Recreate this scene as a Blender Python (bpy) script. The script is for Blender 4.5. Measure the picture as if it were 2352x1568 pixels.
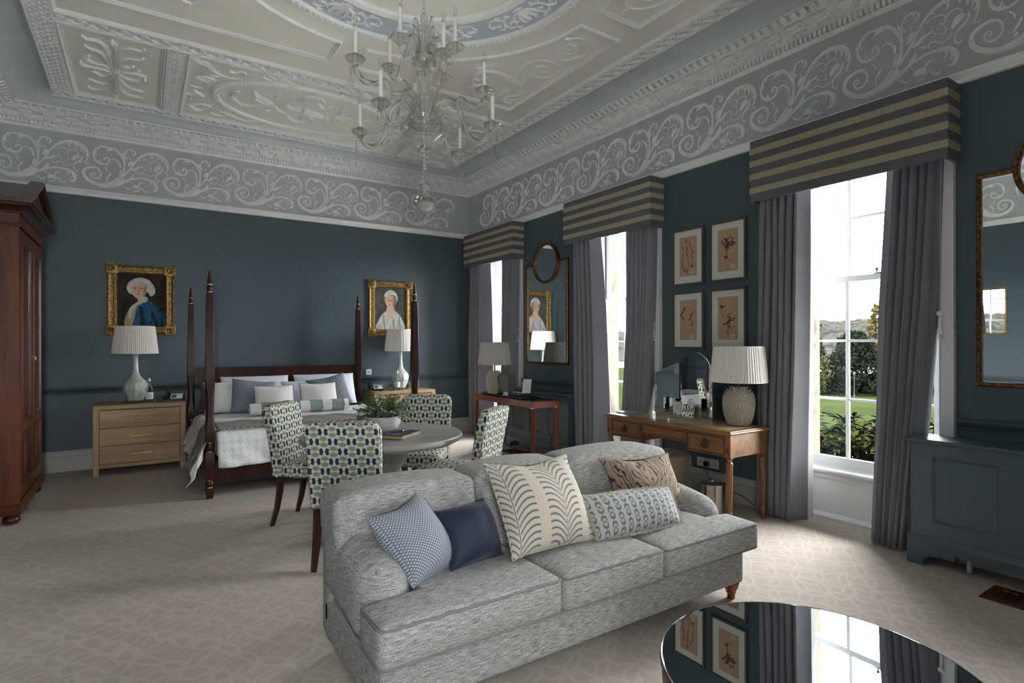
import bpy, bmesh, math, random
from mathutils import Vector, Matrix, noise
R_ = math.radians
random.seed(7)
for o in list(bpy.data.objects): bpy.data.objects.remove(o)
SC = bpy.context.scene
COL = SC.collection
# ------------------------------------------------------------ camera, world, exposure
XW, YW, XL, YN = 4.512, 8.125, -1.40, -1.12      # right wall, back wall, left wall, near wall
HC = 4.14                                        # ceiling height
cd = bpy.data.cameras.new('camera'); cam = bpy.data.objects.new('camera', cd); COL.objects.link(cam)
cd.sensor_width = 36.0; cd.lens = 1293.83/2352*36; cd.clip_start = 0.02; cd.clip_end = 3000
yw, pt, rl = 0.5830, 0.0021, -0.0015
fw = Vector((math.sin(yw)*math.cos(pt), math.cos(yw)*math.cos(pt), math.sin(pt)))
rt = Vector((math.cos(yw), -math.sin(yw), 0)); up = rt.cross(fw)
rt, up = rt*math.cos(rl)+up*math.sin(rl), up*math.cos(rl)-rt*math.sin(rl)
cam.matrix_world = Matrix(((rt.x, up.x, -fw.x, 0), (rt.y, up.y, -fw.y, 0), (rt.z, up.z, -fw.z, 1.45), (0, 0, 0, 1)))
SC.camera = cam
SC.view_settings.view_transform = 'Standard'; SC.view_settings.look = 'None'
SC.view_settings.exposure = 1.38; SC.view_settings.gamma = 1.0
SC.view_settings.use_curve_mapping = False
W = bpy.data.worlds.new('sky'); SC.world = W; W.use_nodes = True
nt = W.node_tree; nt.nodes.clear()
wo = nt.nodes.new('ShaderNodeOutputWorld'); bg = nt.nodes.new('ShaderNodeBackground')
tc = nt.nodes.new('ShaderNodeTexCoord'); mp = nt.nodes.new('ShaderNodeMapping'); nz = nt.nodes.new('ShaderNodeTexNoise')
mp.inputs['Scale'].default_value = (1.2, 1.2, 5.0); nz.inputs['Scale'].default_value = 1.6; nz.inputs['Detail'].default_value = 5
cr = nt.nodes.new('ShaderNodeValToRGB')
cr.color_ramp.elements[0].position = .35; cr.color_ramp.elements[0].color = (.86, .90, .95, 1)
cr.color_ramp.elements[1].position = .62; cr.color_ramp.elements[1].color = (1, .99, .97, 1)
L = nt.links.new
L(tc.outputs['Generated'], mp.inputs[0]); L(mp.outputs[0], nz.inputs[0]); L(nz.outputs[0], cr.inputs[0])
L(cr.outputs[0], bg.inputs[0]); bg.inputs[1].default_value = 20.0; L(bg.outputs[0], wo.inputs[0])

def portal(name, loc, rot, sx, sy):
    l = bpy.data.lights.new(name, 'AREA'); l.shape = 'RECTANGLE'; l.size = sx; l.size_y = sy
    l.cycles.is_portal = True
    o = bpy.data.objects.new(name, l); COL.objects.link(o); o.location = loc; o.rotation_euler = rot
    return o
WINY = [-0.36, 2.17, 4.69, 7.23]                 # window centres on the right wall
FILL_WX = [-0.2]                         # centres of the added, unseen fill-light window in the near wall
for y in WINY: portal('daylight_portal', (5.10, y, 1.72), (0, R_(90), 0), 2.6, 1.1)
for x in FILL_WX: portal('daylight_portal', (x, YN-.50, 1.72), (R_(90), 0, 0), 1.1, 2.6)

# ------------------------------------------------------------ mesh builder
SECN = ((-1, 0), (-.62, .78), (0, 1), (.62, .78), (1, 0)); SECW = ((-1, 0), (-.82, .75), (-.42, .30), (-.05, 1), (.34, .35), (.74, .80), (1, 0))
class MB:
    def __init__(s): s.v = []; s.f = []; s.m = []; s.uv = None
    def add(s, vs, fs, m=0, T=None):
        b = len(s.v)
        if T is not None: vs = [T @ Vector(p) for p in vs]
        s.v += [tuple(p) for p in vs]; s.f += [tuple(b+i for i in f) for f in fs]; s.m += [m]*len(fs)
        return s
    def box(s, a, b, m=0, T=None, r=0, seg=2):
        x0, y0, z0 = a; x1, y1, z1 = b
        if r <= 0:
            vs = [(x, y, z) for x in (x0, x1) for y in (y0, y1) for z in (z0, z1)]
            return s.add(vs, [(0, 1, 3, 2), (4, 6, 7, 5), (0, 4, 5, 1), (2, 3, 7, 6), (0, 2, 6, 4), (1, 5, 7, 3)], m, T)
        bm = bmesh.new(); bmesh.ops.create_cube(bm, size=1)
        for v in bm.verts: v.co = Vector(((x0+x1)/2+v.co.x*(x1-x0), (y0+y1)/2+v.co.y*(y1-y0), (z0+z1)/2+v.co.z*(z1-z0)))
        bmesh.ops.bevel(bm, geom=bm.edges[:], offset=r, segments=seg, profile=.5, affect='EDGES')
        bm.verts.index_update(); vs = [v.co.copy() for v in bm.verts]; fs = [[v.index for v in f.verts] for f in bm.faces]; bm.free()
        return s.add(vs, fs, m, T)
    def lathe(s, prof, c=(0, 0), n=24, m=0, T=None, wob=None, a0=0, cap=True):
        vs = []; fs = []
        for (r, z) in prof:
            for i in range(n):
                a = 2*math.pi*i/n+a0; rr = r*(wob(a, z) if wob else 1)
                vs.append((c[0]+rr*math.cos(a), c[1]+rr*math.sin(a), z))
        for j in range(len(prof)-1):
            for i in range(n):
                k = (i+1) % n
                fs.append((j*n+i, j*n+k, (j+1)*n+k, (j+1)*n+i))
        if cap and prof[0][0] > 1e-5: fs.append(tuple(range(n))[::-1])
        if cap and prof[-1][0] > 1e-5: fs.append(tuple((len(prof)-1)*n+i for i in range(n)))
        return s.add(vs, fs, m, T)
    def tube(s, pts, rad, n=8, m=0, T=None, cap=True, flat=1.0, twist=0, lobes=0):
        pts = [Vector(p) for p in pts]; N = len(pts)
        rs = rad if isinstance(rad, (list, tuple)) else [rad]*N
        vs = []; fs = []; ref = None
        for i, p in enumerate(pts):
            t = (pts[min(i+1, N-1)]-pts[max(i-1, 0)])
            if t.length < 1e-9: t = Vector((0, 0, 1))
            t.normalize()
            if ref is None: ref = Vector((0, 0, 1)) if abs(t.z) < .9 else Vector((1, 0, 0))
            ref = (ref-t*ref.dot(t)).normalized(); b = t.cross(ref)
            for k in range(n):
                a = 2*math.pi*k/n+twist*i
                q = 1+(lobes*math.cos(a*3-twist*i*3+i*1.1) if lobes else 0)
                vs.append(p+(ref*math.cos(a)*flat+b*math.sin(a))*rs[i]*q)
        for i in range(N-1):
            for k in range(n):
                l = (k+1) % n; fs.append((i*n+k, i*n+l, (i+1)*n+l, (i+1)*n+k))
        if cap: fs.append(tuple(range(n))[::-1]); fs.append(tuple((N-1)*n+k for k in range(n)))
        return s.add(vs, fs, m, T)
    def prism(s, poly, a, b, fn=None, m=0, T=None):
        """poly = list of (u,v); fn(u,v,w)->xyz; w from a to b"""
        fn = fn or (lambda u, v, w: (u, v, w)); n = len(poly)
        vs = [fn(u, v, a) for u, v in poly]+[fn(u, v, b) for u, v in poly]
        fs = [tuple(range(n)), tuple(range(2*n-1, n-1, -1))]+[(i, (i+1) % n+0, (i+1) % n+n, i+n)[::-1] for i in range(n)]
        return s.add(vs, fs, m, T)
    def grid(s, fn, nu, nv, m=0, T=None, cu=False, cv=False):
        vs = [fn(i/(nu if cu else nu), j/nv) for j in range(nv+(0 if cv else 1)) for i in range(nu+(0 if cu else 1))]
        W_ = nu+(0 if cu else 1); H = nv+(0 if cv else 1); fs = []
        for j in range(nv):
            for i in range(nu):
                i2 = (i+1) % W_; j2 = (j+1) % H
                fs.append((j*W_+i, j*W_+i2, j2*W_+i2, j2*W_+i))
        return s.add(vs, fs, m, T)
    def ring(s, prof, rect, fn, m=0):
        """moulding round a rectangle (u0,v0,u1,v1); prof = [(inset, height)]; fn(u,v,w)->xyz"""
        u0, v0, u1, v1 = rect; vs = []; fs = []; n = len(prof)
        for (cu, cv, du, dv) in ((u0, v0, 1, 1), (u1, v0, -1, 1), (u1, v1, -1, -1), (u0, v1, 1, -1)):
            vs += [fn(cu+du*o, cv+dv*o, h_) for o, h_ in prof]
        for c in range(4):
            d = (c+1) % 4
            for i in range(n-1): fs.append((c*n+i, d*n+i, d*n+i+1, c*n+i+1))
        return s.add(vs, fs, m)
    def strip(s, prof, p0, p1, fn, m=0):
        """straight moulding; prof=[(a,b)], fn(t,a,b)->xyz for t=p0,p1"""
        n = len(prof); vs = [fn(p0, a, b) for a, b in prof]+[fn(p1, a, b) for a, b in prof]
        return s.add(vs, [(i, i+1, n+i+1, n+i) for i in range(n-1)]+[tuple(range(n)), tuple(range(2*n-1, n-1, -1))], m)
    def stroke(s, pts, fn, k=.001, hmul=.8, sub=3, m=0, hmin=.004):
        """relief stroke: pts = (x, y, halfwidth) in mm; half-round section; fn(u,v,w)->xyz"""
        P = [Vector((p[0]*k, p[1]*k, p[2]*k)) for p in pts]
        if len(P) == 1: P = [P[0]-Vector((P[0].z*.5, 0, P[0].z*.4)), P[0], P[0]+Vector((P[0].z*.5, 0, -P[0].z*.4))]
        Q = []
        for i in range(len(P)-1):
            a = P[max(i-1, 0)]; b = P[i]; c = P[i+1]; d = P[min(i+2, len(P)-1)]
            for j in range(sub):
                t = j/sub
                Q.append(.5*((2*b)+(c-a)*t+(2*a-5*b+4*c-d)*t*t+(3*b-a-3*c+d)*t**3))
        Q.append(P[-1]); N = len(Q); vs = []; fs = []; wide = max(q.z for q in Q) > .0075
        for i, q in enumerate(Q):
            t = Q[min(i+1, N-1)]-Q[max(i-1, 0)]; t = Vector((t.x, t.y)); t = t.normalized() if t.length > 1e-9 else Vector((1, 0))
            nx, ny = -t.y, t.x; w = max(q.z, .0015); h_ = max(hmin, w*hmul)
            if i in (0, N-1): w *= .35; h_ *= .4
            sec = SECW if wide else SECN
            for (a, b) in sec: vs.append(fn(q.x+nx*w*a, q.y+ny*w*a, h_*b))
        k = len(sec)
        for i in range(N-1):
            for j in range(k-1): fs.append((i*k+j, i*k+j+1, (i+1)*k+j+1, (i+1)*k+j))
        fs.append(tuple(range(k))); fs.append(tuple((N-1)*k+j for j in range(k-1, -1, -1)))
        return s.add(vs, fs, m)
    def build(s, name, mats, parent=None, label=None, smooth=40, loc=None, uv=None, **props):
        me = bpy.data.meshes.new(name); me.from_pydata(s.v, [], s.f); me.update()
        if not isinstance(mats, (list, tuple)): mats = [mats]
        for m in mats: me.materials.append(m)
        if len(mats) > 1: me.polygons.foreach_set('material_index', s.m)
        bm = bmesh.new(); bm.from_mesh(me); bmesh.ops.recalc_face_normals(bm, faces=bm.faces[:]) if not props.pop('keepn', False) else None
        bm.to_mesh(me); bm.free()
        if not smooth: me.polygons.foreach_set('use_smooth', [False]*len(me.polygons))
        if smooth:
            me.polygons.foreach_set('use_smooth', [True]*len(me.polygons))
            me.set_sharp_from_angle(angle=R_(smooth))
        ul = me.uv_layers.new(name='uv'); co = [v.co for v in me.vertices]; d = ul.data
        for p in me.polygons:
            n = p.normal; ax = max(range(3), key=lambda i: abs(n[i]))
            for li in p.loop_indices:
                vi = me.loops[li].vertex_index; c = co[vi]
                if uv: d[li].uv = uv[vi]
                else: d[li].uv = (c.y, c.z) if ax == 0 else ((c.x, c.z) if ax == 1 else (c.x, c.y))
        o = bpy.data.objects.new(name, me); COL.objects.link(o)
        if parent is not None: o.parent = parent
        if loc is not None: o.location = loc
        if label: o['label'] = label
        for k, v in props.items(): o[k] = v
        return o
def thing(name, label, cat, loc=(0, 0, 0), rz=0, group=None, rot=None):
    o = bpy.data.objects.new(name, None); COL.objects.link(o); o.location = loc
    o.rotation_euler = rot if rot else (0, 0, rz); o.empty_display_size = .05
    o['label'] = label; o['category'] = cat
    if group: o['group'] = group
    return o
def tag(o, label, cat, group=None):
    o['label'] = label; o['category'] = cat
    if group: o['group'] = group
    return o
def struct(o): o['kind'] = 'structure'; return o
def dup(root, loc, rz=None, label=None):
    r = root.copy(); COL.objects.link(r); r.location = loc
    if rz is not None: r.rotation_euler = (0, 0, rz)
    if label: r['label'] = label
    for ch in list(root.children):
        c = ch.copy(); COL.objects.link(c); c.parent = r
        for g in list(ch.children):
            d = g.copy(); COL.objects.link(d); d.parent = c
    return r
def arc(cx, cy, r, a0, a1, n): return [(cx+r*math.cos(R_(a0+(a1-a0)*i/n)), cy+r*math.sin(R_(a0+(a1-a0)*i/n))) for i in range(n+1)]
def smooth_path(P, sub=4):
    P = [Vector(p) for p in P]; Q = []
    for i in range(len(P)-1):
        a = P[max(i-1, 0)]; b = P[i]; c = P[i+1]; d = P[min(i+2, len(P)-1)]
        for j in range(sub):
            t = j/sub; Q.append(.5*((2*b)+(c-a)*t+(2*a-5*b+4*c-d)*t*t+(3*b-a-3*c+d)*t**3))
    return Q+[P[-1]]

# ------------------------------------------------------------ materials
class V:
    """tiny expression compiler for shader math nodes"""
    def __init__(s, t, k): s.t = t; s.k = k
    def _n(s, op, *a):
        n = s.t.nodes.new('ShaderNodeMath'); n.operation = op
        for i, x in enumerate(a):
            if isinstance(x, V): s.t.links.new(x.k, n.inputs[i])
            else: n.inputs[i].default_value = x
        return V(s.t, n.outputs[0])
    def __add__(s, o): return s._n('ADD', s, o)
    __radd__ = __add__
    def __sub__(s, o): return s._n('SUBTRACT', s, o)
    def __rsub__(s, o): return s._n('SUBTRACT', o, s)
    def __mul__(s, o): return s._n('MULTIPLY', s, o)
    __rmul__ = __mul__
    def __truediv__(s, o): return s._n('DIVIDE', s, o)
    def abs(s): return s._n('ABSOLUTE', s)
    def fract(s): return s._n('FRACT', s)
    def sqrt(s): return s._n('SQRT', s)
    def sin(s): return s._n('SINE', s)
    def max(s, o): return s._n('MAXIMUM', s, o)
    def min(s, o): return s._n('MINIMUM', s, o)
    def lt(s, o): return s._n('LESS_THAN', s, o)
    def gt(s, o): return s._n('GREATER_THAN', s, o)
    def pow(s, o): return s._n('POWER', s, o)
    def step(s, a, b):
        n = s.t.nodes.new('ShaderNodeMapRange'); n.interpolation_type = 'SMOOTHSTEP'
        s.t.links.new(s.k, n.inputs[0]); n.inputs[1].default_value = a; n.inputs[2].default_value = b
        return V(s.t, n.outputs[0])
class Mat:
    def __init__(s, name, col=(.8, .8, .8), rough=.6, metal=0, spec=.5, **kw):
        m = bpy.data.materials.new(name); m.use_nodes = True; s.m = m; s.t = m.node_tree; s.b = s.t.nodes['Principled BSDF']
        s.b.inputs['Base Color'].default_value = (*col, 1); s.b.inputs['Roughness'].default_value = rough
        s.b.inputs['Metallic'].default_value = metal; s.b.inputs['Specular IOR Level'].default_value = spec
        for k, v in kw.items(): s.b.inputs[k].default_value = v
        s._c = s._u = None
    def coord(s, kind='Object'):
        n = s.t.nodes.new('ShaderNodeTexCoord'); return n.outputs[kind]
    def xyz(s, kind='Object'):
        n = s.t.nodes.new('ShaderNodeSeparateXYZ'); s.t.links.new(s.coord(kind), n.inputs[0])
        return [V(s.t, n.outputs[i]) for i in range(3)]
    def noise(s, scale, detail=3, sc=(1, 1, 1), kind='Object', rough=.55, vor=False, dist=0):
        mp_ = s.t.nodes.new('ShaderNodeMapping'); mp_.inputs['Scale'].default_value = sc
        s.t.links.new(s.coord(kind), mp_.inputs[0])
        n = s.t.nodes.new('ShaderNodeTexVoronoi' if vor else 'ShaderNodeTexNoise'); n.inputs['Scale'].default_value = scale
        if not vor: n.inputs['Detail'].default_value = detail; n.inputs['Roughness'].default_value = rough; n.inputs['Distortion'].default_value = dist
        s.t.links.new(mp_.outputs[0], n.inputs[0]); return V(s.t, n.outputs[0])
    def mix(s, fac, a, b):
        n = s.t.nodes.new('ShaderNodeMix'); n.data_type = 'RGBA'
        if isinstance(fac, V): s.t.links.new(fac.k, n.inputs[0])
        else: n.inputs[0].default_value = fac
        for i, x in ((6, a), (7, b)):
            if isinstance(x, tuple): n.inputs[i].default_value = (*x, 1)
            else: s.t.links.new(x, n.inputs[i])
        return n.outputs[2]
    def color(s, sock): s.t.links.new(sock, s.b.inputs['Base Color']); return s
    def rough(s, v): s.t.links.new(v.k, s.b.inputs['Roughness']); return s
    def bump(s, v, strength=.3, dist=.002):
        n = s.t.nodes.new('ShaderNodeBump'); n.inputs['Strength'].default_value = strength; n.inputs['Distance'].default_value = dist
        s.t.links.new(v.k, n.inputs['Height']); s.t.links.new(n.outputs[0], s.b.inputs['Normal']); return s
def plain(name, col, rough=.6, metal=0, spec=.5, nz=0, ns=20, bump=0, bs=200, **kw):
    M = Mat(name, col, rough, metal, spec, **kw)
    if nz: M.color(M.mix(M.noise(ns, 4).step(.3, .7), tuple(c*(1-nz) for c in col), tuple(min(1, c*(1+nz)) for c in col)))
    if bump: M.bump(M.noise(bs, 3), bump)
    return M.m
def wood(name, dark, light, rough=.35, sc=(1, 1, .08), scale=30, coat=0, axis=None):
    M = Mat(name, light, rough, **({'Coat Weight': coat, 'Coat Roughness': .12} if coat else {}))
    g = M.noise(scale, 6, sc, rough=.65, dist=.6); h_ = M.noise(scale*.18, 3, sc)
    M.color(M.mix((g*.6+h_*.5).step(.38, .72), dark, light)); M.b.inputs['Specular IOR Level'].default_value = .3; M.bump(g, .05, .001); return M.m
def s2l(r, g, b): return tuple(((c/255)/12.92 if c/255 <= .04045 else ((c/255+.055)/1.055)**2.4) for c in (r, g, b))
m_plaster = plain('white_plaster', (.86, .86, .855), .75, nz=.03, ns=8, bump=.08, bs=90)
m_cream = plain('cream_plaster', (.84, .84, .755), .8, nz=.03, ns=3, bump=.04, bs=60)
m_fblue = plain('grey_blue_plaster', (.50, .52, .525), .8, nz=.05, ns=4, bump=.04, bs=60)
m_cblue = plain('grey_blue_ceiling_paint', (.56, .595, .61), .8, nz=.04, ns=3)
m_ringblue = plain('pale_blue_ceiling_paint', (.52, .59, .64), .8, nz=.04, ns=3)
m_wall = plain('blue_wall_paint', (.066, .094, .111), .5, nz=.04, ns=2, bump=.02, bs=200)
m_bluegloss = plain('blue_satin_paint', (.066, .094, .111), .33, nz=.02, ns=3)
m_white = plain('white_gloss_paint', (.74, .75, .76), .3, nz=.02, ns=5)
m_base = plain('grey_white_satin_paint', (.42, .42, .40), .4, nz=.02, ns=5)
m_stone = Mat('bath_stone', (.5, .43, .33), .9, spec=0)
m_stone.color(m_stone.mix(m_stone.noise(5, 8, (1, 1, .5), rough=.7).step(.5, .66), (.075, .066, .052), (.036, .033, .028))).bump(m_stone.noise(25, 6), .6, .01); m_stone = m_stone.m
m_walnut = wood('dark_mahogany', (.018, .0065, .005), (.045, .015, .011), .3)
m_mahog = wood('red_mahogany', (.036, .0065, .002), (.125, .027, .008), .4, scale=22, coat=.08)
m_mahogd = wood('deep_mahogany', (.02, .006, .004), (.06, .018, .009), .35, scale=22, coat=.2)
m_mahogx = wood('mahogany_cross_grain', (.036, .0065, .002), (.125, .027, .008), .4, sc=(.1, .1, 1), scale=22, coat=.08)
m_cherry = wood('cherry_wood', (.10, .022, .009), (.25, .065, .026), .28, sc=(.3, .3, .06), scale=26, coat=.08)
m_yew = wood('desk_fruitwood', (.13, .058, .022), (.27, .135, .056), .35, sc=(1, .08, 1), scale=26, coat=.08)
m_yewv = wood('desk_fruitwood_upright', (.12, .052, .02), (.27, .13, .052), .35, sc=(1, 1, .08), scale=26, coat=.08)
m_oak = wood('limed_oak', (.26, .17, .09), (.43, .30, .17), .5, sc=(.07, 1, 1), scale=26)
m_oakv = wood('limed_oak_upright', (.26, .17, .09), (.43, .30, .17), .5, sc=(1, 1, .07), scale=26)
m_grey = wood('grey_washed_oak', (.20, .195, .175), (.30, .29, .265), .38, sc=(.07, 1, 1), scale=20)
m_leather = plain('desk_leather', (.36, .28, .15), .45, nz=.08, ns=30)
m_brass = plain('brass', (.55, .38, .13), .3, 1)
m_gold = Mat('gilt', (.42, .27, .09), .42, .85); m_gold.color(m_gold.mix(m_gold.noise(60, 5).step(.35, .7), (.16, .09, .03), (.50, .33, .12))).bump(m_gold.noise(110, 4), .5, .004); m_gold = m_gold.m
m_bronze = Mat('hammered_bronze', (.22, .11, .05), .35, .9); m_bronze.color(m_bronze.mix(m_bronze.noise(55, 5).step(.35, .7), (.07, .03, .014), (.28, .14, .055))).bump(m_bronze.noise(70, 4), .5, .003); m_bronze = m_bronze.m
m_nail = plain('bronze_nail', (.10, .07, .04), .35, .8)
m_chrome = plain('chrome', (.75, .75, .75), .08, 1)
m_steel = plain('brushed_steel', (.62, .57, .50), .16, 1)
m_mirror = plain('mirror_glass', (.86, .88, .87), .0, 1)
m_black = plain('black_plastic', (.012, .012, .013), .3)
m_blackm = plain('black_matt', (.02, .02, .021), .6)
m_greyp = plain('grey_plastic', (.12, .12, .12), .35)
m_whitep = plain('white_plastic', (.75, .75, .75), .3)
m_paper = plain('paper', (.72, .72, .70), .7)
m_print = plain('grey_print', (.25, .25, .25), .8)
m_linen = plain('white_linen', (.72, .71, .70), .8, bump=.15, bs=400)
m_lilac = plain('pale_lilac_linen', (.60, .63, .72), .8, bump=.15, bs=400)
m_mount = plain('ivory_mount', (.62, .62, .56), .8)
m_tan = plain('tan_herbarium_paper', (.44, .29, .18), .8, nz=.04, ns=8)
m_herb = plain('dried_plant', (.07, .04, .022), .8, nz=.3, ns=60)
m_frameg = plain('grey_wood_frame', (.075, .072, .068), .5, nz=.1, ns=60)
m_cer = plain('ribbed_white_ceramic', (.50, .50, .48), .5, nz=.06, ns=14)
m_soil = plain('soil', (.03, .02, .015), .95)
m_celadon = Mat('celadon_glaze', (.38, .46, .41), .12, **{'Coat Weight': .6, 'Coat Roughness': .05}); m_celadon.color(m_celadon.mix(m_celadon.noise(30, 4).step(.3, .75), (.36, .44, .40), (.56, .62, .57))); m_celadon = m_celadon.m
m_artic = plain('cream_glazed_petals', (.55, .50, .40), .3)
m_shade = plain('white_pleated_silk', (.74, .71, .66), .75); m_shadeg = plain('grey_pleated_silk', (.48, .46, .43), .75)
m_velstool = plain('taupe_velvet', (.30, .225, .17), .75, **{'Sheen Weight': .4})
m_navy = plain('navy_velvet', (.006, .012, .034), .7, **{'Sheen Weight': .12, 'Sheen Roughness': .4})
m_navyl = plain('navy_leather', (.012, .022, .05), .4)
m_pages = plain('gilt_page_edges', (.38, .27, .12), .5)
m_candle = plain('candle_sleeve', (.74, .74, .70), .35)
m_glasstop = plain('black_mirror_glass', (.72, .75, .77), .01, 1)
m_bedbase = plain('dark_upholstery', (.012, .011, .011), .8)
def glass(name, col=(1, 1, 1), ior=1.45, rough=0.02, tr=.55):
    M = bpy.data.materials.new(name); M.use_nodes = True; t = M.node_tree; t.nodes.clear()
    o = t.nodes.new('ShaderNodeOutputMaterial'); g = t.nodes.new('ShaderNodeBsdfGlass'); g.inputs['Color'].default_value = (*col, 1)
    g.inputs['IOR'].default_value = ior; g.inputs['Roughness'].default_value = rough
    tr_ = t.nodes.new('ShaderNodeBsdfTransparent'); tr_.inputs[0].default_value = (*col, 1); mx = t.nodes.new('ShaderNodeMixShader'); mx.inputs[0].default_value = tr
    t.links.new(g.outputs[0], mx.inputs[1]); t.links.new(tr_.outputs[0], mx.inputs[2]); t.links.new(mx.outputs[0], o.inputs[0]); return M
m_crystal = glass('crystal', (1, 1, .99), 1.5, .0, .42)
m_glass = glass('clear_glass', (.99, 1, .995), 1.45, 0, .72)
def pane():
    M = bpy.data.materials.new('window_pane'); M.use_nodes = True; t = M.node_tree; t.nodes.clear()
    o = t.nodes.new('ShaderNodeOutputMaterial'); g = t.nodes.new('ShaderNodeBsdfGlossy'); g.inputs['Roughness'].default_value = 0
    tr_ = t.nodes.new('ShaderNodeBsdfTransparent'); tr_.inputs[0].default_value = (.97, .98, .98, 1); mx = t.nodes.new('ShaderNodeMixShader')
    fr = t.nodes.new('ShaderNodeFresnel'); fr.inputs[0].default_value = 1.25
    t.links.new(fr.outputs[0], mx.inputs[0]); t.links.new(tr_.outputs[0], mx.inputs[1]); t.links.new(g.outputs[0], mx.inputs[2]); t.links.new(mx.outputs[0], o.inputs[0]); return M
m_pane = pane()
# carpet: interlaced leaf ovals, loop pile
C_ = Mat('leaf_pattern_carpet', (.4, .35, .3), .95, spec=.1)
x, y, z = C_.xyz(); w1 = C_.noise(5, 2); w2 = C_.noise(6.3, 2, (1, 1.3, 1))
u = (x*.8+y*.6)*5.6+(w1-.5)*.9; v = (y*.8-x*.6)*7.4+(w2-.5)*.9
a = u.fract(); b = v.fract(); ln = None
for (cx_, cy_) in ((0, 0), (1, 0), (0, 1), (1, 1)):
    da = a-cx_; db = b-cy_; d = ((da*da+db*db).sqrt()-.70).abs(); ln = d if ln is None else ln.min(d)
lf = 1-ln.step(.02, .10)
pile = C_.noise(260, 2); big = C_.noise(1.2, 2)
C_.color(C_.mix(lf*.30+(pile-.5)*.35+(big-.5)*.25, (.43, .38, .335), (.62, .57, .52))).bump(pile+lf*.25, .45, .004)
m_carpet = C_.m
# sofa weave: slubby horizontal yarns
S_ = Mat('slub_weave', (.4, .4, .4), .9, spec=.15)
h1 = S_.noise(20, 3, (1, 16, 1), 'UV'); h2 = S_.noise(210, 2, (1, 1, 1), 'UV'); h3 = S_.noise(60, 2, (8, 1, 1), 'UV')
fac = (h1*.75+h2*.35+h3*.35-.22).step(.36, .66)
S_.color(S_.mix(fac, (.15, .15, .145), (.46, .455, .435))).bump(h1+h2*.5, .6, .006); m_sofa = S_.m
# chair print
K_ = Mat('geometric_print_linen', (.6, .6, .55), .85, spec=.2)
ux, uy, uz = K_.xyz('UV'); wv = K_.noise(500, 2, kind='UV')
nav = None; oli = None
for (ox, oy) in ((0, 0), (.5, .5)):
    X_ = ((ux/.1165+(ox+.5+8)).fract()-.5).abs()*300; Y_ = ((uy/.128+(oy+.5+8)).fract()-.5).abs()*330; Xo = 150-X_
    n_ = (Y_+X_*.43).lt(78)*(X_-Y_*.365).gt(12)*(X_-Y_*.28).lt(72)
    o_ = (Y_-Xo*.45).gt(6)*(Y_+Xo*.27).lt(91)*(Xo+Y_*.32).lt(75)
    nav = n_ if nav is None else nav.max(n_); oli = o_ if oli is None else oli.max(o_)
c1 = K_.mix(oli, (.55, .55, .49), (.25, .25, .165)); c2 = K_.mix(nav, c1, (.020, .040, .066))
K_.color(c2).bump(wv, .2, .002); m_chair = K_.m
# bedspread, throw, knits
B_ = Mat('matelasse_cotton', (.66, .66, .66), .85)
x, y, z = B_.xyz(); q = ((x*14+y*3).fract()-.5).abs()+((z*13+y*9).fract()-.5).abs(); B_.bump(q.step(.25, .75)+B_.noise(160, 3)*.8, .55, .006); m_matel = B_.m
T_ = Mat('herringbone_throw', (.2, .17, .16), .95); x, y, z = T_.xyz()
zz = ((y*30+((x*16).fract()-.5).abs()*2.2).fract()-.5).abs(); T_.color(T_.mix((zz*2+(T_.noise(120, 2)-.5)*.8).step(.3, .8), (.07, .058, .056), (.42, .39, .37))).bump(zz, .6, .006); m_throw = T_.m
G_ = Mat('grey_basket_weave', (.2, .22, .24), .95); gx, gy, gz = G_.xyz('UV'); gq = ((gx*160).sin()*(gy*160).sin())
G_.color(G_.mix(gq.step(-.6, .6), (.11, .13, .15), (.27, .30, .33))).bump(gq, .6, .004); m_greyweave = G_.m
# sofa cushions
D_ = Mat('small_hexagon_weave', (.3, .35, .4), .9); gx, gy, gz = D_.xyz('UV')
aa = ((gx*76).fract()-.5).abs()*1.25; bb = ((gy*76).fract()-.5).abs(); a2 = ((gx*76+.5).fract()-.5).abs()*1.25; b2 = ((gy*76+.5).fract()-.5).abs()
dd = (aa+bb).min(a2+b2); D_.color(D_.mix(dd.step(.37, .47), (.35, .385, .42), (.065, .075, .098))).bump(dd, .3, .002); m_hex = D_.m
F_ = Mat('fern_print_linen', (.5, .45, .38), .9); gx, gy, gz = F_.xyz('UV')
sx = ((gx/.26+.31).fract()-.5).abs()*.26; cv = gy*1.0+sx*sx*9-sx*1.5
st = ((cv/.031).fract()-.5).abs(); br = ((sx*260+(cv/.031).fract()*1.2).fract()-.5).abs()
fern = st.lt(.07).max(st.lt(.24)*br.lt(.16))*sx.lt(.102)*sx.gt(.006); fern = fern.max(sx.lt(.0014))
F_.color(F_.mix(fern, (.50, .445, .365), (.03, .055, .095))).bump(F_.noise(400, 2, kind='UV'), .25, .002); m_fern = F_.m
Z_ = Mat('tiger_weave', (.3, .2, .14), .85); gx, gy, gz = Z_.xyz('UV'); zn = Z_.noise(9, 3, (1, .45, 1), 'UV'); zw = ((gx*38+zn*8).fract()-.5).abs()
zb = ((gy*90+((gx*22).fract()-.5).abs()*5).fract()-.5).abs()
zc = Z_.mix(zb.step(.15, .35), (.20, .13, .085), (.36, .26, .185)); Z_.color(Z_.mix(zw.step(.10, .16), (.02, .017, .022), zc)).bump(zb, .3, .003); m_tiger = Z_.m
H_ = Mat('chain_link_print', (.4, .43, .42), .9); gx, gy, gz = H_.xyz('UV'); hx = ((gx/.048+.5).fract()-.5).abs()*.072; col_ = (gx/.048+.5)._n('FLOOR', gx/.048+.5)
hy = ((gy/.074+col_*.5+.5).fract()-.5).abs()*.105
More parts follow.
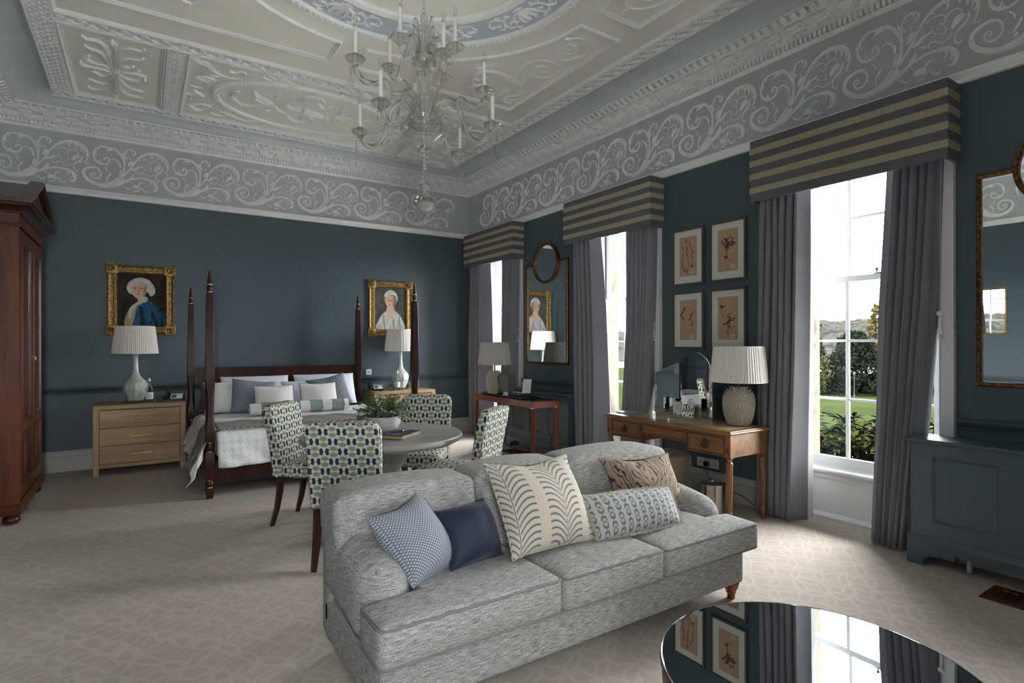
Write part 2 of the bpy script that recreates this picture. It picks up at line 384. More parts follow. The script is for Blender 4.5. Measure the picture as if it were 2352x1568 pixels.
ring = ((hx/.018).pow(4)+(hy/.036).pow(4)).pow(.25); lk = (ring-1).abs().lt(.24)*hy.gt(.006).max(hx.lt(.004)) ; bar = hx.lt(.0032)*hy.lt(.012); bar2 = hx.lt(.0032)*hy.gt(.030)
cross = hy.lt(.0035)*hx.lt(.014); H_.color(H_.mix(lk.max(bar).max(bar2).max(cross), (.40, .405, .38), (.135, .14, .14))).bump(H_.noise(400, 2, kind='UV'), .2, .002); m_chain = H_.m
# curtain cloth and pelmet
def cloth(name, col, tcol, tw):
    M = Mat(name, col, .8, spec=.2, **{'Sheen Weight': .15}); t = M.t; tr_ = t.nodes.new('ShaderNodeBsdfTranslucent'); tr_.inputs[0].default_value = (*tcol, 1)
    mx = t.nodes.new('ShaderNodeMixShader'); mx.inputs[0].default_value = tw; o = t.nodes['Material Output']
    t.links.new(M.b.outputs[0], mx.inputs[1]); t.links.new(tr_.outputs[0], mx.inputs[2]); t.links.new(mx.outputs[0], o.inputs[0])
    return M.m
m_curt = cloth('grey_curtain', (.23, .23, .25), (.24, .22, .28), .12)
m_lining = cloth('curtain_lining', (.62, .61, .58), (.6, .6, .58), .2)
m_pelg = plain('charcoal_ribbed_wool', (.125, .122, .138), .9, bump=.2, bs=500)
Pg = Mat('greek_key_braid', (.32, .29, .20), .85); gx, gy, gz = Pg.xyz('UV'); gk = ((gx*22).fract()-.5).abs().lt(.36)*((gx*44).fract()-.5).abs().lt(.34)
Pg.color(Pg.mix(gk*.45, (.37, .33, .22), (.44, .40, .30))).bump(Pg.noise(700, 2), .3, .002); m_braid = Pg.m
# ------------------------------------------------------------ room shell
fl = MB().box((XL-.3, YN-.3, -.12), (XW+.28, YW+.3, 0)).build('floor', m_carpet, smooth=0); struct(fl)
cg = MB().box((XL-.3, YN-.3, HC), (XW+.3, YW+.3, HC+.2)).build('ceiling', m_cblue, smooth=0); struct(cg)
OT = 2.98; OW = .60                                     # opening top, opening half width
def wall_with_openings(name, axis, face, thick, a0, a1, centres, mat, ow=OW, top=OT, z1=HC, zb=0):
    mb = MB(); cs = sorted(centres); edges = [a0]
    for c in cs: edges += [c-ow, c+ow]
    edges.append(a1)
    def bx(p, q, z0, z1_):
        if axis == 'x': mb.box((min(face, face+thick), p, z0), (max(face, face+thick), q, z1_))
        else: mb.box((p, min(face, face+thick), z0), (q, max(face, face+thick), z1_))
    for i in range(0, len(edges), 2): bx(edges[i], edges[i+1], 0, z1)
    for c in cs:
        bx(c-ow, c+ow, top, z1)
        if zb: bx(c-ow, c+ow, 0, zb)
    return mb.build(name, mat, smooth=0)
wall_r = wall_with_openings('wall_right', 'x', XW, .30, YN-.3, YW+.3, WINY, m_wall); struct(wall_r)
wall_b = MB().box((XL-.3, YW, 0), (XW, YW+.3, HC)).build('wall_back', m_wall, smooth=0); struct(wall_b)
wall_l = MB().box((XL-.3, YN, 0), (XL, YW, HC)).build('wall_left', m_wall, smooth=0); struct(wall_l)
wall_n = wall_with_openings('wall_near', 'y', YN, -.30, XL-.3, XW, FILL_WX, m_wall); struct(wall_n)
stone = wall_with_openings('stone_facade', 'x', XW+.30, .22, YN-1.2, YW+1.2, WINY, m_stone, ow=.50, top=3.2, z1=4.6, zb=.42); stone.name = 'wall_outer'; struct(stone)

# frieze (painted band above the picture rail) with its plaster scrolls
FZ0, FZ1 = 3.20, 3.85
FR = [[(281,-12,20.0),(267,-59,22.5),(218,-95,20.0),(145,-119,19.0),(73,-126,19.0),(7,-108,18.0),(-45,-78,17.0),(-77,-39,15.0),(-89,3,13.0),(-73,44,12.0),(-35,69,11.0),(16,80,10.0),(54,64,9.0),(73,28,7.0),(71,-16,7.0),(45,-45,6.5),(12,-50,6.0),(-14,-29,5.5),(-19,3,5.0),(-2,19,5.0),(16,11,5.0),(14,-8,5.0),(0,-10,7.0)],[(267,-3,9.0),(291,57,9.0),(301,114,8.0),(299,182,8.0),(277,240,9.0),(242,296,11.0),(198,324,13.0),(145,329,11.0),(102,335,7.0),(59,327,6.0),(26,291,7.0),(9,239,8.0),(14,184,9.0),(40,145,11.0),(78,129,9.0),(121,133,8.0),(150,157,7.0),(155,197,6.5),(131,215,7.0),(112,198,7.0),(116,179,9.0)],[(169,327,8.0),(140,306,7.0),(112,292,2.0)],[(203,317,7.0),(164,304,6.0),(140,292,1.5)],[(40,313,5.0),(24,269,7.0),(38,221,2.0)],[(64,325,4.0),(54,302,5.0),(50,279,1.5)],[(45,140,6.0),(69,163,6.0),(64,179,2.0)],[(83,129,7.0),(83,146,6.0),(73,158,2.0)],[(9,239,6.0),(0,248,4.0),(-2,264,1.5)],[(267,8,6.0),(296,91,6.0),(304,160,7.0),(301,227,7.0),(309,296,6.0),(326,333,6.0),(361,345,5.0),(396,334,5.0),(408,307,7.0),(396,285,7.0),(371,287,3.0)],[(299,244,6.0),(286,278,10.0),(279,299,2.5)],[(309,256,4.0),(321,236,7.0),(336,233,1.5)],[(361,345,3.0),(381,320,6.0),(376,308,2.0)],[(346,263,2.0),(361,243,4.0),(356,219,2.0)],[(281,5,6.0),(326,68,6.0),(366,125,9.0),(391,174,7.0),(426,237,7.0),(466,283,9.0),(527,322,12.0),(589,336,15.0),(651,326,17.0),(698,300,16.0),(735,253,12.0),(743,196,8.0),(729,148,6.0),(719,117,4.0),(740,103,4.0),(750,122,2.0)],[(568,324,8.0),(578,297,7.0),(568,269,2.5)],[(620,327,10.0),(641,301,7.0),(640,275,2.0)],[(661,317,12.0),(685,280,9.0),(680,239,2.5)],[(708,290,9.0),(716,250,7.0),(706,211,2.0)],[(740,231,7.0),(724,199,5.0),(706,196,1.5)],[(466,283,6.0),(491,282,5.0),(502,266,1.5)],[(341,138,5.0),(356,168,15.0),(371,188,17.0),(396,203,4.0)],[(361,113,7.0),(391,112,12.0),(421,128,13.0),(441,160,6.0)],[(416,127,5.0),(451,150,4.0),(486,161,5.0),(491,168,2.0)],[(486,144,2.5),(507,136,4.0),(497,114,2.5)],[(441,228,3.0),(491,253,3.5),(537,250,3.5),(563,225,3.5),(558,190,3.0),(537,187,3.0),(525,207,2.5)],[(563,219,3.0),(599,248,3.5),(640,244,4.5),(656,206,4.5)],[(553,172,2.5),(568,134,2.5),(548,114,3.0),(537,123,2.0)],[(599,122,8.0),(620,159,17.0),(646,181,22.0),(672,185,12.0)],[(687,199,6.0),(690,165,8.0),(666,126,8.0),(635,104,6.0),(614,72,5.0),(620,27,5.0),(646,16,5.0),(656,35,3.0)],[(411,81,3.0),(441,74,4.0),(431,56,2.0)],[(461,54,3.0),(466,81,4.0),(496,88,3.0),(542,61,3.0),(583,73,2.5),(604,105,2.0)],[(672,104,2.5),(714,125,2.5)],[(286,-62,11.0),(341,-23,11.0),(391,1,8.0),(456,20,8.0),(517,17,10.0),(568,8,14.0),(609,-21,14.0),(625,-65,13.0),(609,-107,11.0),(573,-112,4.0)],[(336,-27,8.0),(371,12,11.0),(386,43,8.0),(381,62,2.0)],[(346,-22,7.0),(353,10,5.0),(358,27,2.0)],[(558,12,9.0),(568,-27,6.0),(558,-54,2.0)],[(599,-17,9.0),(602,-51,6.0),(589,-76,2.0)],[(391,4,6.0),(436,19,6.0),(471,28,2.0)],[(386,-110,10.0),(406,-90,23.0),(436,-97,22.0),(451,-118,7.0)],[(381,-139,4.0),(416,-143,7.0),(456,-123,4.0)],[(441,-68,7.0),(461,-37,5.0),(461,-14,2.0)],[(456,-43,5.0),(486,-33,4.0),(507,-41,1.5)],[(466,-87,7.0),(491,-129,6.0),(527,-136,5.0),(537,-117,2.5)],[(361,-102,4.0),(346,-130,5.0),(321,-122,6.0),(301,-105,5.0),(308,-90,2.0)],[(361,-34,6.0),(371,-56,4.0)],[(291,-67,5.0),(321,-23,4.0),(316,-7,1.5)],[(169,188,4.5),(198,204,6.0),(232,188,7.0),(257,152,8.0),(259,108,6.0)],[(272,99,5.0),(259,46,6.0),(252,11,4.0)],[(102,99,4.5),(126,75,4.5),(135,38,3.0)],[(121,-47,3.0),(150,1,7.0),(162,20,7.0),(162,39,2.0)],[(247,5,8.0),(218,-39,9.0),(169,-79,8.0),(121,-97,5.0),(49,-108,2.5)],[(131,-74,8.0),(140,-50,5.0),(140,-45,2.0)],[(208,-79,8.0),(242,-46,7.0),(257,-10,3.0)],[(186,166,7.0),(189,164,7.0)]]
def frieze_mb(fn, mirror=False):
    mb = MB()
    for s in FR: mb.stroke([(p[0], p[1], p[2]*1.15) for p in s], fn, hmul=.75, sub=3)
    return mb
fb = MB().box((XL, YW-.006, FZ0), (XW-.004, YW-.0005, FZ1)).build('trim_1', m_fblue, smooth=0); struct(fb)
fr = MB().box((XW-.006, YN, FZ0), (XW-.0005, YW-.006, FZ1)).build('trim_2', m_fblue, smooth=0); struct(fr)
fl_ = MB().box((XL+.0005, YN, FZ0), (XL+.006, YW-.006, FZ1)).build('trim_3', m_fblue, smooth=0); struct(fl_)
fn_ = MB().box((XL+.006, YN+.0005, FZ0), (XW-.006, YN+.006, FZ1)).build('trim_4', m_fblue, smooth=0); struct(fn_)
sc0 = frieze_mb(lambda u, v, w: (u, -w, v)).build('plaster_scroll', m_plaster, fb, smooth=60, loc=(-1.25+.79*3, YW-.006, 3.413))
def copychild(o, parent, loc, rz=0):
    c = o.copy(); COL.objects.link(c); c.parent = parent; c.location = loc; c.rotation_euler = (0, 0, rz); return c
for i in range(8):
    if i == 3: continue
    if i < 7: copychild(sc0, fb, (-1.25+.79*i, YW-.006, 3.413))
for i in range(12):
    yy = 8.43-.79*(i+1)
    if yy > YW-.25: continue
    if yy > YN+.5: copychild(sc0, fr, (XW-.006, yy, 3.405), -math.pi/2)
for i in range(10): copychild(sc0, fl_, (XL+.006, YN+.5+.87*i, 3.413), math.pi/2)

# mouldings that run round the room: (projection from wall, z)
def room_ring(prof, mat, name, gaps=False, kind=True):
    mb = MB().ring([(o, z) for o, z in prof], (XL, YN, XW, YW), lambda u, v, w: (u, v, w))
    o = mb.build(name, mat, smooth=35); struct(o); return o
def runs(prof, mat, name, wall, cuts=None):
    """moulding in straight runs along one wall with gaps"""
    mb = MB()
    P = prof+[(0, prof[-1][1]), (0, prof[0][1])]
    segs = cuts
    for a, b in segs:
        if wall == 'right': mb.strip(P, a, b, lambda t, o, z: (XW-o, t, z))
        if wall == 'back': mb.strip(P, a, b, lambda t, o, z: (t, YW-o, z))
        if wall == 'left': mb.strip(P, a, b, lambda t, o, z: (XL+o, t, z))
        if wall == 'near': mb.strip(P, a, b, lambda t, o, z: (t, YN+o, z))
    o = mb.build(name, mat, smooth=35); struct(o); return o
rail = [(.001, 3.145), (.022, 3.15), (.026, 3.165), (.018, 3.172), (.03, 3.19), (.045, 3.2), (.045, 3.215), (.02, 3.222), (.007, 3.225)]
room_ring(rail, m_plaster, 'trim_5')
WG = [(YN, WINY[0]-.69), (WINY[0]+.69, WINY[1]-.69), (WINY[1]+.69, WINY[2]-.69), (WINY[2]+.69, WINY[3]-.69), (WINY[3]+.69, YW)]
NG = [(XL, FILL_WX[0]-.69), (FILL_WX[0]+.69, XW)]
dado = [(.001, .868), (.012, .87), (.016, .885), (.010, .892), (.022, .905), (.038, .925), (.042, .935), (.042, .945), (.03, .95), (.001, .952)]
for nme, w_, cts in (('trim_6', 'right', WG), ('trim_7', 'back', [(XL, XW)]), ('trim_8', 'left', [(YN, YW)]), ('trim_9', 'near', NG)): runs(dado, m_bluegloss, nme, w_, cts)
bsp = [(.022, 0), (.022, .165), (.018, .17), (.024, .18), (.018, .205), (.006, .225), (.001, .233)]
for nme, w_, cts in (('baseboard_right', 'right', WG), ('baseboard_back', 'back', [(XL, XW)]), ('baseboard_left', 'left', [(YN, YW)]), ('baseboard_near', 'near', NG)): runs(bsp, m_base, nme, w_, cts)

# cornice: body ring, then carved members
cor = [(.006, 3.835), (.020, 3.842), (.026, 3.862), (.034, 3.866), (.018, 3.868), (.018, 3.908), (.052, 3.912), (.060, 3.918), (.082, 3.945), (.090, 3.950), (.090, 3.958),
       (.170, 3.964), (.192, 3.967), (.192, 3.980), (.203, 3.982), (.208, 3.988), (.210, 3.990), (.214, 4.016), (.285, 4.017), (.286, 4.010), (.292, 4.010), (.292, 4.024), (.284, 4.026)]
cornice = room_ring(cor, m_plaster, 'trim_10')
cove = MB().ring([(.284, 4.024), (.30, 4.045), (.335, 4.085), (.39, 4.12), (.45, HC-.006), (.52, HC-.001)], (XL, YN, XW, YW), lambda u, v, w: (u, v, w)).build('cove', m_cblue, cornice, smooth=50)
def wrow(step, off0, fnplace):
    """positions along back, right, left walls: (x,y,rz) at distance o from the wall"""
    out = []
    n = int((XW-XL-2*off0)/step); s0 = XL+((XW-XL)-(n)*step)/2
    for i in range(n+1): out.append((s0+i*step, YW, math.pi))
    n = int((YW-YN-2*off0)/step); s0 = YN+((YW-YN)-n*step)/2
    for i in range(n+1): out.append((XW, s0+i*step, math.pi/2))
    for i in range(n+1): out.append((XL, s0+i*step, -math.pi/2))
    return out
# local frame: x along wall, y = away from wall
def place_rows(mbfn, name, step, off0, mat, sm=40):
    pos = wrow(step, off0, None); o = mbfn().build(name, mat, cornice, smooth=sm, loc=(pos[0][0], pos[0][1], 0)); o.rotation_euler = (0, 0, pos[0][2])
    for p in pos[1:]: copychild(o, cornice, (p[0], p[1], 0), p[2])
    return o
def modillion():
    mb = MB(); P = [(.085, 3.950), (.094, 3.930), (.112, 3.922), (.130, 3.928), (.150, 3.942), (.170, 3.938), (.184, 3.946), (.186, 3.975), (.085, 3.975)]
    for a, b, g in ((-.045, .045, 0), (-.056, .056, .016)):
        mb.prism([(o, z+g) for o, z in P], a, b, lambda u, v, w: (w, u, v))
    mb.box((-.062, .085, 3.958), (.062, .192, 3.974))
    for i in range(-1, 2): mb.lathe([(.0, .0), (.010, .004), (.012, .012), (.0, .022)], n=6, T=Matrix.Translation((i*.03, .125, 3.92))@Matrix.Rotation(math.pi, 4, 'X')@Matrix.Translation((0, 0, -.012)))
    return mb
place_rows(modillion, 'modillion', .2, .14, m_plaster)
def rosette():
    mb = MB()
    for k in range(8): mb.tube([(0, 0, 0), (.022*math.cos(k*.785), .022*math.sin(k*.785), -.008), (.034*math.cos(k*.785), .034*math.sin(k*.785), -.002)], [.006, .009, .004], 5, T=Matrix.Translation((.1, .14, 3.962)))
    return mb
def leafunit():
    mb = MB()
    mb.grid(lambda u, v: ((u-.5)*.054*(1-.30*(2*v-1)**2)*(1 if v < .8 else .8), .222+.064*v+.006*math.sin(v*3.14), 3.984+.034*v-.010*math.cos(u*18)*.4-.010*(1-(2*u-1)**2)), 8, 6)
    mb.tube([(0, .214, 3.984), (0, .245, 3.996), (0, .286, 4.012)], [.006, .006, .003], 5)
    return mb
place_rows(leafunit, 'cornice_leaf', .0772, .25, m_plaster, 60)
dents = MB(); eggs = MB()
for (px, py, rz) in wrow(.0381, .05, None): dents.box((-.0125, .016, 3.867), (.0125, .058, 3.908), T=Matrix.Translation((px, py, 0))@Matrix.Rotation(rz, 4, 'Z'))
for (px, py, rz) in wrow(.055, .09, None):
    eggs.lathe([(0, -.02), (.012, -.012), (.017, .0), (.014, .012), (0, .02)], n=6, T=Matrix.Translation((px, py, 0))@Matrix.Rotation(rz, 4, 'Z')@Matrix.Translation((0, .070, 3.930))@Matrix.Rotation(-.8, 4, 'X'))
    eggs.tube([(.0275, .055, 3.915), (.0275, .085, 3.948)], [.003, .004], 4, T=Matrix.Translation((px, py, 0))@Matrix.Rotation(rz, 4, 'Z'))
for (px, py, rz) in wrow(.088, .02, None):
    eggs.lathe([(0, -.006), (.007, 0), (0, .007)], n=5, T=Matrix.Translation((px, py, 0))@Matrix.Rotation(rz, 4, 'Z')@Matrix.Translation((0, .026, 3.852)))
dents.build('dentil_row', m_plaster, cornice, smooth=0, kind='stuff')
eggs.build('egg_row', m_plaster, cornice, smooth=50, kind='stuff')

def knobs(S, k=1.9):
    out = list(S)
    for s in S:
        if len(s) > 2:
            for p, q in ((s[-1], s[-2]), (s[0], s[1])): out.append([(p[0], p[1], max(9, q[2])*k*.62)])
            a = s[len(s)//2]; out.append([(a[0]+q[2]*1.2, a[1]-q[2]*1.1, max(7, q[2]*.9))])
    return out
# ------------------------------------------------------------ ceiling plasterwork (z measured down from the ceiling)
CX, CY = 1.612, 3.526; K = 1.0075
GX0, GX1, GY1 = -.786, 4.0, 7.748; GY0 = 2*CY-GY1
up_ = lambda u, v, w: (u, v, HC-w)
fld = MB().box((GX0, GY0, HC-.004), (GX1, GY1, HC-.0005)).build('cream_field', m_cream, cg, smooth=0)
def rmould(rect, name='panel_moulding', prof=None):
    prof = prof or [(0, .003), (0, .022), (.010, .030), (.018, .022), (.024, .012), (.038, .010), (.042, .003)]
    MB().ring(prof, rect, up_).build(name, m_plaster, cg, smooth=35)
# guilloche bands: fillets, lattice bars and leaf lumps
def band(x0, y0, x1, y1, rows=1, fill=.018):
    mb = MB(); horiz = (x1-x0) > (y1-y0); Ln = (x1-x0) if horiz else (y1-y0); Wd = (y1-y0) if horiz else (x1-x0)
    T = (lambda s, t, w: (x0+s, y0+t, HC-w)) if horiz else (lambda s, t, w: (x0+t, y0+s, HC-w))
    def bar(s0, t0, s1, t1, w, h_):
        d = Vector((s1-s0, t1-t0)); d.normalize(); n = Vector((-d.y, d.x))*w
        P = [(s0+n.x, t0+n.y), (s1+n.x, t1+n.y), (s1-n.x, t1-n.y), (s0-n.x, t0-n.y)]
        q = .5; Pt = [(s0+n.x*q, t0+n.y*q), (s1+n.x*q, t1+n.y*q), (s1-n.x*q, t1-n.y*q), (s0-n.x*q, t0-n.y*q)]
        vs = [T(a, b, .004) for a, b in P]+[T(a, b, h_) for a, b in Pt]
        mb.add(vs, [(0, 1, 5, 4), (1, 2, 6, 5), (2, 3, 7, 6), (3, 0, 4, 7), (4, 5, 6, 7)])
    bar(0, .010, Ln, .010, .010, .030); bar(0, Wd-.010, Ln, Wd-.010, .010, .030)
    rw = (Wd-.04)/rows
    for r_ in range(rows):
        t0 = .02+r_*rw; n = max(1, round(Ln/(rw*1.05))); st = Ln/n
        if r_: bar(0, t0, Ln, t0, .006, .024)
        for i in range(n):
            bar(i*st, t0, (i+1)*st, t0+rw, .007, .026); bar(i*st, t0+rw, (i+1)*st, t0, .007, .026)
            for (a, b) in ((.5, .18), (.5, .82), (.18, .5), (.82, .5), (.5, .5)):
                c_ = (i*st+a*st, t0+b*rw); k = rw*.13
                for q in range(3):
                    an = q*2.09+a*9+b*5; vs = [T(c_[0]+k*.3*math.cos(an+1.5), c_[1]+k*.3*math.sin(an+1.5), .005), T(c_[0]+k*1.3*math.cos(an), c_[1]+k*1.3*math.sin(an), .010), T(c_[0]+k*.3*math.cos(an-1.5), c_[1]+k*.3*math.sin(an-1.5), .005), T(c_[0]+k*.5*math.cos(an), c_[1]+k*.5*math.sin(an), .024)]
                    mb.add(vs, [(0, 1, 3), (1, 2, 3), (2, 0, 3)])
    return mb.build('guilloche_band', m_plaster, cg, smooth=0)
BW = .17
band(GX0, GY1-.15, GX1, GY1); band(GX0, GY0, GX0+.19, GY1-.15, 2); band(GX1-BW, GY0, GX1, GY1-.15)
B0, B1 = 5.793, 5.975
band(GX0+.19, B0, GX1-BW, B1); band(GX0+.19, 2*CY-B1, GX1-BW, 2*CY-B0)
band(.20, B1, .37, GY1-.15, 2, .018); band(2.86, B1, 3.03, GY1-.15, 2)
for rc in ((GX0+.19, B1, .20, GY1-.15), (.37, B1, 2.86, GY1-.15), (3.03, B1, GX1-BW, GY1-.15)): rmould(rc)
rmould((GX0+.19, 2*CY-B0, GX1-BW, B0), prof=[(0, .003), (0, .024), (.012, .030), (.030, .012), (.034, .003)])
# circle: ring of pale blue, egg moulding, inner moulding
def cring(r0, r1, name, mat, prof=None, c=(CX, CY), ex=1, ey=1, n=96):
    prof = prof or [(r0, .005), (r1, .005)]; vs = []; fs = []; k = len(prof)
    for i in range(n):
        a = 2*math.pi*i/n
        for r_, w in prof: vs.append((c[0]+(r_)*math.cos(a)*ex, c[1]+(r_)*math.sin(a)*ey, HC-w))
    for i in range(n):
        for j in range(k-1): fs.append((i*k+j, ((i+1) % n)*k+j, ((i+1) % n)*k+j+1, i*k+j+1))
    return MB().add(vs, fs).build(name, mat, cg, smooth=40, keepn=True)
cring(.90, 1.22, 'blue_ring', m_ringblue, [(.90, .0065), (1.22, .0065)])
cring(0, 0, 'inner_circle_moulding', m_plaster, [(.82, .004), (.825, .028), (.845, .036), (.862, .022), (.885, .03), (.905, .02), (.915, .006)])
cring(0, 0, 'outer_circle_moulding', m_plaster, [(1.195, .006), (1.20, .02), (1.215, .03), (1.235, .024), (1.262, .03), (1.275, .02), (1.285, .004)])
eg = MB()
for i in range(150):
    a = 2*math.pi*i/150; T = Matrix.Translation((CX+1.238*math.cos(a), CY+1.238*math.sin(a), HC-.026))@Matrix.Rotation(a, 4, 'Z')
    eg.lathe([(0, -.018), (.012, -.010), (.014, 0), (.010, .012), (0, .018)], n=6, T=T@Matrix.Rotation(math.pi/2, 4, 'Y'))
eg.build('egg_and_dart_ring', m_plaster, cg, smooth=60, kind='stuff')
# scrolls in the blue ring: repeated s-scroll pairs and shells
RS = [[(0, -60, 9), (60, -70, 10), (120, -40, 10), (150, 20, 10), (120, 75, 10), (60, 85, 10), (20, 50, 9), (30, 10, 9), (70, 0, 14)],
      [(120, -40, 8), (190, -80, 10), (260, -90, 8), (300, -60, 5)], [(150, 20, 8), (190, 60, 14), (230, 70, 10), (260, 50, 4)],
      [(60, 85, 6), (20, 110, 14), (-20, 100, 5)], [(150, -60, 10), (170, -100, 16), (210, -110, 5)], [(300, -60, 7), (330, -20, 10), (310, 20, 10), (280, 10, 12), (285, -15, 9)],
      [(60, 25, 22), (85, 5, 20)], [(200, 20, 12), (240, 10, 16), (270, 30, 6)]]
SH = [[(0, -90, 18), (0, 0, 24), (0, 80, 14)], [(10, -80, 12), (50, -10, 18), (60, 60, 12), (40, 90, 5)], [(-10, -80, 12), (-50, -10, 18), (-60, 60, 12), (-40, 90, 5)], [(20, -80, 10), (90, -40, 16), (110, 20, 14), (85, 50, 5)], [(-20, -80, 10), (-90, -40, 16), (-110, 20, 14), (-85, 50, 5)], [(-60, -95, 8), (0, -110, 14), (60, -95, 8)], [(110, -60, 8), (150, -90, 12), (140, -110, 5)], [(-110, -60, 8), (-150, -90, 12), (-140, -110, 5)]]
def polar(a0, mir=1): return lambda u, v, w: (CX+(1.055+v)*math.cos(a0+mir*u/1.055), CY+(1.055+v)*math.sin(a0+mir*u/1.055), HC-.006-w)
for k in range(8):
    a0 = k*math.pi/4+.25; sgn = 1
    mb = MB()
    for s in SH: mb.stroke(s, polar(a0), sub=3)
    mb.build('plaster_shell', m_plaster, cg, smooth=60)
    for mir in (1, -1):
        mb = MB()
        for s in RS: mb.stroke([(p[0]*.72+110, p[1]*1.0, p[2]) for p in s], polar(a0, mir), sub=3)
        mb.build('ring_scroll', m_plaster, cg, smooth=60)
# quadrant panels with concave inner edge
QD = [[(1265,1629,9.6),(1177,1451,16.0),(1169,1303,17.6),(1255,1233,16.0),(1386,1216,14.4),(1541,1270,11.2),(1706,1340,8.0),(1775,1451,6.4),(1755,1594,6.4),(1689,1670,8.0)],[(1725,1358,6.4),(1612,1224,6.4),(1501,1072,8.0),(1471,933,6.4),(1517,814,6.4),(1611,765,6.4),(1721,769,6.4),(1807,844,6.4),(1832,965,6.4),(1779,1042,6.4),(1697,1082,6.4),(1615,1024,8.0),(1581,939,11.2),(1616,877,11.2),(1696,877,9.6),(1728,937,8.0),(1689,976,11.2)],[(1611,765,6.4),(1671,688,8.0),(1606,572,6.4)],[(1701,693,6.4),(1756,644,6.4),(1817,555,8.0),(1811,438,6.4),(1738,324,6.4),(1636,281,6.4),(1557,322,6.4),(1504,411,8.0),(1532,527,6.4),(1614,615,6.4),(1644,571,6.4),(1713,526,6.4),(1709,458,8.0),(1642,410,9.6),(1580,428,9.6),(1612,498,9.6),(1666,486,11.2)],[(1640,300,6.4),(1645,254,8.0),(1631,209,3.2)],[(1696,1316,6.4),(1654,1196,9.6),(1655,1138,3.2)],[(1187,1445,9.6),(1258,1455,11.2),(1299,1371,3.2)],[(1249,1579,8.0),(1310,1569,9.6),(1346,1516,3.2)],[(1059,1177,4.8),(1112,1247,12.8),(1164,1186,14.4),(1204,1108,3.2)],[(1615,1620,9.6),(1607,1498,14.4),(1705,1561,8.0)],[(1720,1717,6.4),(1818,1756,12.8),(1817,1687,6.4)],[(1695,1633,6.4),(1780,1544,6.4),(1826,1401,2.4)],[(1689,1670,4.8),(1801,1664,6.4),(1867,1587,2.4)],[(1352,1308,6.4),(1402,1303,9.6),(1418,1350,3.2)],[(1487,1291,9.6),(1554,1290,12.8),(1653,1314,4.8)],[(1765,589,9.6),(1787,550,12.8),(1835,543,4.8)],[(1492,397,8.0),(1508,354,11.2),(1544,352,4.8)],[(1241,1189,8.0),(1346,1340,4.8)]]
def quad(sx, sy):
    f = lambda u, v, w: (CX+sx*u, CY+sy*v, HC-w)
    A = [(1.94, .11), (1.94, 1.90), (.11, 1.90)]; a0 = math.asin(.11/1.49); arcp = [(1.49*math.cos(math.pi/2-a0-(math.pi/2-2*a0)*i/28), 1.49*math.sin(math.pi/2-a0-(math.pi/2-2*a0)*i/28)) for i in range(29)]
    P = [Vector(p) for p in A+arcp]; n = len(P); prof = [(0, .003), (0, .020), (.010, .028), (.020, .018), (.034, .012), (.038, .003)]
    vs = []; fs = []; k = len(prof)
    for i in range(n):
        a = P[i-1]; b = P[i]; c = P[(i+1) % n]; d1 = (b-a).normalized(); d2 = (c-b).normalized(); n1 = Vector((-d1.y, d1.x)); n2 = Vector((-d2.y, d2.x)); m_ = (n1+n2).normalized(); m_ = m_/max(.4, m_.dot(n1))
        for o, w in prof: vs.append(f(b.x+m_.x*o, b.y+m_.y*o, w))
    for i in range(n):
        for j in range(k-1): fs.append((i*k+j, ((i+1) % n)*k+j, ((i+1) % n)*k+j+1, i*k+j+1))
    MB().add(vs, fs).build('quadrant_moulding', m_plaster, cg, smooth=35)
    mb = MB()
    for s in knobs(QD, 1.5): mb.stroke([(p[0], p[1], p[2]*1.35) for p in s], lambda u, v, w: f(u+.02, v, w+.004), hmul=.9, sub=3, hmin=.008)
    for s in QD: mb.stroke([(p[1], p[0], p[2]) for p in s], lambda u, v, w: f(u+.02, v, w+.004), hmul=.9, sub=3, hmin=.008) if False else None
    mb.build('quadrant_scroll', m_plaster, cg, smooth=60)
for sx in (1, -1):
    for sy in (1, -1): quad(sx, sy)
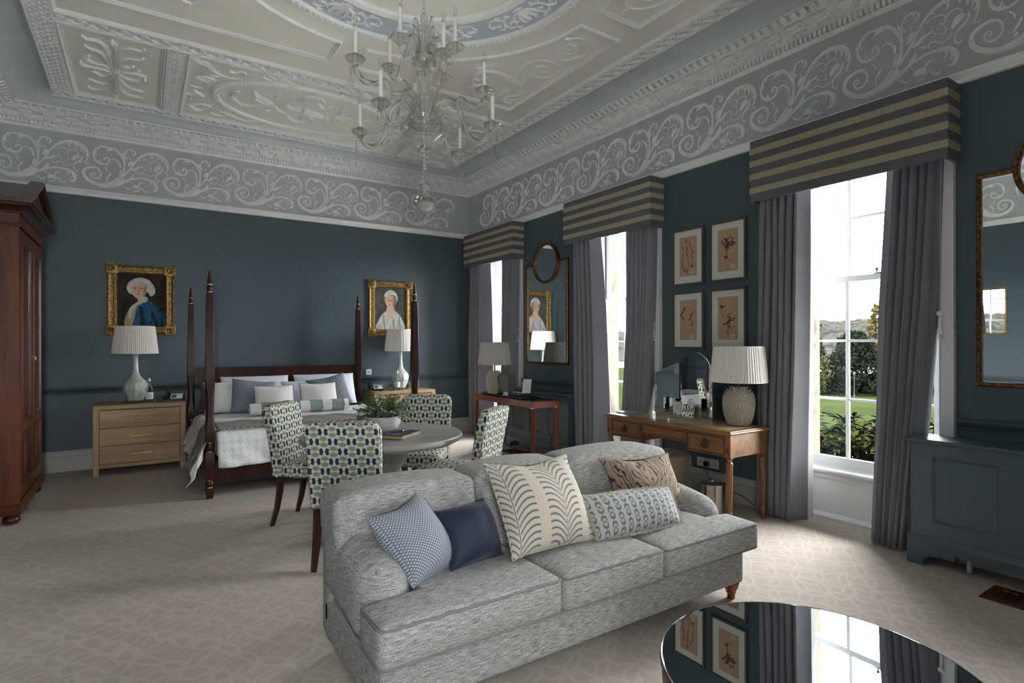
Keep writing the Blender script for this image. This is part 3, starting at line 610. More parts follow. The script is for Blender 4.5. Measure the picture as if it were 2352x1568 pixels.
# far bay ornaments
mb = MB()
for s in knobs([[(-9,23,16.0),(2,-343,14.4),(5,-578,11.2),(-1,-618,24.0),(-8,-646,8.0)],[(-9,23,16.0),(-12,248,12.8),(-14,489,12.8),(-17,585,20.8),(-19,650,6.4)],[(-28,-71,14.4),(-45,-312,16.0),(-77,-523,16.0),(-129,-599,14.4),(-193,-579,14.4),(-225,-622,8.0)],[(-34,-41,11.2),(-65,-225,14.4),(-109,-365,14.4),(-173,-393,12.8),(-218,-431,8.0)],[(-39,-11,9.6),(-89,-83,11.2),(-165,-84,11.2),(-228,-168,14.4),(-199,-235,6.4)],[(-50,50,9.6),(-128,21,11.2),(-214,25,12.8),(-264,6,17.6),(-277,-49,6.4)],[(-43,100,8.0),(-110,199,8.0),(-161,149,11.2),(-194,117,8.0),(-174,64,4.8)],[(-36,150,9.6),(-70,345,9.6),(-146,394,11.2),(-217,354,11.2),(-234,351,4.8)],[(-28,202,8.0),(-76,499,8.0),(-155,581,9.6),(-231,600,12.8),(-256,556,4.8)],[(8,-94,9.6),(24,-357,11.2),(53,-518,11.2),(129,-590,11.2),(204,-594,12.8),(230,-645,4.8)],[(11,-71,8.0),(38,-243,9.6),(100,-358,9.6),(187,-390,12.8),(222,-438,4.0)],[(24,-53,8.0),(62,-156,11.2),(106,-159,14.4),(142,-209,6.4)],[(23,2,9.6),(95,-18,11.2),(168,-39,12.8),(232,-25,16.0),(242,53,6.4)],[(21,58,8.0),(65,112,11.2),(120,133,14.4),(186,119,11.2),(205,49,4.8)],[(10,120,9.6),(53,264,11.2),(118,372,11.2),(195,383,14.4),(210,389,4.8)],[(4,180,9.6),(21,435,11.2),(76,556,11.2),(175,572,14.4),(210,582,4.8)],[(178,-153,14.4),(196,-111,11.2)],[(-32,38,19.2),(23,2,19.2)]]): mb.stroke([(p[0], p[1], p[2]*1.35) for p in s], lambda u, v, w: (-.2+u*1.0, 6.78+v, HC-.004-w), hmul=1.0, sub=3, hmin=.01)
an = mb.build('anthemion_spray', m_plaster, cg, smooth=60)
an2 = an.copy(); COL.objects.link(an2); an2.parent = cg; an2.location = (3.63, 0, 0)
mb = MB()
for s in knobs([[(-19,-20,24.0),(61,3,35.2),(173,44,27.2),(255,108,8.0)],[(-216,-36,8.0),(-150,-7,24.0),(-80,-17,20.8)],[(-173,231,8.0),(-100,340,17.6),(-6,359,17.6),(65,333,17.6),(120,237,14.4),(31,137,8.0),(-16,206,8.0),(5,352,9.6)],[(-201,-185,8.0),(-140,-225,12.8),(-116,-375,17.6),(-35,-428,19.2),(60,-424,16.0),(104,-351,6.4)],[(61,-287,11.2),(135,-193,16.0),(189,-265,8.0)],[(-374,-3,17.6),(-458,-85,19.2),(-544,-128,17.6),(-592,-225,9.6)],[(-368,29,14.4),(-462,20,14.4),(-549,-25,11.2)],[(-373,67,9.6),(-467,128,9.6),(-571,197,8.0)],[(-364,-9,11.2),(-378,-204,9.6),(-359,-282,6.4)],[(-342,46,12.8),(-275,147,11.2),(-190,205,9.6)],[(-378,106,9.6),(-398,191,9.6),(-368,227,4.8)],[(-365,-78,8.0),(-295,-191,8.0),(-200,-287,4.0)],[(-660,219,8.0),(-728,126,11.2),(-784,29,14.4),(-779,-103,12.8),(-730,-135,4.8)],[(-571,197,6.4),(-662,203,6.4)],[(326,-56,17.6),(401,-66,19.2),(499,-51,17.6),(565,-54,6.4)],[(335,-23,11.2),(464,52,11.2),(553,76,4.8)],[(305,-81,11.2),(341,-180,8.0),(314,-311,6.4),(346,-331,4.0)],[(313,-9,9.6),(286,128,9.6),(242,157,4.8)],[(331,98,8.0),(349,209,8.0)],[(666,44,8.0),(711,-27,11.2),(687,-135,9.6),(643,-145,4.8)]]): mb.stroke([(p[0], p[1], p[2]*1.35) for p in s], lambda u, v, w: (1.612+u, 6.75+v, HC-.004-w), hmul=1.0, sub=3, hmin=.01)
mb.build('oval_trophy', m_plaster, cg, smooth=60)
for sx in (1, -1):
    mb = MB()
    for s in knobs([[(-1220,-700,6.4),(-1173,-681,17.6),(-1122,-615,12.8),(-1073,-595,12.8),(-1051,-558,6.4)],[(-1126,-663,9.6),(-1069,-650,11.2),(-1019,-526,12.8),(-933,-446,9.6),(-831,-429,8.0),(-737,-490,8.0),(-734,-605,9.6),(-777,-631,8.0),(-829,-570,11.2),(-872,-596,11.2)],[(-722,-528,8.0),(-678,-641,9.6),(-586,-701,8.0),(-476,-661,9.6),(-485,-598,11.2),(-550,-612,11.2),(-578,-651,6.4)],[(-462,-699,6.4),(-377,-697,8.0),(-273,-618,8.0),(-197,-669,9.6),(-205,-752,9.6),(-268,-740,11.2)],[(-187,-675,8.0),(-126,-745,3.2)],[(-76,-807,4.0),(41,-794,6.4),(117,-689,9.6),(184,-701,11.2),(198,-774,8.0),(121,-755,6.4)],[(-1062,-577,11.2),(-1108,-441,12.8),(-1147,-334,12.8),(-1111,-245,12.8),(-1048,-200,11.2),(-1045,-53,11.2),(-1113,-8,11.2),(-1175,-28,8.0)],[(-1097,-311,6.4),(-1039,-321,9.6),(-968,-310,11.2),(-957,-389,9.6),(-1015,-379,4.8)],[(-1138,69,8.0),(-1092,134,12.8),(-1045,200,11.2),(-1047,300,6.4)],[(-1201,205,6.4),(-1159,209,14.4),(-1112,146,8.0)],[(-1151,335,6.4),(-1160,512,11.2),(-1089,607,14.4),(-1020,635,9.6)],[(-1119,485,9.6),(-1047,437,12.8),(-958,449,12.8),(-948,551,8.0),(-1025,565,6.4)],[(-1232,774,4.8),(-1149,683,8.0),(-1061,680,6.4)],[(-928,649,6.4),(-867,685,12.8),(-787,672,9.6),(-788,558,6.4)],[(-846,558,6.4),(-726,593,9.6),(-620,680,8.0),(-498,681,11.2),(-442,644,8.0),(-531,622,6.4)],[(-388,671,4.8),(-277,660,9.6),(-178,638,9.6),(-79,680,4.0)],[(70,693,4.8),(173,671,9.6),(291,594,8.0),(359,640,9.6),(466,617,4.0)]]):
        if max(p[0] for p in s) > -150: continue
        mb.stroke([(p[0], p[1], p[2]*1.35) for p in s], lambda u, v, w: (1.612+sx*u, 6.75+v, HC-.004-w), hmul=1.0, sub=3, hmin=.01)
    mb.build('spandrel_scroll', m_plaster, cg, smooth=60)
cring(0, 0, 'oval_moulding', m_plaster, [(.93, .004), (.935, .024), (.95, .032), (.965, .024), (.985, .03), (1.0, .022), (1.01, .004)], c=(1.612, 6.76), ex=.98, ey=.63)
eo = MB()
for i in range(110):
    a = 2*math.pi*i/110; eo.lathe([(0, -.013), (.009, -.006), (.010, .006), (0, .013)], n=5, T=Matrix.Translation((1.612+.975*.98*math.cos(a), 6.76+.975*.63*math.sin(a), HC-.028))@Matrix.Rotation(a, 4, 'Z')@Matrix.Rotation(math.pi/2, 4, 'Y'))
eo.build('oval_egg_moulding', m_plaster, cg, smooth=60, kind='stuff')

# ------------------------------------------------------------ windows
def window(n, face, c):
    """window in a wall; local frame: u along wall, d = outwards from the wall face, z up"""
    if face == 'x': F = lambda u, d, z: (XW+d, c+u, z)
    else: F = lambda u, d, z: (c+u, YN-d, z)
    def bx(mb, u0, d0, z0, u1, d1, z1, r=0):
        a = F(u0, d0, z0); b = F(u1, d1, z1); mb.box(tuple(min(p, q) for p, q in zip(a, b)), tuple(max(p, q) for p, q in zip(a, b)), r=r, seg=1); return mb
    fr = MB()
    for s in (-1, 1):                                    # splayed shutter boxes, head soffit
        P = [(s*.585, -.004), (s*.505, .245), (s*.60, .245), (s*.60, -.004)]
        fr.prism(P, 0, OT, lambda u, v, w: F(u, v, w))
        bx(fr, s*.505, .225, 0, s*.53, .36, OT)
        # raised panels on the splay
        for (z0, z1) in ((.12, .80), (.92, 1.62), (1.74, 2.90)):
            q = .075
            for (ta, tb, za, zb_) in ((.18, .24, z0, z1), (.80, .86, z0, z1), (.18, .86, z0, z0+.018), (.18, .86, z1-.018, z1)):
                g = lambda t: (s*(.585-.08*t), .245*t)
                pa = g(ta); pb = g(tb); nrm = (-s*.245/.258*1.0, -.08/.258)
                vs = [F(p[0]+nrm[0]*o, p[1]+nrm[1]*o, z) for z in (za, zb_) for p in (pa, pb) for o in (0, .010)]
                fr.add(vs, [(0, 1, 3, 2), (4, 6, 7, 5), (0, 4, 5, 1), (2, 3, 7, 6), (1, 5, 7, 3), (0, 2, 6, 4)])
    bx(fr, -.60, -.004, OT-.01, .60, .36, OT+.03)
    w = fr.build('window_%d' % n, m_white, smooth=0); struct(w)
    arch = MB()
    for s in (-1, 1):
        arch.strip([(0, .0), (.02, .0), (.024, .012), (.034, .018), (.034, .05), (.04, .07), (.044, .09), (.0, .09)], 0, OT, lambda t, a, b: F(s*(.585+b), -a, t))
    arch.strip([(0, .0), (.02, .0), (.034, .018), (.044, .09), (.0, .09)], -.675, .675, lambda t, a, b: F(t, -a, OT+b))
    arch.build('architrave', m_white, w, smooth=30)
    ap = MB(); bx(ap, -.53, .232, 0, .53, .26, .40); ap.build('apron_panel', m_white, w, smooth=0)
    sk = MB().strip([(.232, 0), (.205, 0), (.203, .015), (.212, .03), (.222, .040), (.232, .044)], -.53, .53, lambda t, a, b: F(t, a, b)); sk.build('apron_skirting', m_white, w, smooth=30)
    si = MB().strip([(.232, .315), (.222, .320), (.215, .34), (.218, .352), (.195, .365), (.185, .375), (.170, .385), (.165, .398), (.170, .408), (.185, .414), (.20, .418), (.26, .424), (.26, .445), (.36, .45), (.36, .40), (.24, .40)], -.53, .53, lambda t, a, b: F(t, a, b)); si.build('window_sill', m_white, w, smooth=30)
    def sash(d, z0, z1, rows, top, bot, name):
        mb = MB(); bx(mb, -.505, d, z0, -.45, d+.035, z1); bx(mb, .45, d, z0, .505, d+.035, z1); bx(mb, -.45, d, z1-top, .45, d+.035, z1); bx(mb, -.45, d, z0, .45, d+.035, z0+bot)
        s = mb.build(name, m_white, w, smooth=0)
        mv = MB()
        for u in (-.152, .152): bx(mv, u-.013, d+.004, z0+bot, u+.013, d+.032, z1-top, r=.004)
        mv.build('glazing_bar', m_white, s, smooth=0)
        hh = (z1-top-z0-bot)/rows
        for k in range(1, rows):
            mh = MB(); bx(mh, -.45, d+.006, z0+bot+k*hh-.011, .45, d+.030, z0+bot+k*hh+.011, r=.004); mh.build('glazing_bar', m_white, s, smooth=0)
        for k in range(rows):
            for (u0, u1) in ((-.45, -.152), (-.152, .152), (.152, .45)):
                g = MB(); a = F(u0, d+.018, z0+bot+k*hh); b = F(u1, d+.018, z0+bot+(k+1)*hh)
                if face == 'x': g.add([(a[0], a[1], a[2]), (a[0], b[1], a[2]), (a[0], b[1], b[2]), (a[0], a[1], b[2])], [(0, 1, 2, 3)])
                else: g.add([(a[0], a[1], a[2]), (b[0], a[1], a[2]), (b[0], a[1], b[2]), (a[0], a[1], b[2])], [(0, 1, 2, 3)])
                g.build('window_pane', m_pane, s, smooth=0)
        return s
    s1 = sash(.275, .43, 1.985, 3, .045, .075, 'lower_sash'); s2 = sash(.315, 1.945, OT, 2, .05, .045, 'upper_sash')
    fa = MB().lathe([(0, 0), (.012, .002), (.006, .008), (.005, .022), (.012, .030), (.013, .038), (.008, .046), (0, .048)], n=12, T=Matrix.Translation(F(-.07, .285, 1.985))); bx(fa, -.10, .275, 1.985, -.05, .298, 1.992); bx(fa, -.14, .28, 1.988, -.08, .292, 1.997)
    fa.build('sash_fastener', m_greyp, w, label='grey sash fastener on the meeting rail')
    st = MB().lathe([(0, 0), (.008, .004), (.008, .012), (0, .016)], n=8, T=Matrix.Translation(F(.500, .262, 2.04))@Matrix.Rotation(R_(90), 4, 'X')); st.build('sash_stop', m_greyp, w)
    # blind cord cleat on the near reveal
    cl = MB(); cl.tube([F(-.602, -.050, 1.50), F(-.602, -.050, 1.62)], [.011, .011], 8); cl.lathe([(0, -.006), (.018, -.006), (.018, .006), (0, .006)], n=12, T=Matrix.Translation(F(-.602, -.052, 1.64))@Matrix.Rotation(R_(90), 4, 'Y')); bx(cl, -.62, -.065, 1.47, -.585, -.03, 1.485)
    cl.build('cord_tensioner', m_white, w, label='white cord tensioner on the side reveal')
    cc = MB().tube([F(-.602, -.055, 1.64), F(-.612, -.075, 2.2), F(-.625, -.085, 2.68)], .0015, 4); cc.build('blind_cord', m_paper, w)
    return w
for i, y in enumerate(WINY):
    w_ = window(i+1, 'x', y)
    if i == 3:                                          # folding shutter leaf standing out from the far reveal
        A = Vector((XW+.02, y+.575, 0)); B = Vector((XW+.262, y+.335, 0)); d = (B-A).normalized(); n_ = Vector((-d.y, d.x, 0)); n_ = n_ if n_.y < 0 else -n_; Lw = (B-A).length
        F2 = lambda u, v, q: tuple(A+d*u+n_*q+Vector((0, 0, v)))
        MB().prism([(0, .46), (Lw, .46), (Lw, 2.96), (0, 2.96)], -.012, .012, F2).build('shutter_leaf', m_white, w_, smooth=0)
        for (z0, z1) in ((.52, 1.10), (1.18, 1.30), (1.38, 1.62), (1.70, 2.90)):
            MB().ring([(0, .012), (.0, .020), (.012, .022), (.02, .006), (.05, .010), (.052, .012)], (.035, z0, Lw-.035, z1), F2).build('shutter_panel', m_white, w_, smooth=0)
for i, x in enumerate(FILL_WX): window(i+5, 'y', x)  # added window out of view, lets fill light into the room
# ------------------------------------------------------------ pelmets and curtains
names4 = ['hidden beside the right mirror', 'nearest the right mirror', 'in the middle of the window wall', 'at the far corner beside the bed']
wl = ['behind the camera end of the window wall', 'at the nearest window, beside the radiator cover', 'at the middle window, beside the four plant prints', 'at the farthest window, beside the back wall']
def pelmet(c, lab):
    t = thing('pelmet', lab, 'pelmet', (XW, c, 2.63), group=None)
    x0 = -.203; h_ = .515; y = .70; mb = MB()
    mb.box((x0, -y, 0), (x0+.02, y, h_), r=.003, seg=1); mb.box((x0+.02, -y, 0), (-.001, -y+.02, h_)); mb.box((x0+.02, y-.02, 0), (-.001, y, h_)); mb.box((x0+.02, -y+.02, h_-.02), (-.001, y-.02, h_-.002))
    mb.build('pelmet_box', m_pelg, t, smooth=0)
    for a, b in ((.126, .223), (.33, .427), (.543, .64), (.767, .864)):
        z0, z1 = h_*(1-b), h_*(1-a); s = MB()
        s.box((x0-.003, -y-.003, z0), (x0+.001, y+.003, z1)); s.box((x0+.001, -y-.003, z0), (-.003, -y+.001, z1)); s.box((x0+.001, y-.001, z0), (-.003, y+.003, z1))
        s.build('braid_stripe', m_braid, t, smooth=0)
    return t
pelmet(WINY[1], 'charcoal pelmet with four gold braid stripes over the nearest window')
pelmet(WINY[2]+.0, 'charcoal pelmet with four gold braid stripes over the middle window')
pelmet(WINY[3], 'charcoal pelmet with four gold braid stripes over the farthest window by the bed')
pelmet(WINY[0], 'charcoal pelmet with gold braid stripes over the window behind the right mirror')
def interp(tab, z):
    for (za, va), (zb, vb) in zip(tab, tab[1:]):
        if za >= z >= zb: return va+(vb-va)*(za-z)/(za-zb)
    return tab[-1][1] if z < tab[-1][0] else tab[0][1]
def curtain(c, inner, outer, lab, seed, nf=6, amp=.030, flat=.16, xin=.07, lining=False):
    """inner/outer: tables of (z, y offset from the window centre) for the edge towards / away from the glass"""
    rnd = random.Random(seed); ph = [rnd.uniform(-.6, .6) for _ in range(12)]; wd = [rnd.uniform(.8, 1.25) for _ in range(nf)]; tot = sum(wd); acc = [0]
    for w_ in wd: acc.append(acc[-1]+w_/tot)
    def phase(t):
        for k in range(nf):
            if t <= acc[k+1]: return k+(t-acc[k])/(acc[k+1]-acc[k])
        return nf
    zt = 2.76; zb = .012
    def f(t, s):
        z = zt+(zb-zt)*s; yi = interp(inner, z); yo = interp(outer, z)
        tt = max(0, (t-flat)/(1-flat)); yy = yi+(yo-yi)*(t+.012*math.sin(9*s+seed+t*5)*(t*(1-t)*4))
        p = phase(tt); a_ = amp*(.75+.45*s)*(1 if t > flat else (t/flat)**2)
        sn = math.cos(2*math.pi*p+ph[int(min(p, nf-1))]*s*.8)
        x = XW-.105+xin*(1-min(1, t/flat))*(.6+.6*s)-a_*(abs(sn)**.7*(1 if sn > 0 else -1))+.008*math.sin(5*s+p*2)
        yy += .016*math.sin(4*math.pi*p+1)*(1 if t > flat else 0)*(.5+.5*s)
        if t > .90:
            k = (t-.90)/.10; x = x+(XW-.008-x)*k**.7; yy = c+yo+(yi-yo)*.02*(1-k); return (x, yy, z)
        return (min(x, XW+.05), c+yy, z)
    t = thing('curtain', lab, 'curtain', (0, 0, 0), group=None)
    o = MB().grid(f, nf*16, 26).build('curtain_drape', m_curt, t, smooth=180)
    md = o.modifiers.new('thick', 'SOLIDIFY'); md.thickness = .004; md.offset = 0
    if lining:
        g = lambda t_, s: (lambda p: (p[0]+.045, p[1]-(.022 if interp(inner, 1) > 0 else -.022)*(1-t_)*(s**1.5), max(.03, p[2])))(f(t_*.30, s))
        l = MB().grid(g, 12, 20).build('lining', m_lining, t, smooth=180)
    return t
Rin = [(2.76, -.30), (2.64, -.30), (1.70, -.24), (.9, -.225), (0, -.19)]
Rout = [(2.76, -.625), (1.70, -.59), (.95, -.53), (.5, -.485), (0, -.445)]
curtain(WINY[1], Rin, Rout, 'grey curtain on the right of the nearest window, against the radiator cover', 3, nf=5, amp=.036, flat=.2, xin=.02)
curtain(WINY[1], [(2.76, .27), (2.64, .27), (1.2, .30), (0, .33)], [(2.76, .695), (0, .74)], 'grey curtain on the left of the nearest window, behind the desk lamp', 5, nf=6, flat=.17, xin=.10, lining=True)
curtain(WINY[2], [(2.76, -.245), (1.6, -.235), (.92, -.19), (0, -.16)], [(2.76, -.66), (1.6, -.615), (.92, -.575), (0, -.47)], 'grey curtain on the right of the middle window, beside the plant prints', 8, nf=6, xin=.02)
curtain(WINY[2], [(2.76, .21), (2.64, .20), (2.0, .155), (1.5, .13), (.8, .10), (0, .08)], [(2.76, .695), (0, .64)], 'grey curtain on the left of the middle window, beside the tall mirror', 11, nf=5, flat=.24, xin=.10)
curtain(WINY[3], [(2.76, -.26), (1.0, -.25), (0, -.22)], [(2.76, -.65), (1.0, -.60), (0, -.595)], 'dark grey curtain on the right of the farthest window, behind the grey lamp', 14, nf=6, xin=.02)
curtain(WINY[3], [(2.76, .14), (1.0, .12), (0, .10)], [(2.76, .695), (0, .72)], 'grey curtain with a lilac edge on the left of the farthest window', 17, nf=5, flat=.42, xin=.10)
curtain(WINY[0], [(2.76, .29), (0, .30)], [(2.76, .66), (0, .50)], 'grey curtain on the left of the window behind the right mirror', 21)
curtain(WINY[0], [(2.76, -.29), (0, -.30)], [(2.76, -.69), (0, -.72)], 'grey curtain on the right of the window behind the right mirror', 23)

for s, side in ((-1, 'left'), (1, 'right')):  # unseen drapes added to narrow the fill window and weaken its light
    t = thing('curtain', 'added grey curtain cutting fill light at the unseen window behind the camera, %s one' % side, 'curtain', (FILL_WX[0], YN, 0))
    MB().grid(lambda u, v: (s*(.18+.52*u), .10+.03*math.cos(u*50+v), 2.9-2.88*v), 60, 12).build('curtain_drape', m_curt, t, smooth=180)

# ------------------------------------------------------------ bronze framed mirrors with a round mirror on top
def tall_mirror(yc, lab):
    t = thing('wall_mirror', lab, 'mirror', (XW, yc, 1.168))
    H = 1.352; w = .455; R = .27; zc = 1.336; prof = [(0, .002), (0, .026), (.006, .034), (.020, .036), (.027, .030), (.028, .012)]
    F = lambda u, v, q: (-q, u, v)
    fr = MB(); a = math.asin(min(1, (H-.014-zc)/R)); ux = R*math.cos(a)
    fr.strip([(o, q) for o, q in prof]+[(.028, .002)], -w, w, lambda tt, o, q: F(tt, o, q))
    for s in (-1, 1):
        fr.strip([(o, q) for o, q in prof]+[(.028, .002)], 0, H, lambda tt, o, q: F(s*(w-o), tt, q))
        fr.strip([(o, q) for o, q in prof]+[(.028, .002)], ux-.01, w, lambda tt, o, q: F(s*tt, H-o, q))
    fr.build('frame', m_bronze, t, smooth=35)
    g = MB().box((-.014, -w+.026, .026), (-.010, w-.026, H-.026)); g.build('mirror_glass', m_mirror, t, smooth=0)
    rg = MB(); n = 64; pr = [(R, .004), (R, .040), (R-.006, .050), (R-.022, .052), (R-.032, .044), (R-.034, .024), (R-.034, .018)]
    vs = [F(r*math.cos(2*math.pi*i/n), zc+r*math.sin(2*math.pi*i/n), q) for i in range(n) for r, q in pr]; k = len(pr)
    rg.add(vs, [(i*k+j, ((i+1) % n)*k+j, ((i+1) % n)*k+j+1, i*k+j+1) for i in range(n) for j in range(k-1)]).build('round_frame', m_bronze, t, smooth=35)
    rm = MB(); rm.add([F((R-.030)*math.cos(2*math.pi*i/n), zc+(R-.030)*math.sin(2*math.pi*i/n), .026) for i in range(n)], [tuple(range(n))]); rm.build('round_mirror_glass', m_mirror, t, smooth=0)
tall_mirror(5.985, 'bronze framed mirror with a round mirror on top, above the console table')
tall_mirror(.925, 'bronze framed mirror with a round top, above the right radiator cover')
t = thing('wall_mirror', 'small gilt mirror on the left wall, facing the windows', 'mirror', (XL, 3.18, 1.56))
MB().ring([(0, .002), (0, .02), (.012, .024), (.022, .012), (.024, .004)], (-.34, 0, .34, .68), lambda u, v, w: (w, u, v)).build('frame', m_gold, t, smooth=30)
MB().box((.004, -.32, .02), (.008, .32, .66)).build('mirror_glass', m_mirror, t, smooth=0)

# ------------------------------------------------------------ pressed plant prints
def sprig(mb, pts, w, F, leaves=0, ls=.012, seed=0, z=.0006):
    rnd = random.Random(seed)
    mb.stroke([(p[0]*1000, p[1]*1000, w*1000) for p in pts], F, hmul=.3, sub=3, hmin=z)
    P = smooth_path([(p[0], p[1], 0) for p in pts], 6)
    for i in range(leaves):
        q = P[rnd.randrange(len(P))]; a = rnd.uniform(0, 6.28); l = ls*rnd.uniform(.6, 1.3)
        mb.stroke([(q.x*1000, q.y*1000, .6), ((q.x+l*.6*math.cos(a))*1000, (q.y+l*.6*math.sin(a))*1000, l*260), ((q.x+l*1.3*math.cos(a))*1000, (q.y+l*1.3*math.sin(a))*1000, .5)], F, hmul=.2, sub=2, hmin=z)
def print_frame(y0, y1, z0, z1, lab, plants, label_pos):
    yc = (y0+y1)/2; hw = abs(y1-y0)/2; H = z1-z0
    t = thing('picture_frame', lab, 'picture', (XW, yc, z0), group=None)
    F = lambda u, v, q: (-q, -u, v)      # u to the right as seen from the room
    MB().ring([(0, .001), (0, .030), (.018, .030), (.020, .028), (.022, .010)], (-hw, 0, hw, H), F).build('frame', m_frameg, t, smooth=30)
    MB().box((-.012, -hw+.018, .018), (-.002, hw-.018, H-.018)).build('mount', m_mount, t, smooth=0)
    pw = hw*.545; ph0 = .125*H+.02; ph1 = H-.145*H
    p = MB().box((-.0128, -pw, ph0), (-.0118, pw, ph1)).build('herbarium_sheet', m_tan, t, smooth=0)
    mb = MB(); G = lambda u, v, q: F(u, v, .0130+q); W2 = 2*pw; H2 = ph1-ph0
    for k, (pts, w, lv, ls) in enumerate(plants):
        sprig(mb, [(-pw+a*W2, ph0+b*H2) for a, b in pts], w, G, lv, ls, seed=k+7)
    mb.build('pressed_plant', m_herb, t, smooth=60)
    lu, lv_ = label_pos; tg = MB(); tg.box((-.0134, -(-pw+lu*W2)-.052, ph0+lv_*H2), (-.0129, -(-pw+lu*W2), ph0+lv_*H2+.038)); to = tg.build('paper_label', plain('label_paper', (.50, .46, .36), .8), t, smooth=0)
    ln_ = MB()
    for i in range(4): ln_.box((-.0137, -(-pw+lu*W2)-.046, ph0+lv_*H2+.006+i*.008), (-.0135, -(-pw+lu*W2)-.010, ph0+lv_*H2+.0072+i*.008))
    ln_.build('handwriting', m_herb, t, smooth=0)
P1 = [([(.42, .90), (.42, .72), (.48, .5), (.53, .25), (.45, .10)], .0020, 16, .012), ([(.22, .78), (.20, .55), (.14, .38), (.25, .16)], .0018, 16, .012), ([(.55, .84), (.72, .62), (.74, .24)], .0018, 16, .012), ([(.42, .90), (.38, .92), (.35, .9)], .0025, 5, .008), ([(.24, .18), (.32, .15)], .006, 4, .012), ([(.68, .26), (.76, .22)], .007, 6, .012), ([(.43, .14), (.47, .06)], .004, 4, .012)]
P2 = [([(.42, .34), (.46, .5), (.50, .62)], .003, 0, .01), ([(.47, .55), (.30, .66), (.14, .70)], .0016, 14, .020), ([(.49, .58), (.42, .72), (.36, .80)], .0016, 12, .020), ([(.50, .60), (.55, .74), (.56, .84)], .0016, 12, .020), ([(.50, .58), (.66, .68), (.76, .76)], .0016, 12, .020), ([(.50, .56), (.70, .62), (.86, .66)], .0016, 12, .020), ([(.36, .34), (.48, .33)], .009, 6, .012), ([(.44, .33), (.56, .27), (.62, .24)], .0008, 2, .01), ([(.44, .33), (.36, .26)], .0008, 2, .01)]
P3 = [([(.30, .80), (.18, .68), (.06, .58)], .0018, 12, .016), ([(.10, .62), (.22, .54), (.30, .56)], .002, 10, .016), ([(.28, .82), (.30, .78)], .008, 3, .012), ([(.80, .66), (.66, .60), (.62, .52), (.70, .42), (.72, .34)], .0022, 14, .018), ([(.52, .52), (.66, .52)], .002, 5, .014), ([(.68, .66), (.70, .58)], .003, 3, .014)]
P4 = [([(.20, .80), (.18, .70), (.24, .56), (.22, .50)], .0012, 1, .01), ([(.14, .79), (.28, .76)], .010, 5, .020), ([(.30, .77), (.34, .80)], .006, 2, .016), ([(.50, .12), (.50, .30), (.55, .46), (.56, .60)], .0018, 12, .020), ([(.34, .38), (.50, .42), (.66, .44)], .005, 10, .022), ([(.56, .44), (.76, .46), (.86, .54)], .002, 6, .018), ([(.50, .30), (.70, .26), (.80, .34)], .0012, 4, .012), ([(.50, .22), (.40, .14)], .0012, 2, .01), ([(.55, .52), (.44, .54)], .004, 4, .018)]
print_frame(3.863, 3.482, 2.013, 2.573, 'grey framed print of three pressed stems, upper left of the four plant prints', P1, (.62, .05))
print_frame(3.418, 3.030, 2.013, 2.573, 'grey framed print of one bushy pressed plant with its root, upper right of the four', P2, (.62, .05))
print_frame(3.863, 3.482, 1.385, 1.950, 'grey framed print of two small pressed sprigs, lower left of the four plant prints', P3, (.58, .02))
print_frame(3.418, 3.030, 1.385, 1.950, 'grey framed print of pressed round leaves, lower right behind the lamp shade', P4, (.62, .03))

# ------------------------------------------------------------ radiator covers
def rad_cover(y0, y1, xf, lab, nb):
    Wd = y1-y0; D = XW-xf; t = thing('radiator_cover', lab, 'radiator cover', (XW, (y0+y1)/2, 0))
    h = Wd/2; X = lambda d: -D+d
    b = MB(); pn = []
    # stiles and rails with recessed panels
    pw = (Wd-.12*(nb+1))/nb
    def fb(m, u0, z0, u1, z1, d0=0, d1=.018): m.box((X(d0), u0, z0), (X(d1), u1, z1)); return m
    f = MB(); fb(f, -h, .19, h, .285); fb(f, -h, .71, h, .80)
    for i in range(nb+1): fb(f, -h+i*(pw+.12), .285, -h+i*(pw+.12)+.12, .71)
    f.box((X(.018), -h, .0), (-.001, -h+.018, .80)); f.box((X(.018), h-.018, .0), (-.001, h, .80))
    f.build('carcass', m_bluegloss, t, smooth=0)
    for i in range(nb):
        u0 = -h+.12+i*(pw+.12)
        p = MB(); p.box((X(.010), u0, .285), (X(.016), u0+pw, .71))
        p.ring([(0, 0), (.004, .003), (.012, -.004), (.018, -.0095)], (u0, .285, u0+pw, .71), lambda u, v, w: (X(0)-w, u, v)); p.build('panel', m_bluegloss, t, smooth=30)
    tp = MB().strip([(-.030, .800), (-.034, .806), (-.034, .816), (-.030, .822), (D-.002, .822), (D-.002, .800)], -h-.032, h+.032, lambda tt, a, z: (X(a), tt, z)); tp.build('top_board', m_bluegloss, t, smooth=30)
    tb = MB().strip([(-.002, .790), (-.014, .800), (-.002, .800)], -h, h, lambda tt, a, z: (X(a), tt, z)); tb.build('top_moulding', m_bluegloss, t, smooth=30)
    pr = [(.0, .195), (-.006, .190), (-.008, .180), (-.014, .172), (-.016, .160), (-.020, .155), (-.020, .140), (0, .140)]
    MB().strip(pr, -h-.015, h+.015, lambda tt, a, z: (X(a), tt, z)).build('base_moulding', m_bluegloss, t, smooth=30)
    for s in (-1, 1):
        P = [(h+.015, 0), (h+.015, .142), (0, .142), (0, .105), (h-.16, .105), (h-.155, .09), (h-.12, .085), (h-.10, .075), (h-.082, .05), (h-.082, 0)]
        MB().prism([(s*u, z) for u, z in P], X(-.018), X(0), lambda u, v, w: (w, u, v)).build('bracket_foot', m_bluegloss, t, smooth=0)
    inn = MB().box((X(.05), -h+.02, .10), (-.03, h-.02, .74)).build('radiator', m_blackm, t, smooth=0)
rad_cover(.15, 1.665, 4.262, 'dark blue radiator cover under the right mirror', 3)
rad_cover(5.30, 6.63, 4.30, 'dark blue radiator cover behind the console table', 3)
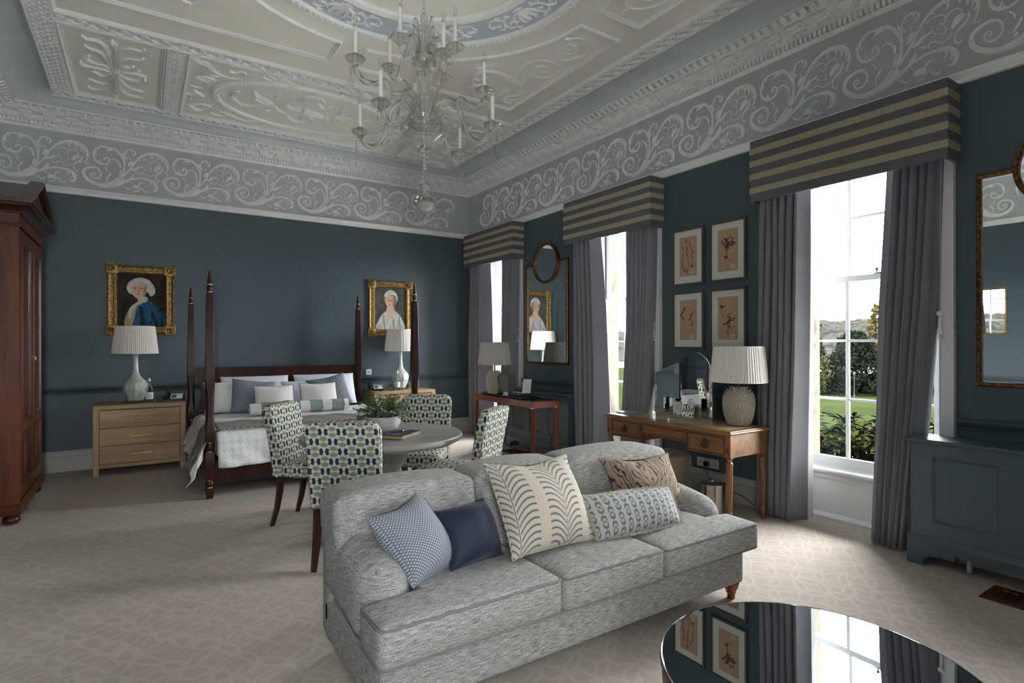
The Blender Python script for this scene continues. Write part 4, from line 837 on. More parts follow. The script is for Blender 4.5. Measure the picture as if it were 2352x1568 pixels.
o = MB().tube([(4.36, 1.38, 0), (4.36, 1.38, .13)], .014, 10).build('heating_pipe', m_white); tag(o, 'short white heating pipe under the right radiator cover', 'pipe')
def grille(x0, y0, x1, y1, lab):
    t = thing('floor_grille', lab, 'floor grille', ((x0+x1)/2, (y0+y1)/2, 0)); a = (x1-x0)/2; b = (y1-y0)/2
    MB().ring([(0, .001), (.004, .010), (.05, .010), (.055, .002)], (-a, -b, a, b), lambda u, v, w: (u, v, w)).build('frame', m_mahog, t, smooth=30)
    MB().box((-a+.05, -b+.05, .001), (a-.05, b-.05, .003)).build('backing', m_blackm, t, smooth=0)
    n = int((2*b-.1)/.05)
    for i in range(n): MB().box((-a+.05, -b+.06+i*.05, .003), (a-.05, -b+.072+i*.05, .009)).build('slat', m_mahog, t, smooth=0)
grille(3.98, .72, 4.235, 1.22, 'wooden framed floor grille before the right radiator cover')
grille(4.02, 5.75, 4.27, 6.40, 'wooden framed floor grille under the console table')

# ------------------------------------------------------------ sockets, cables
def faceplate(loc, rz, w, h_, lab, kind):
    t = thing('socket', lab, 'socket', loc, rz)           # local: plate in the x-z plane facing -y
    MB().box((-w/2, -.010, -h_/2), (w/2, 0, h_/2), r=.003).build('face_plate', m_whitep, t, smooth=30)
    def hole(mb, x, z, a=.003, b=.007): mb.box((x-a, -.0108, z-b), (x+a, -.0095, z+b))
    mb = MB()
    if kind == 'double':
        for cx in (-w/4, w/4):
            hole(mb, cx, .010, .003, .006); hole(mb, cx-.011, -.012, .005, .003); hole(mb, cx+.011, -.012, .005, .003)
            MB().box((cx-.006, -.014, .022), (cx+.006, -.009, .036), r=.001).build('switch', m_whitep, t, smooth=0)
    else: hole(mb, 0, 0, .006, .006); hole(mb, -.016, 0, .002, .002); hole(mb, .016, 0, .002, .002)
    mb.build('pin_holes', m_black, t, smooth=0, kind='stuff'); return t
faceplate((2.815, YW-.001, 1.02), 0, .086, .086, 'white square wall plate between the bed and the right bedside chest', 'single')
faceplate((XW-.001, 3.53, .305), -math.pi/2, .086, .086, 'white single wall plate under the desk, left of the double socket', 'single')
faceplate((XW-.001, 3.405, .305), -math.pi/2, .146, .086, 'white double socket with a black plug under the desk', 'double')
t = thing('power_plug', 'black plug and cable in the double socket under the desk', 'plug', (XW-.014, 3.445, .30))
MB().box((-.045, -.024, -.024), (0, .024, .024), r=.010).build('plug_body', m_black, t, smooth=40)
MB().tube(smooth_path([(-.03, 0, -.02), (-.035, -.01, -.08), (-.03, -.06, -.14), (-.02, -.16, -.19), (-.01, -.35, -.22), (-.03, -.52, -.28)]), .0035, 6).build('cable', m_black, t, smooth=60)
# ------------------------------------------------------------ soft shapes
def softbox(a, b, r, puff=0, n=8, top=None, fn=None, mb=None):
    mb = mb or MB(); x0, y0, z0 = a; x1, y1, z1 = b; c = ((x0+x1)/2, (y0+y1)/2, (z0+z1)/2); s = ((x1-x0)/2, (y1-y0)/2, (z1-z0)/2); r = min(r, *s)
    pf = puff if isinstance(puff, (tuple, list)) else (puff,)*3
    key = {}; vs = []; fs = []
    def sp(t): return math.copysign(1-(1-abs(t))**1.5, t)
    def vert(ax, sg, i, j):
        p = [0, 0, 0]; p[ax] = sg; o = [k for k in range(3) if k != ax]; p[o[0]] = sp(-1+2*i/n); p[o[1]] = sp(-1+2*j/n)
        kk = tuple(round(q, 5) for q in p)
        if kk in key: return key[kk]
        P = Vector([p[k]*s[k] for k in range(3)]); core = Vector([max(-(s[k]-r), min(s[k]-r, P[k])) for k in range(3)])
        d = P-core; q = core+(d.normalized()*r if d.length > 1e-9 else d)
        for k in range(3):
            o2 = [m for m in range(3) if m != k]; q[k] += pf[k]*p[k]*(1-p[o2[0]]**2)*(1-p[o2[1]]**2)
        q = Vector((q.x+c[0], q.y+c[1], q.z+c[2]))
        if fn: q = Vector(fn(q.x, q.y, q.z))
        key[kk] = len(vs); vs.append(q); return key[kk]
    for ax in range(3):
        for sg in (-1, 1):
            for i in range(n):
                for j in range(n):
                    f = (vert(ax, sg, i, j), vert(ax, sg, i+1, j), vert(ax, sg, i+1, j+1), vert(ax, sg, i, j+1))
                    fs.append(f if sg*(1 if ax != 1 else -1) > 0 else f[::-1])
    mb.add(vs, fs); return mb
def cushion(name, corners, th, mat, label, cat='cushion', group=None, pipe=None, seed=0, n=16, dent=0, piper=.004, pinch=.07, fringe=None):
    """corners: bottom-left, bottom-right, top-right, top-left in the room; th = half thickness"""
    c = [Vector(p) for p in corners]; rnd = random.Random(seed)
    ctr = sum(c, Vector())/4; nrm = ((c[1]-c[0]).cross(c[3]-c[0])).normalized()
    wd = (c[1]-c[0]).length; ht = (c[3]-c[0]).length
    loc = ctr.copy(); t = thing(name, label, cat, loc, group=group)
    def P(u, v):                                            # u,v in -1..1
        a = (u+1)/2; b = (v+1)/2
        pin = 1-pinch*(1-abs(u)**4)*abs(v)**3; pin2 = 1-pinch*(1-abs(v)**4)*abs(u)**3
        a = .5+(a-.5)*pin2; b = .5+(b-.5)*pin
        q = c[0]*(1-a)*(1-b)+c[1]*a*(1-b)+c[2]*a*b+c[3]*(1-a)*b
        return q-ctr
    def T(u, v): return th*((max(0, 1-u**2))**.55)*((max(0, 1-v**2))**.55)*(1+.05*math.sin(5*u+seed)+.05*math.cos(4*v+seed*2))
    vs = []; uv = []; fs = []; W_ = n+1
    def sq(t): return math.sin(t*math.pi/2)
    for side in (1, -1):
        for j in range(n+1):
            for i in range(n+1):
                u = sq(-1+2*i/n); v = sq(-1+2*j/n); d = T(u, v)
                if dent: d -= dent*math.exp(-((u*2.2)**2+(v-1.0)**2*3))*th*(1 if side > 0 else .3)
                q = P(u, v)+nrm*side*d
                if dent: q -= (c[3]-c[0]).normalized()*dent*ht*.16*math.exp(-(u*1.8)**2)*max(0, v)**2
                vs.append(q); uv.append((u*wd/2, v*ht/2))
    for sd in (0, 1):
        o = sd*W_*W_
        for j in range(n):
            for i in range(n):
                f = (o+j*W_+i, o+j*W_+i+1, o+(j+1)*W_+i+1, o+(j+1)*W_+i); fs.append(f if sd == 0 else f[::-1])
    MB().add(vs, fs).build('cover', mat, t, smooth=180, uv=uv, keepn=True)
    if pipe or fringe:
        ring = []
        for i in range(n): ring.append(vs[i])
        for j in range(n): ring.append(vs[j*W_+n])
        for i in range(n): ring.append(vs[n*W_+n-i])
        for j in range(n): ring.append(vs[(n-j)*W_])
        ring.append(ring[0])
        if pipe: MB().tube(ring, piper, 6).build('piping', pipe, t, smooth=60)
        if fringe:
            mb = MB(); R2 = smooth_path(ring, 8)
            for i, p in enumerate(R2):
                out = (Vector(p)-nrm*Vector(p).dot(nrm)); out.normalize()
                for k in range(5):
                    d = (out+nrm*rnd.uniform(-1.0, 1.0)+Vector((rnd.uniform(-.4, .4), rnd.uniform(-.4, .4), rnd.uniform(-.4, .4)))).normalized(); l = rnd.uniform(.012, .024)
                    s_ = d.cross(nrm).normalized()*.0022; q = Vector(p)
                    mb.add([q-s_, q+s_, q+d*l*.6+s_*.8, q+d*l, q+d*l*.6-s_*.8], [(0, 1, 2, 3, 4)])
            mb.build('fringe', fringe, t, smooth=0, kind='stuff')
    return t
def outline_soft(poly, z0, z1, r, crown=0, fn=None):
    """closed outline (list of xy) extruded and rounded on all edges, with a crowned top"""
    bm = bmesh.new(); vs = [bm.verts.new((x, y, z0)) for x, y in poly]; f = bm.faces.new(vs)
    ext = bmesh.ops.extrude_face_region(bm, geom=[f]); tv = [e for e in ext['geom'] if isinstance(e, bmesh.types.BMVert)]
    for v in tv: v.co.z = z1
    bmesh.ops.recalc_face_normals(bm, faces=bm.faces[:])
    bmesh.ops.bevel(bm, geom=bm.edges[:], offset=r, segments=3, profile=.5, affect='EDGES', clamp_overlap=True)
    if crown:
        xs_ = [v.co.x for v in bm.verts]; ys_ = [v.co.y for v in bm.verts]; X0, X1, Y0, Y1 = min(xs_), max(xs_), min(ys_), max(ys_)
        for k in range(1, 9):
            bmesh.ops.bisect_plane(bm, geom=bm.verts[:]+bm.edges[:]+bm.faces[:], plane_co=(X0+(X1-X0)*k/9, 0, 0), plane_no=(1, 0, 0))
            bmesh.ops.bisect_plane(bm, geom=bm.verts[:]+bm.edges[:]+bm.faces[:], plane_co=(0, Y0+(Y1-Y0)*k/9, 0), plane_no=(0, 1, 0))
        for v in bm.verts:
            if v.co.z > z1-.001:
                u_ = (v.co.x-X0)/(X1-X0)*2-1; w_ = (v.co.y-Y0)/(Y1-Y0)*2-1; v.co.z += crown*(1-abs(u_)**3)*(1-abs(w_)**3)
            if v.co.y < Y0+.001: v.co.y -= .012*(1-((v.co.x-X0)/(X1-X0)*2-1)**4)*(1-((v.co.z-z0)/(z1-z0)*2-1)**2)
    vs = [tuple(v.co) if not fn else fn(*v.co) for v in bm.verts]; bm.verts.index_update(); fs = [[v.index for v in f.verts] for f in bm.faces]; bm.free()
    return MB().add(vs, fs)

# ------------------------------------------------------------ sofa
m_welt = plain('grey_welt_cord', (.17, .17, .165), .9, spec=.1)
t = thing('sofa', 'pale grey three seat sofa with rounded arms on turned feet', 'sofa', (1.78, 2.32, 0))
sf = lambda x, y, z: (x-1.78, y-2.32, z)
softbox(sf(.715, 1.955, .085), sf(2.862, 2.70, .284), .022, 0, 8).build('base', m_sofa, t, smooth=60)
def back_sec(x0, x1, zt, ol=0, orr=0):
    def fn(x, y, z):
        X = x+1.78; k = (X-x0)/(x1-x0)*2-1
        z2 = z-.020*abs(k)**2*(z > .6)-(.015*max(0, -k)**4*ol+.015*max(0, k)**4*orr)*(z > .6)
        x2 = x
        if ol: x2 = x+(max(0, .62-z))*.10*max(0, -k)
        if orr: x2 = x-(max(0, .62-z))*.10*max(0, k)
        return (x2, y+(z-.45)*.20, z2)
    return softbox(sf(x0, 2.38, .30), sf(x1, 2.655, zt), .040, (0, .03, .004), 16, fn=fn)
for x0, x1, zt, a, b in ((.695, 1.402, .800, 1, 0), (1.398, 1.992, .812, 0, 0), (1.988, 2.80, .812, 0, 1)):
    back_sec(x0, x1, zt, a, b).build('back_section', m_sofa, t, smooth=180)
softbox(sf(.715, 2.58, .085), sf(2.862, 2.73, .62), .04, 0, 8, fn=lambda x, y, z: (x, y+(z-.45)*.14*(z > .45), z)).build('back_panel', m_sofa, t, smooth=60)
for s in (-1, 1):
    X0, X1 = (.695, .925) if s < 0 else (2.655, 2.885)
    def afn(x, y, z, s=s):
        Y = y+2.32; k = (2.62-Y)/.55
        z2 = z-(.075*max(0, k)**1.6)*(1 if z > .35 else 0)
        if s > 0: z2 -= .045*(1 if z > .35 else 0)
        return (x, y, z2)
    softbox(sf(X0, 2.075, .28), sf(X1, 2.72, .645), .112, 0, 14, fn=afn).build('arm', m_sofa, t, smooth=180)
    softbox(sf(X0+.025 if s < 0 else X0+.10, 1.95, .085), sf(X0+.14 if s < 0 else X1-.02, 2.738, .286), .022, 0, 8).build('arm_panel', m_sofa, t, smooth=60)
def seatc(poly, zf=.462):
    P = [(x-1.78, y-2.32) for x, y in poly]
    c_ = outline_soft(P, .306, zf, .026, crown=.018, fn=lambda x, y, z: (x, y, z)).build('seat_cushion', m_sofa, t, smooth=60)
    for zz in (zf-.011, .317):
        Q = [(x, y, zz) for x, y in P]; ctr = Vector((sum(p[0] for p in P)/len(P), sum(p[1] for p in P)/len(P), zz)); ring = []
        for i in range(len(Q)):
            a = Vector(Q[i]); d0 = (Vector(Q[i-1])-a).normalized()*.030; d1 = (Vector(Q[(i+1) % len(Q)])-a).normalized()*.030; inn = (d0+d1)*.25
            ring += [a+d0+inn*.0, a+inn, a+d1]
        ring = [q+(ctr-q).normalized()*.004 for q in ring]; ring.append(ring[0]); MB().tube(ring, .0062, 6).build('piping', m_welt, c_, smooth=60)
seatc([(.683, 1.862), (1.487, 1.862), (1.487, 2.46), (.905, 2.46), (.905, 2.085), (.683, 2.085)])
seatc([(1.489, 1.858), (2.108, 1.858), (2.108, 2.46), (1.489, 2.46)], .458)
seatc([(2.110, 1.858), (2.868, 1.858), (2.868, 2.075), (2.675, 2.075), (2.675, 2.46), (2.110, 2.46)], .452)
for (lx, ly) in ((.79, 1.99), (2.80, 1.99)): MB().lathe([(.020, 0), (.022, .008), (.020, .03), (.028, .034), (.026, .040), (.038, .062), (.044, .088), (.044, .092)], n=20).build('foot', m_cherry, t, smooth=40, loc=sf(lx, ly, 0))
for (lx, ly) in ((.79, 2.67), (2.80, 2.67)): MB().box((-.022, -.022, 0), (.022, .022, .092), r=.003, seg=1).build('foot', m_cherry, t, smooth=30, loc=sf(lx, ly, 0))
# sofa cushions
cushion('cushion', [(.905, 2.09, .475), (1.165, 2.20, .475), (1.05, 2.385, .775), (.775, 2.27, .725)], .125, m_hex, 'blue-grey woven cushion leaning in the left corner of the sofa', pipe=m_hex, seed=1, dent=.25)
cushion('cushion', [(1.10, 2.14, .475), (1.40, 2.20, .47), (1.375, 2.34, .70), (1.085, 2.285, .70)], .125, m_navy, 'navy velvet cushion between the blue-grey and the fern cushions', pipe=m_navy, seed=2, dent=0)
cushion('cushion', [(1.385, 2.10, .475), (1.89, 2.11, .470), (1.865, 2.315, .865), (1.365, 2.32, .872)], .12, m_fern, 'large cream cushion with blue fern fronds in the middle of the sofa', pipe=m_fern, seed=3, dent=.22)
cushion('cushion', [(2.26, 2.30, .47), (2.74, 2.26, .455), (2.77, 2.42, .755), (2.20, 2.43, .785)], .095, m_tiger, 'brown tiger striped cushion leaning in the right corner of the sofa', pipe=m_tiger, seed=4, dent=.30)
cushion('cushion', [(1.885, 2.08, .475), (2.455, 2.05, .468), (2.49, 2.17, .640), (1.875, 2.20, .665)], .075, m_chain, 'cream fringed lumbar cushion with grey chain links, before the tiger cushion', seed=5, fringe=plain('cream_fringe', (.55, .52, .42), .9), pinch=.03)

# ------------------------------------------------------------ round coffee table
t = thing('coffee_table', 'round black glass topped coffee table with a mahogany rim', 'table', (1.715, .92, 0))
MB().lathe([(.40, .36), (.452, .362), (.456, .375), (.456, .43), (.462, .434), (.462, .446), (.456, .449)], n=96).build('apron', m_mahog, t, smooth=30)
MB().prism([(.4553*math.cos(math.pi*i/48), .4553*math.sin(math.pi*i/48)) for i in range(96)], .4485, .4515).build('glass_top', m_glasstop, t, smooth=0)
MB().lathe([(.4555, .449), (.459, .449), (.460, .4515), (.4575, .4535), (.4553, .4520)], n=96, cap=False).build('metal_rim', m_chrome, t, smooth=60)
for k in range(4):
    a = math.pi/4+k*math.pi/2; MB().tube([(.42*math.cos(a), .42*math.sin(a), .37), (.40*math.cos(a), .40*math.sin(a), 0)], [.024, .014], 4).build('leg', m_mahog, t, smooth=0)
MB().lathe([(.0, .13), (.38, .13), (.385, .14), (.38, .15), (0, .15)], n=64).build('shelf', m_mahog, t, smooth=30)

# ------------------------------------------------------------ dining table with things on it
t = thing('dining_table', 'round grey oak pedestal table between the four patterned chairs', 'table', (1.57, 4.20, 0))
MB().lathe([(.0, .690), (.565, .690), (.575, .696), (.578, .703), (.600, .708), (.612, .716), (.615, .728), (.612, .742), (.604, .749), (.590, .7505), (0, .7505)], n=96).build('tabletop', m_grey, t, smooth=35)
MB().lathe([(.0, .003), (.30, .003), (.305, .012), (.305, .04), (.295, .052), (.25, .060), (.245, .075), (.20, .10), (.15, .13), (.115, .18), (.105, .24), (.112, .30), (.13, .34), (.14, .352), (.14, .365), (.12, .375), (.115, .40), (.118, .44), (.135, .48), (.16, .52), (.165, .53), (.165, .545), (.155, .55), (.16, .58), (.195, .62), (.25, .65), (.255, .665), (.255, .69)], n=48).build('pedestal', m_grey, t, smooth=40)
# potted plant
t = thing('potted_plant', 'leafy green and white flowered plant in a ribbed white bowl on the dining table', 'plant', (1.60, 4.27, .7515))
MB().lathe([(.06, .0), (.085, .003), (.110, .025), (.128, .06), (.134, .10), (.130, .118), (.124, .124), (.119, .120), (.122, .10), (.0, .098)], n=48, wob=lambda a, z: 1+.006*math.sin(z*420)).build('bowl', m_cer, t, smooth=50)
MB().lathe([(0, .112), (.121, .108)], n=24).build('soil', m_soil, t, smooth=0)
m_leafa = plain('mid_green_leaf', (.085, .15, .045), .5, nz=.35, ns=14); m_leafb = plain('yellow_green_leaf', (.20, .25, .09), .5, nz=.3, ns=14); m_leafc = plain('blue_green_leaf', (.15, .19, .155), .5, nz=.2, ns=14)
rnd = random.Random(5); st = MB(); lf = [MB(), MB(), MB()]; flw = MB()
def leaf(mb, p, d, l, w, up_v):
    d = d.normalized(); s = d.cross(up_v); s = (s if s.length > .01 else Vector((1, 0, 0))).normalized(); n_ = s.cross(d)
    P = [p, p+d*l*.35+s*w+n_*.1*l, p+d*l*.75+s*w*.7, p+d*l-n_*.12*l, p+d*l*.75-s*w*.7, p+d*l*.35-s*w+n_*.1*l, p+d*l*.5-n_*.03*l]
    mb.add(P, [(0, 1, 6), (1, 2, 6), (2, 3, 6), (3, 4, 6), (4, 5, 6), (5, 0, 6)])
for i in range(130):
    a = rnd.uniform(0, 6.283); e = rnd.uniform(.1, 1.45); L_ = rnd.uniform(.11, .20)*(1.0 if e > .6 else 1.15)
    b = Vector((.07*rnd.random()*math.cos(a), .07*rnd.random()*math.sin(a), .10)); d = Vector((math.cos(a)*math.cos(e), math.sin(a)*math.cos(e), math.sin(e)))
    mid = b+d*L_*.55+Vector((0, 0, .02)); tip = b+d*L_+Vector((0, 0, -.015 if e < .6 else .01))
    st.tube([b, mid, tip], [.0018, .0014, .0008], 4); k = rnd.choice((0, 0, 1, 2)); Q = smooth_path([b, mid, tip], 5)
    for j in range(2, len(Q)):
        for s_ in (0, 1, 2):
            an = rnd.uniform(0, 6.28); dd = Vector((math.cos(an), math.sin(an), rnd.uniform(-.2, .7)))
            if k == 1 and rnd.random() < .35: flw.add([Q[j]+Vector((rnd.uniform(-.008, .008), rnd.uniform(-.008, .008), rnd.uniform(-.004, .010)))+Vector(v)*.0035 for v in ((1, 0, 0), (-.5, .87, 0), (-.5, -.87, 0), (0, 0, 1))], [(0, 1, 3), (1, 2, 3), (2, 0, 3), (0, 2, 1)])
            leaf(lf[k], Q[j], dd, (.020, .012, .030)[k]*rnd.uniform(.7, 1.3), (.006, .0028, .010)[k]*rnd.uniform(.8, 1.2), Vector((0, 0, 1)))
st.build('stems', m_leafa, t, smooth=0, kind='stuff')
for k, m_ in enumerate((m_leafa, m_leafb, m_leafc)): lf[k].build('foliage', m_, t, smooth=0, kind='stuff', keepn=True)
flw.build('flowers', m_linen, t, smooth=0, kind='stuff')
# notebook, pen
bk = [(1.455, 4.045), (1.485, 3.815), (1.765, 4.040), (1.705, 4.190)]
t = thing('notebook', 'navy notebook with gilt page edges and a ribbon on the dining table', 'book', (1.62, 3.99, .7510), rz=R_(40))
MB().box((-.15, -.105, 0), (.15, .105, .004), r=.0015, seg=1).build('back_cover', m_navyl, t, smooth=0)
MB().box((-.146, -.100, .004), (.144, .100, .024)).build('pages', m_pages, t, smooth=0)
MB().box((-.15, -.105, .024), (.15, .105, .028), r=.0015, seg=1).build('front_cover', m_navyl, t, smooth=0)
MB().box((-.152, .100, .0), (.152, .106, .028), r=.0015, seg=1).build('spine', m_navyl, t, smooth=0)
MB().add([(.02, -.10, .026), (.03, -.10, .026), (.06, -.15, .003), (.05, -.155, .003), (.12, -.21, .003), (.11, -.218, .003)], [(0, 1, 2, 3), (3, 2, 4, 5)]).build('ribbon_bookmark', plain('silver_ribbon', (.45, .43, .38), .4), t, smooth=0)
t = thing('pen', 'dark pen lying on the navy notebook', 'pen', (1.625, 4.02, .7845), rz=R_(12))
MB().tube([(-.07, 0, 0), (.03, 0, 0)], .005, 10).build('barrel', m_black, t, smooth=60); MB().tube([(.03, 0, 0), (.066, 0, 0), (.072, 0, 0)], [.0056, .005, .002], 10).build('cap', m_chrome, t, smooth=60)

# ------------------------------------------------------------ dining chairs
def rr(w, h_, r, n=5, taper=0):
    P = []
    for cx, cy, a in ((w-r, h_-r, 0), (-w+r, h_-r, 90)):
        P += arc(cx, cy, r, a, a+90, n)
    P += [(-w+taper, 0), (w-taper, 0)]
    return P
def make_chair(lab):
    t = thing('dining_chair', lab, 'chair', (0, 0, 0), group='patterned dining chairs round the table')
    P = rr(.238, .565, .075, 6, .018); lean = lambda z: -.235-.16*(max(0, z-.40))**1.5/.55**.5
    bm = bmesh.new(); vs = [bm.verts.new((x, 0, z+.392)) for x, z in P]; f = bm.faces.new(vs); e = bmesh.ops.extrude_face_region(bm, geom=[f])
    for v in [q for q in e['geom'] if isinstance(q, bmesh.types.BMVert)]: v.co.y = .075
    bmesh.ops.recalc_face_normals(bm, faces=bm.faces[:])
    for z in (.52, .62, .72, .82): bmesh.ops.bisect_plane(bm, geom=bm.verts[:]+bm.edges[:]+bm.faces[:], plane_co=(0, 0, z), plane_no=(0, 0, 1))
    for x in (-.08, .08): bmesh.ops.bisect_plane(bm, geom=bm.verts[:]+bm.edges[:]+bm.faces[:], plane_co=(x, 0, 0), plane_no=(1, 0, 0))
    ed = [e_ for e_ in bm.edges if len(e_.link_faces) == 2 and e_.calc_face_angle(0) > .9 and abs(e_.verts[0].co.y-e_.verts[1].co.y) < .01]
    bmesh.ops.bevel(bm, geom=ed, offset=.014, segments=2, profile=.5, affect='EDGES')
    for v in bm.verts: v.co.y += lean(v.co.z)-.0375+.012*(1-(v.co.x/.24)**2)*(1 if v.co.y > .04 else 0)
    bm.verts.index_update(); mb = MB().add([v.co.copy() for v in bm.verts], [[v.index for v in f.verts] for f in bm.faces]); bm.free()
    mb.build('backrest', m_chair, t, smooth=50)
    softbox((-.228, -.20, .388), (.228, .262, .495), .028, (0, 0, .018), 8, fn=lambda x, y, z: (x*(1-.03*(y < -.1)), y, z)).build('seat', m_chair, t, smooth=70)
    nl = MB()
    for yy in (-.0385, .0385):
        path = [(x*.985, z*.992+.392) for x, z in rr(.238, .565, .075, 8, .018)]; path = path[-1:]+path[:-1]
        L_ = 0; pts = []
        for (a, b) in zip(path, path[1:]):
            d = math.hypot(b[0]-a[0], b[1]-a[1]); k = max(1, int(d/.0115))
            for i in range(k): pts.append((a[0]+(b[0]-a[0])*i/k, a[1]+(b[1]-a[1])*i/k))
        for x, z in pts:
            sx = math.copysign(.004, x) if z < .88 else 0; sz = .004 if z >= .88 else 0
            nl.lathe([(.0, -.003), (.0042, 0), (0, .003)], n=5, T=Matrix.Translation((x*1.012+sx*.4, lean(z)+yy*.80, z+sz*1.2)))
    for i in range(38):
        x = -.22+i*.0119
        nl.lathe([(.0, -.003), (.004, 0), (0, .003)], n=5, T=Matrix.Translation((x, .262, .397)))
        for s in (-1, 1): nl.lathe([(.0, -.003), (.004, 0), (0, .003)], n=5, T=Matrix.Translation((s*.229, -.19+i*.0119, .397)))
    nl.build('nailhead_trim', m_nail, t, smooth=0, kind='stuff')
    for s in (-1, 1):
        MB().tube([(s*.195, .225, .395), (s*.195, .228, .2), (s*.193, .235, 0)], [.031, .026, .019], 4, twist=0).build('leg', m_walnut, t, smooth=0)
        MB().tube([(s*.190, -.215, .400), (s*.192, -.222, .28), (s*.194, -.245, .14), (s*.196, -.285, 0)], [.033, .030, .026, .020], 4).build('leg', m_walnut, t, smooth=0)
    return t
def face(dx, dy): return math.atan2(-dx, dy)
ch = make_chair('patterned dining chair nearest the sofa, its back to the camera')
ch.location = (1.235, 3.80, 0); ch.rotation_euler = (0, 0, face(.55, .83))
dup(ch, (1.215, 4.745, 0), face(.76, -.66), 'patterned dining chair on the left of the round table, beside the bed')
dup(ch, (2.06, 3.90, 0), face(-.60, .80), 'patterned dining chair on the right of the round table, seen from its side')
dup(ch, (2.09, 4.68, 0), face(-.60, -.80), 'patterned dining chair behind the round table, facing the camera')

# ------------------------------------------------------------ four poster bed
bx0, bx1, by0, by1 = .54, 2.60, 5.955, 7.86
t = bed = thing('four_poster_bed', 'dark mahogany bed with four tapered posts and brass rings', 'bed', ((bx0+bx1)/2, (by0+by1)/2, 0))
bl = lambda x, y, z=0: (x-(bx0+bx1)/2, y-(by0+by1)/2, z)
def sq_prof(mb, prof, m=0):
    """square section with chamfers: prof = [(half, chamfer fraction, z)]"""
    vs = []; fs = []
    for h_, c, z in prof:
        q = h_*(1-c); vs += [(h_, -q, z), (h_, q, z), (q, h_, z), (-q, h_, z), (-h_, q, z), (-h_, -q, z), (-q, -h_, z), (q, -h_, z)]
    for j in range(len(prof)-1):
        for i in range(8): fs.append((j*8+i, j*8+(i+1) % 8, (j+1)*8+(i+1) % 8, (j+1)*8+i))
    fs.append(tuple(range(8))[::-1]); fs.append(tuple((len(prof)-1)*8+i for i in range(8)))
    mb.add(vs, fs, m); return mb
for (px, py) in ((bx0, by0), (bx1, by0), (bx0-.03, by1), (bx1-.03, by1)):
    p = MB(); sq_prof(p, [(.026, .15, 0), (.036, .15, .085), (.036, .15, .098)])
    p.lathe([(.022, .098), (.030, .108), (.037, .125), (.039, .136), (.037, .148), (.030, .164), (.024, .174)], n=20)
    sq_prof(p, [(.038, .1, .174), (.040, .1, .18), (.040, .1, .425), (.038, .1, .432)])
    p.lathe([(.024, .432), (.032, .445), (.038, .465), (.040, .480), (.038, .495), (.032, .512), (.024, .525)], n=20)
    sq_prof(p, [(.038, .1, .525), (.041, .1, .535), (.041, .1, .62), (.041, .25, .66), (.036, .55, .74), (.034, .58, .85), (.035, .55, .95), (.041, .3, 1.06), (.042, .1, 1.10), (.040, .1, 1.16), (.028, .1, 1.915), (.026, .1, 1.922)])
    p.lathe([(.014, 1.922), (.02, 1.934), (.0235, 1.95), (.0245, 1.962), (.0235, 1.974), (.018, 1.99), (.016, 2.0), (.023, 2.006), (.022, 2.012), (.010, 2.10), (.006, 2.125), (0, 2.128)], n=16)
    q = p.build('post', m_walnut, t, smooth=35, loc=bl(px, py))
    for z, r_ in ((.101, .030), (.170, .030), (.436, .032), (.521, .032), (1.929, .0235), (1.998, .0235)):
        MB().lathe([(r_-.010, z-.005), (r_, z-.005), (r_+.002, z), (r_, z+.005), (r_-.010, z+.005)], n=20, cap=False).build('brass_ring', m_brass, q, smooth=50)
P = [(bx0+.03, .30), (bx0+.03, .62), (bx0+.05, .68), (bx0+.075, .78), (bx0+.08, .90), (bx0+.065, 1.0), (bx0+.02, 1.06), (bx0-.0, 1.09), (bx0-.0, 1.135), (bx0+.02, 1.148), (bx1-.05, 1.148), (bx1-.03, 1.135), (bx1-.03, 1.09), (bx1-.055, 1.06), (bx1-.095, 1.0), (bx1-.11, .90), (bx1-.105, .78), (bx1-.08, .68), (bx1-.06, .62), (bx1-.06, .30)]
MB().prism([(x-(bx0+bx1)/2, z) for x, z in P], by1-.02-(by0+by1)/2, by1+.02-(by0+by1)/2, lambda u, v, w: (u, w, v)).build('headboard', m_walnut, t, smooth=0)
for x in (bx0, bx1-.02): MB().box(bl(x-.018, by0+.03, .20), bl(x+.018, by1-.03, .34)).build('side_rail', m_walnut, t, smooth=0)
MB().box(bl(bx0+.03, by0-.018, .16), bl(bx1-.03, by0+.018, .34)).build('foot_rail', m_walnut, t, smooth=0)
MB().box(bl(bx0+.02, by0+.02, .12), bl(bx1-.03, by1-.03, .345)).build('bed_base', m_bedbase, t, smooth=0)
mt = softbox((.60, 6.02, .346), (2.52, 7.83, .595), .05, 0, 8).build('mattress', m_linen, smooth=60); tag(mt, 'white mattress on the four poster bed', 'mattress')
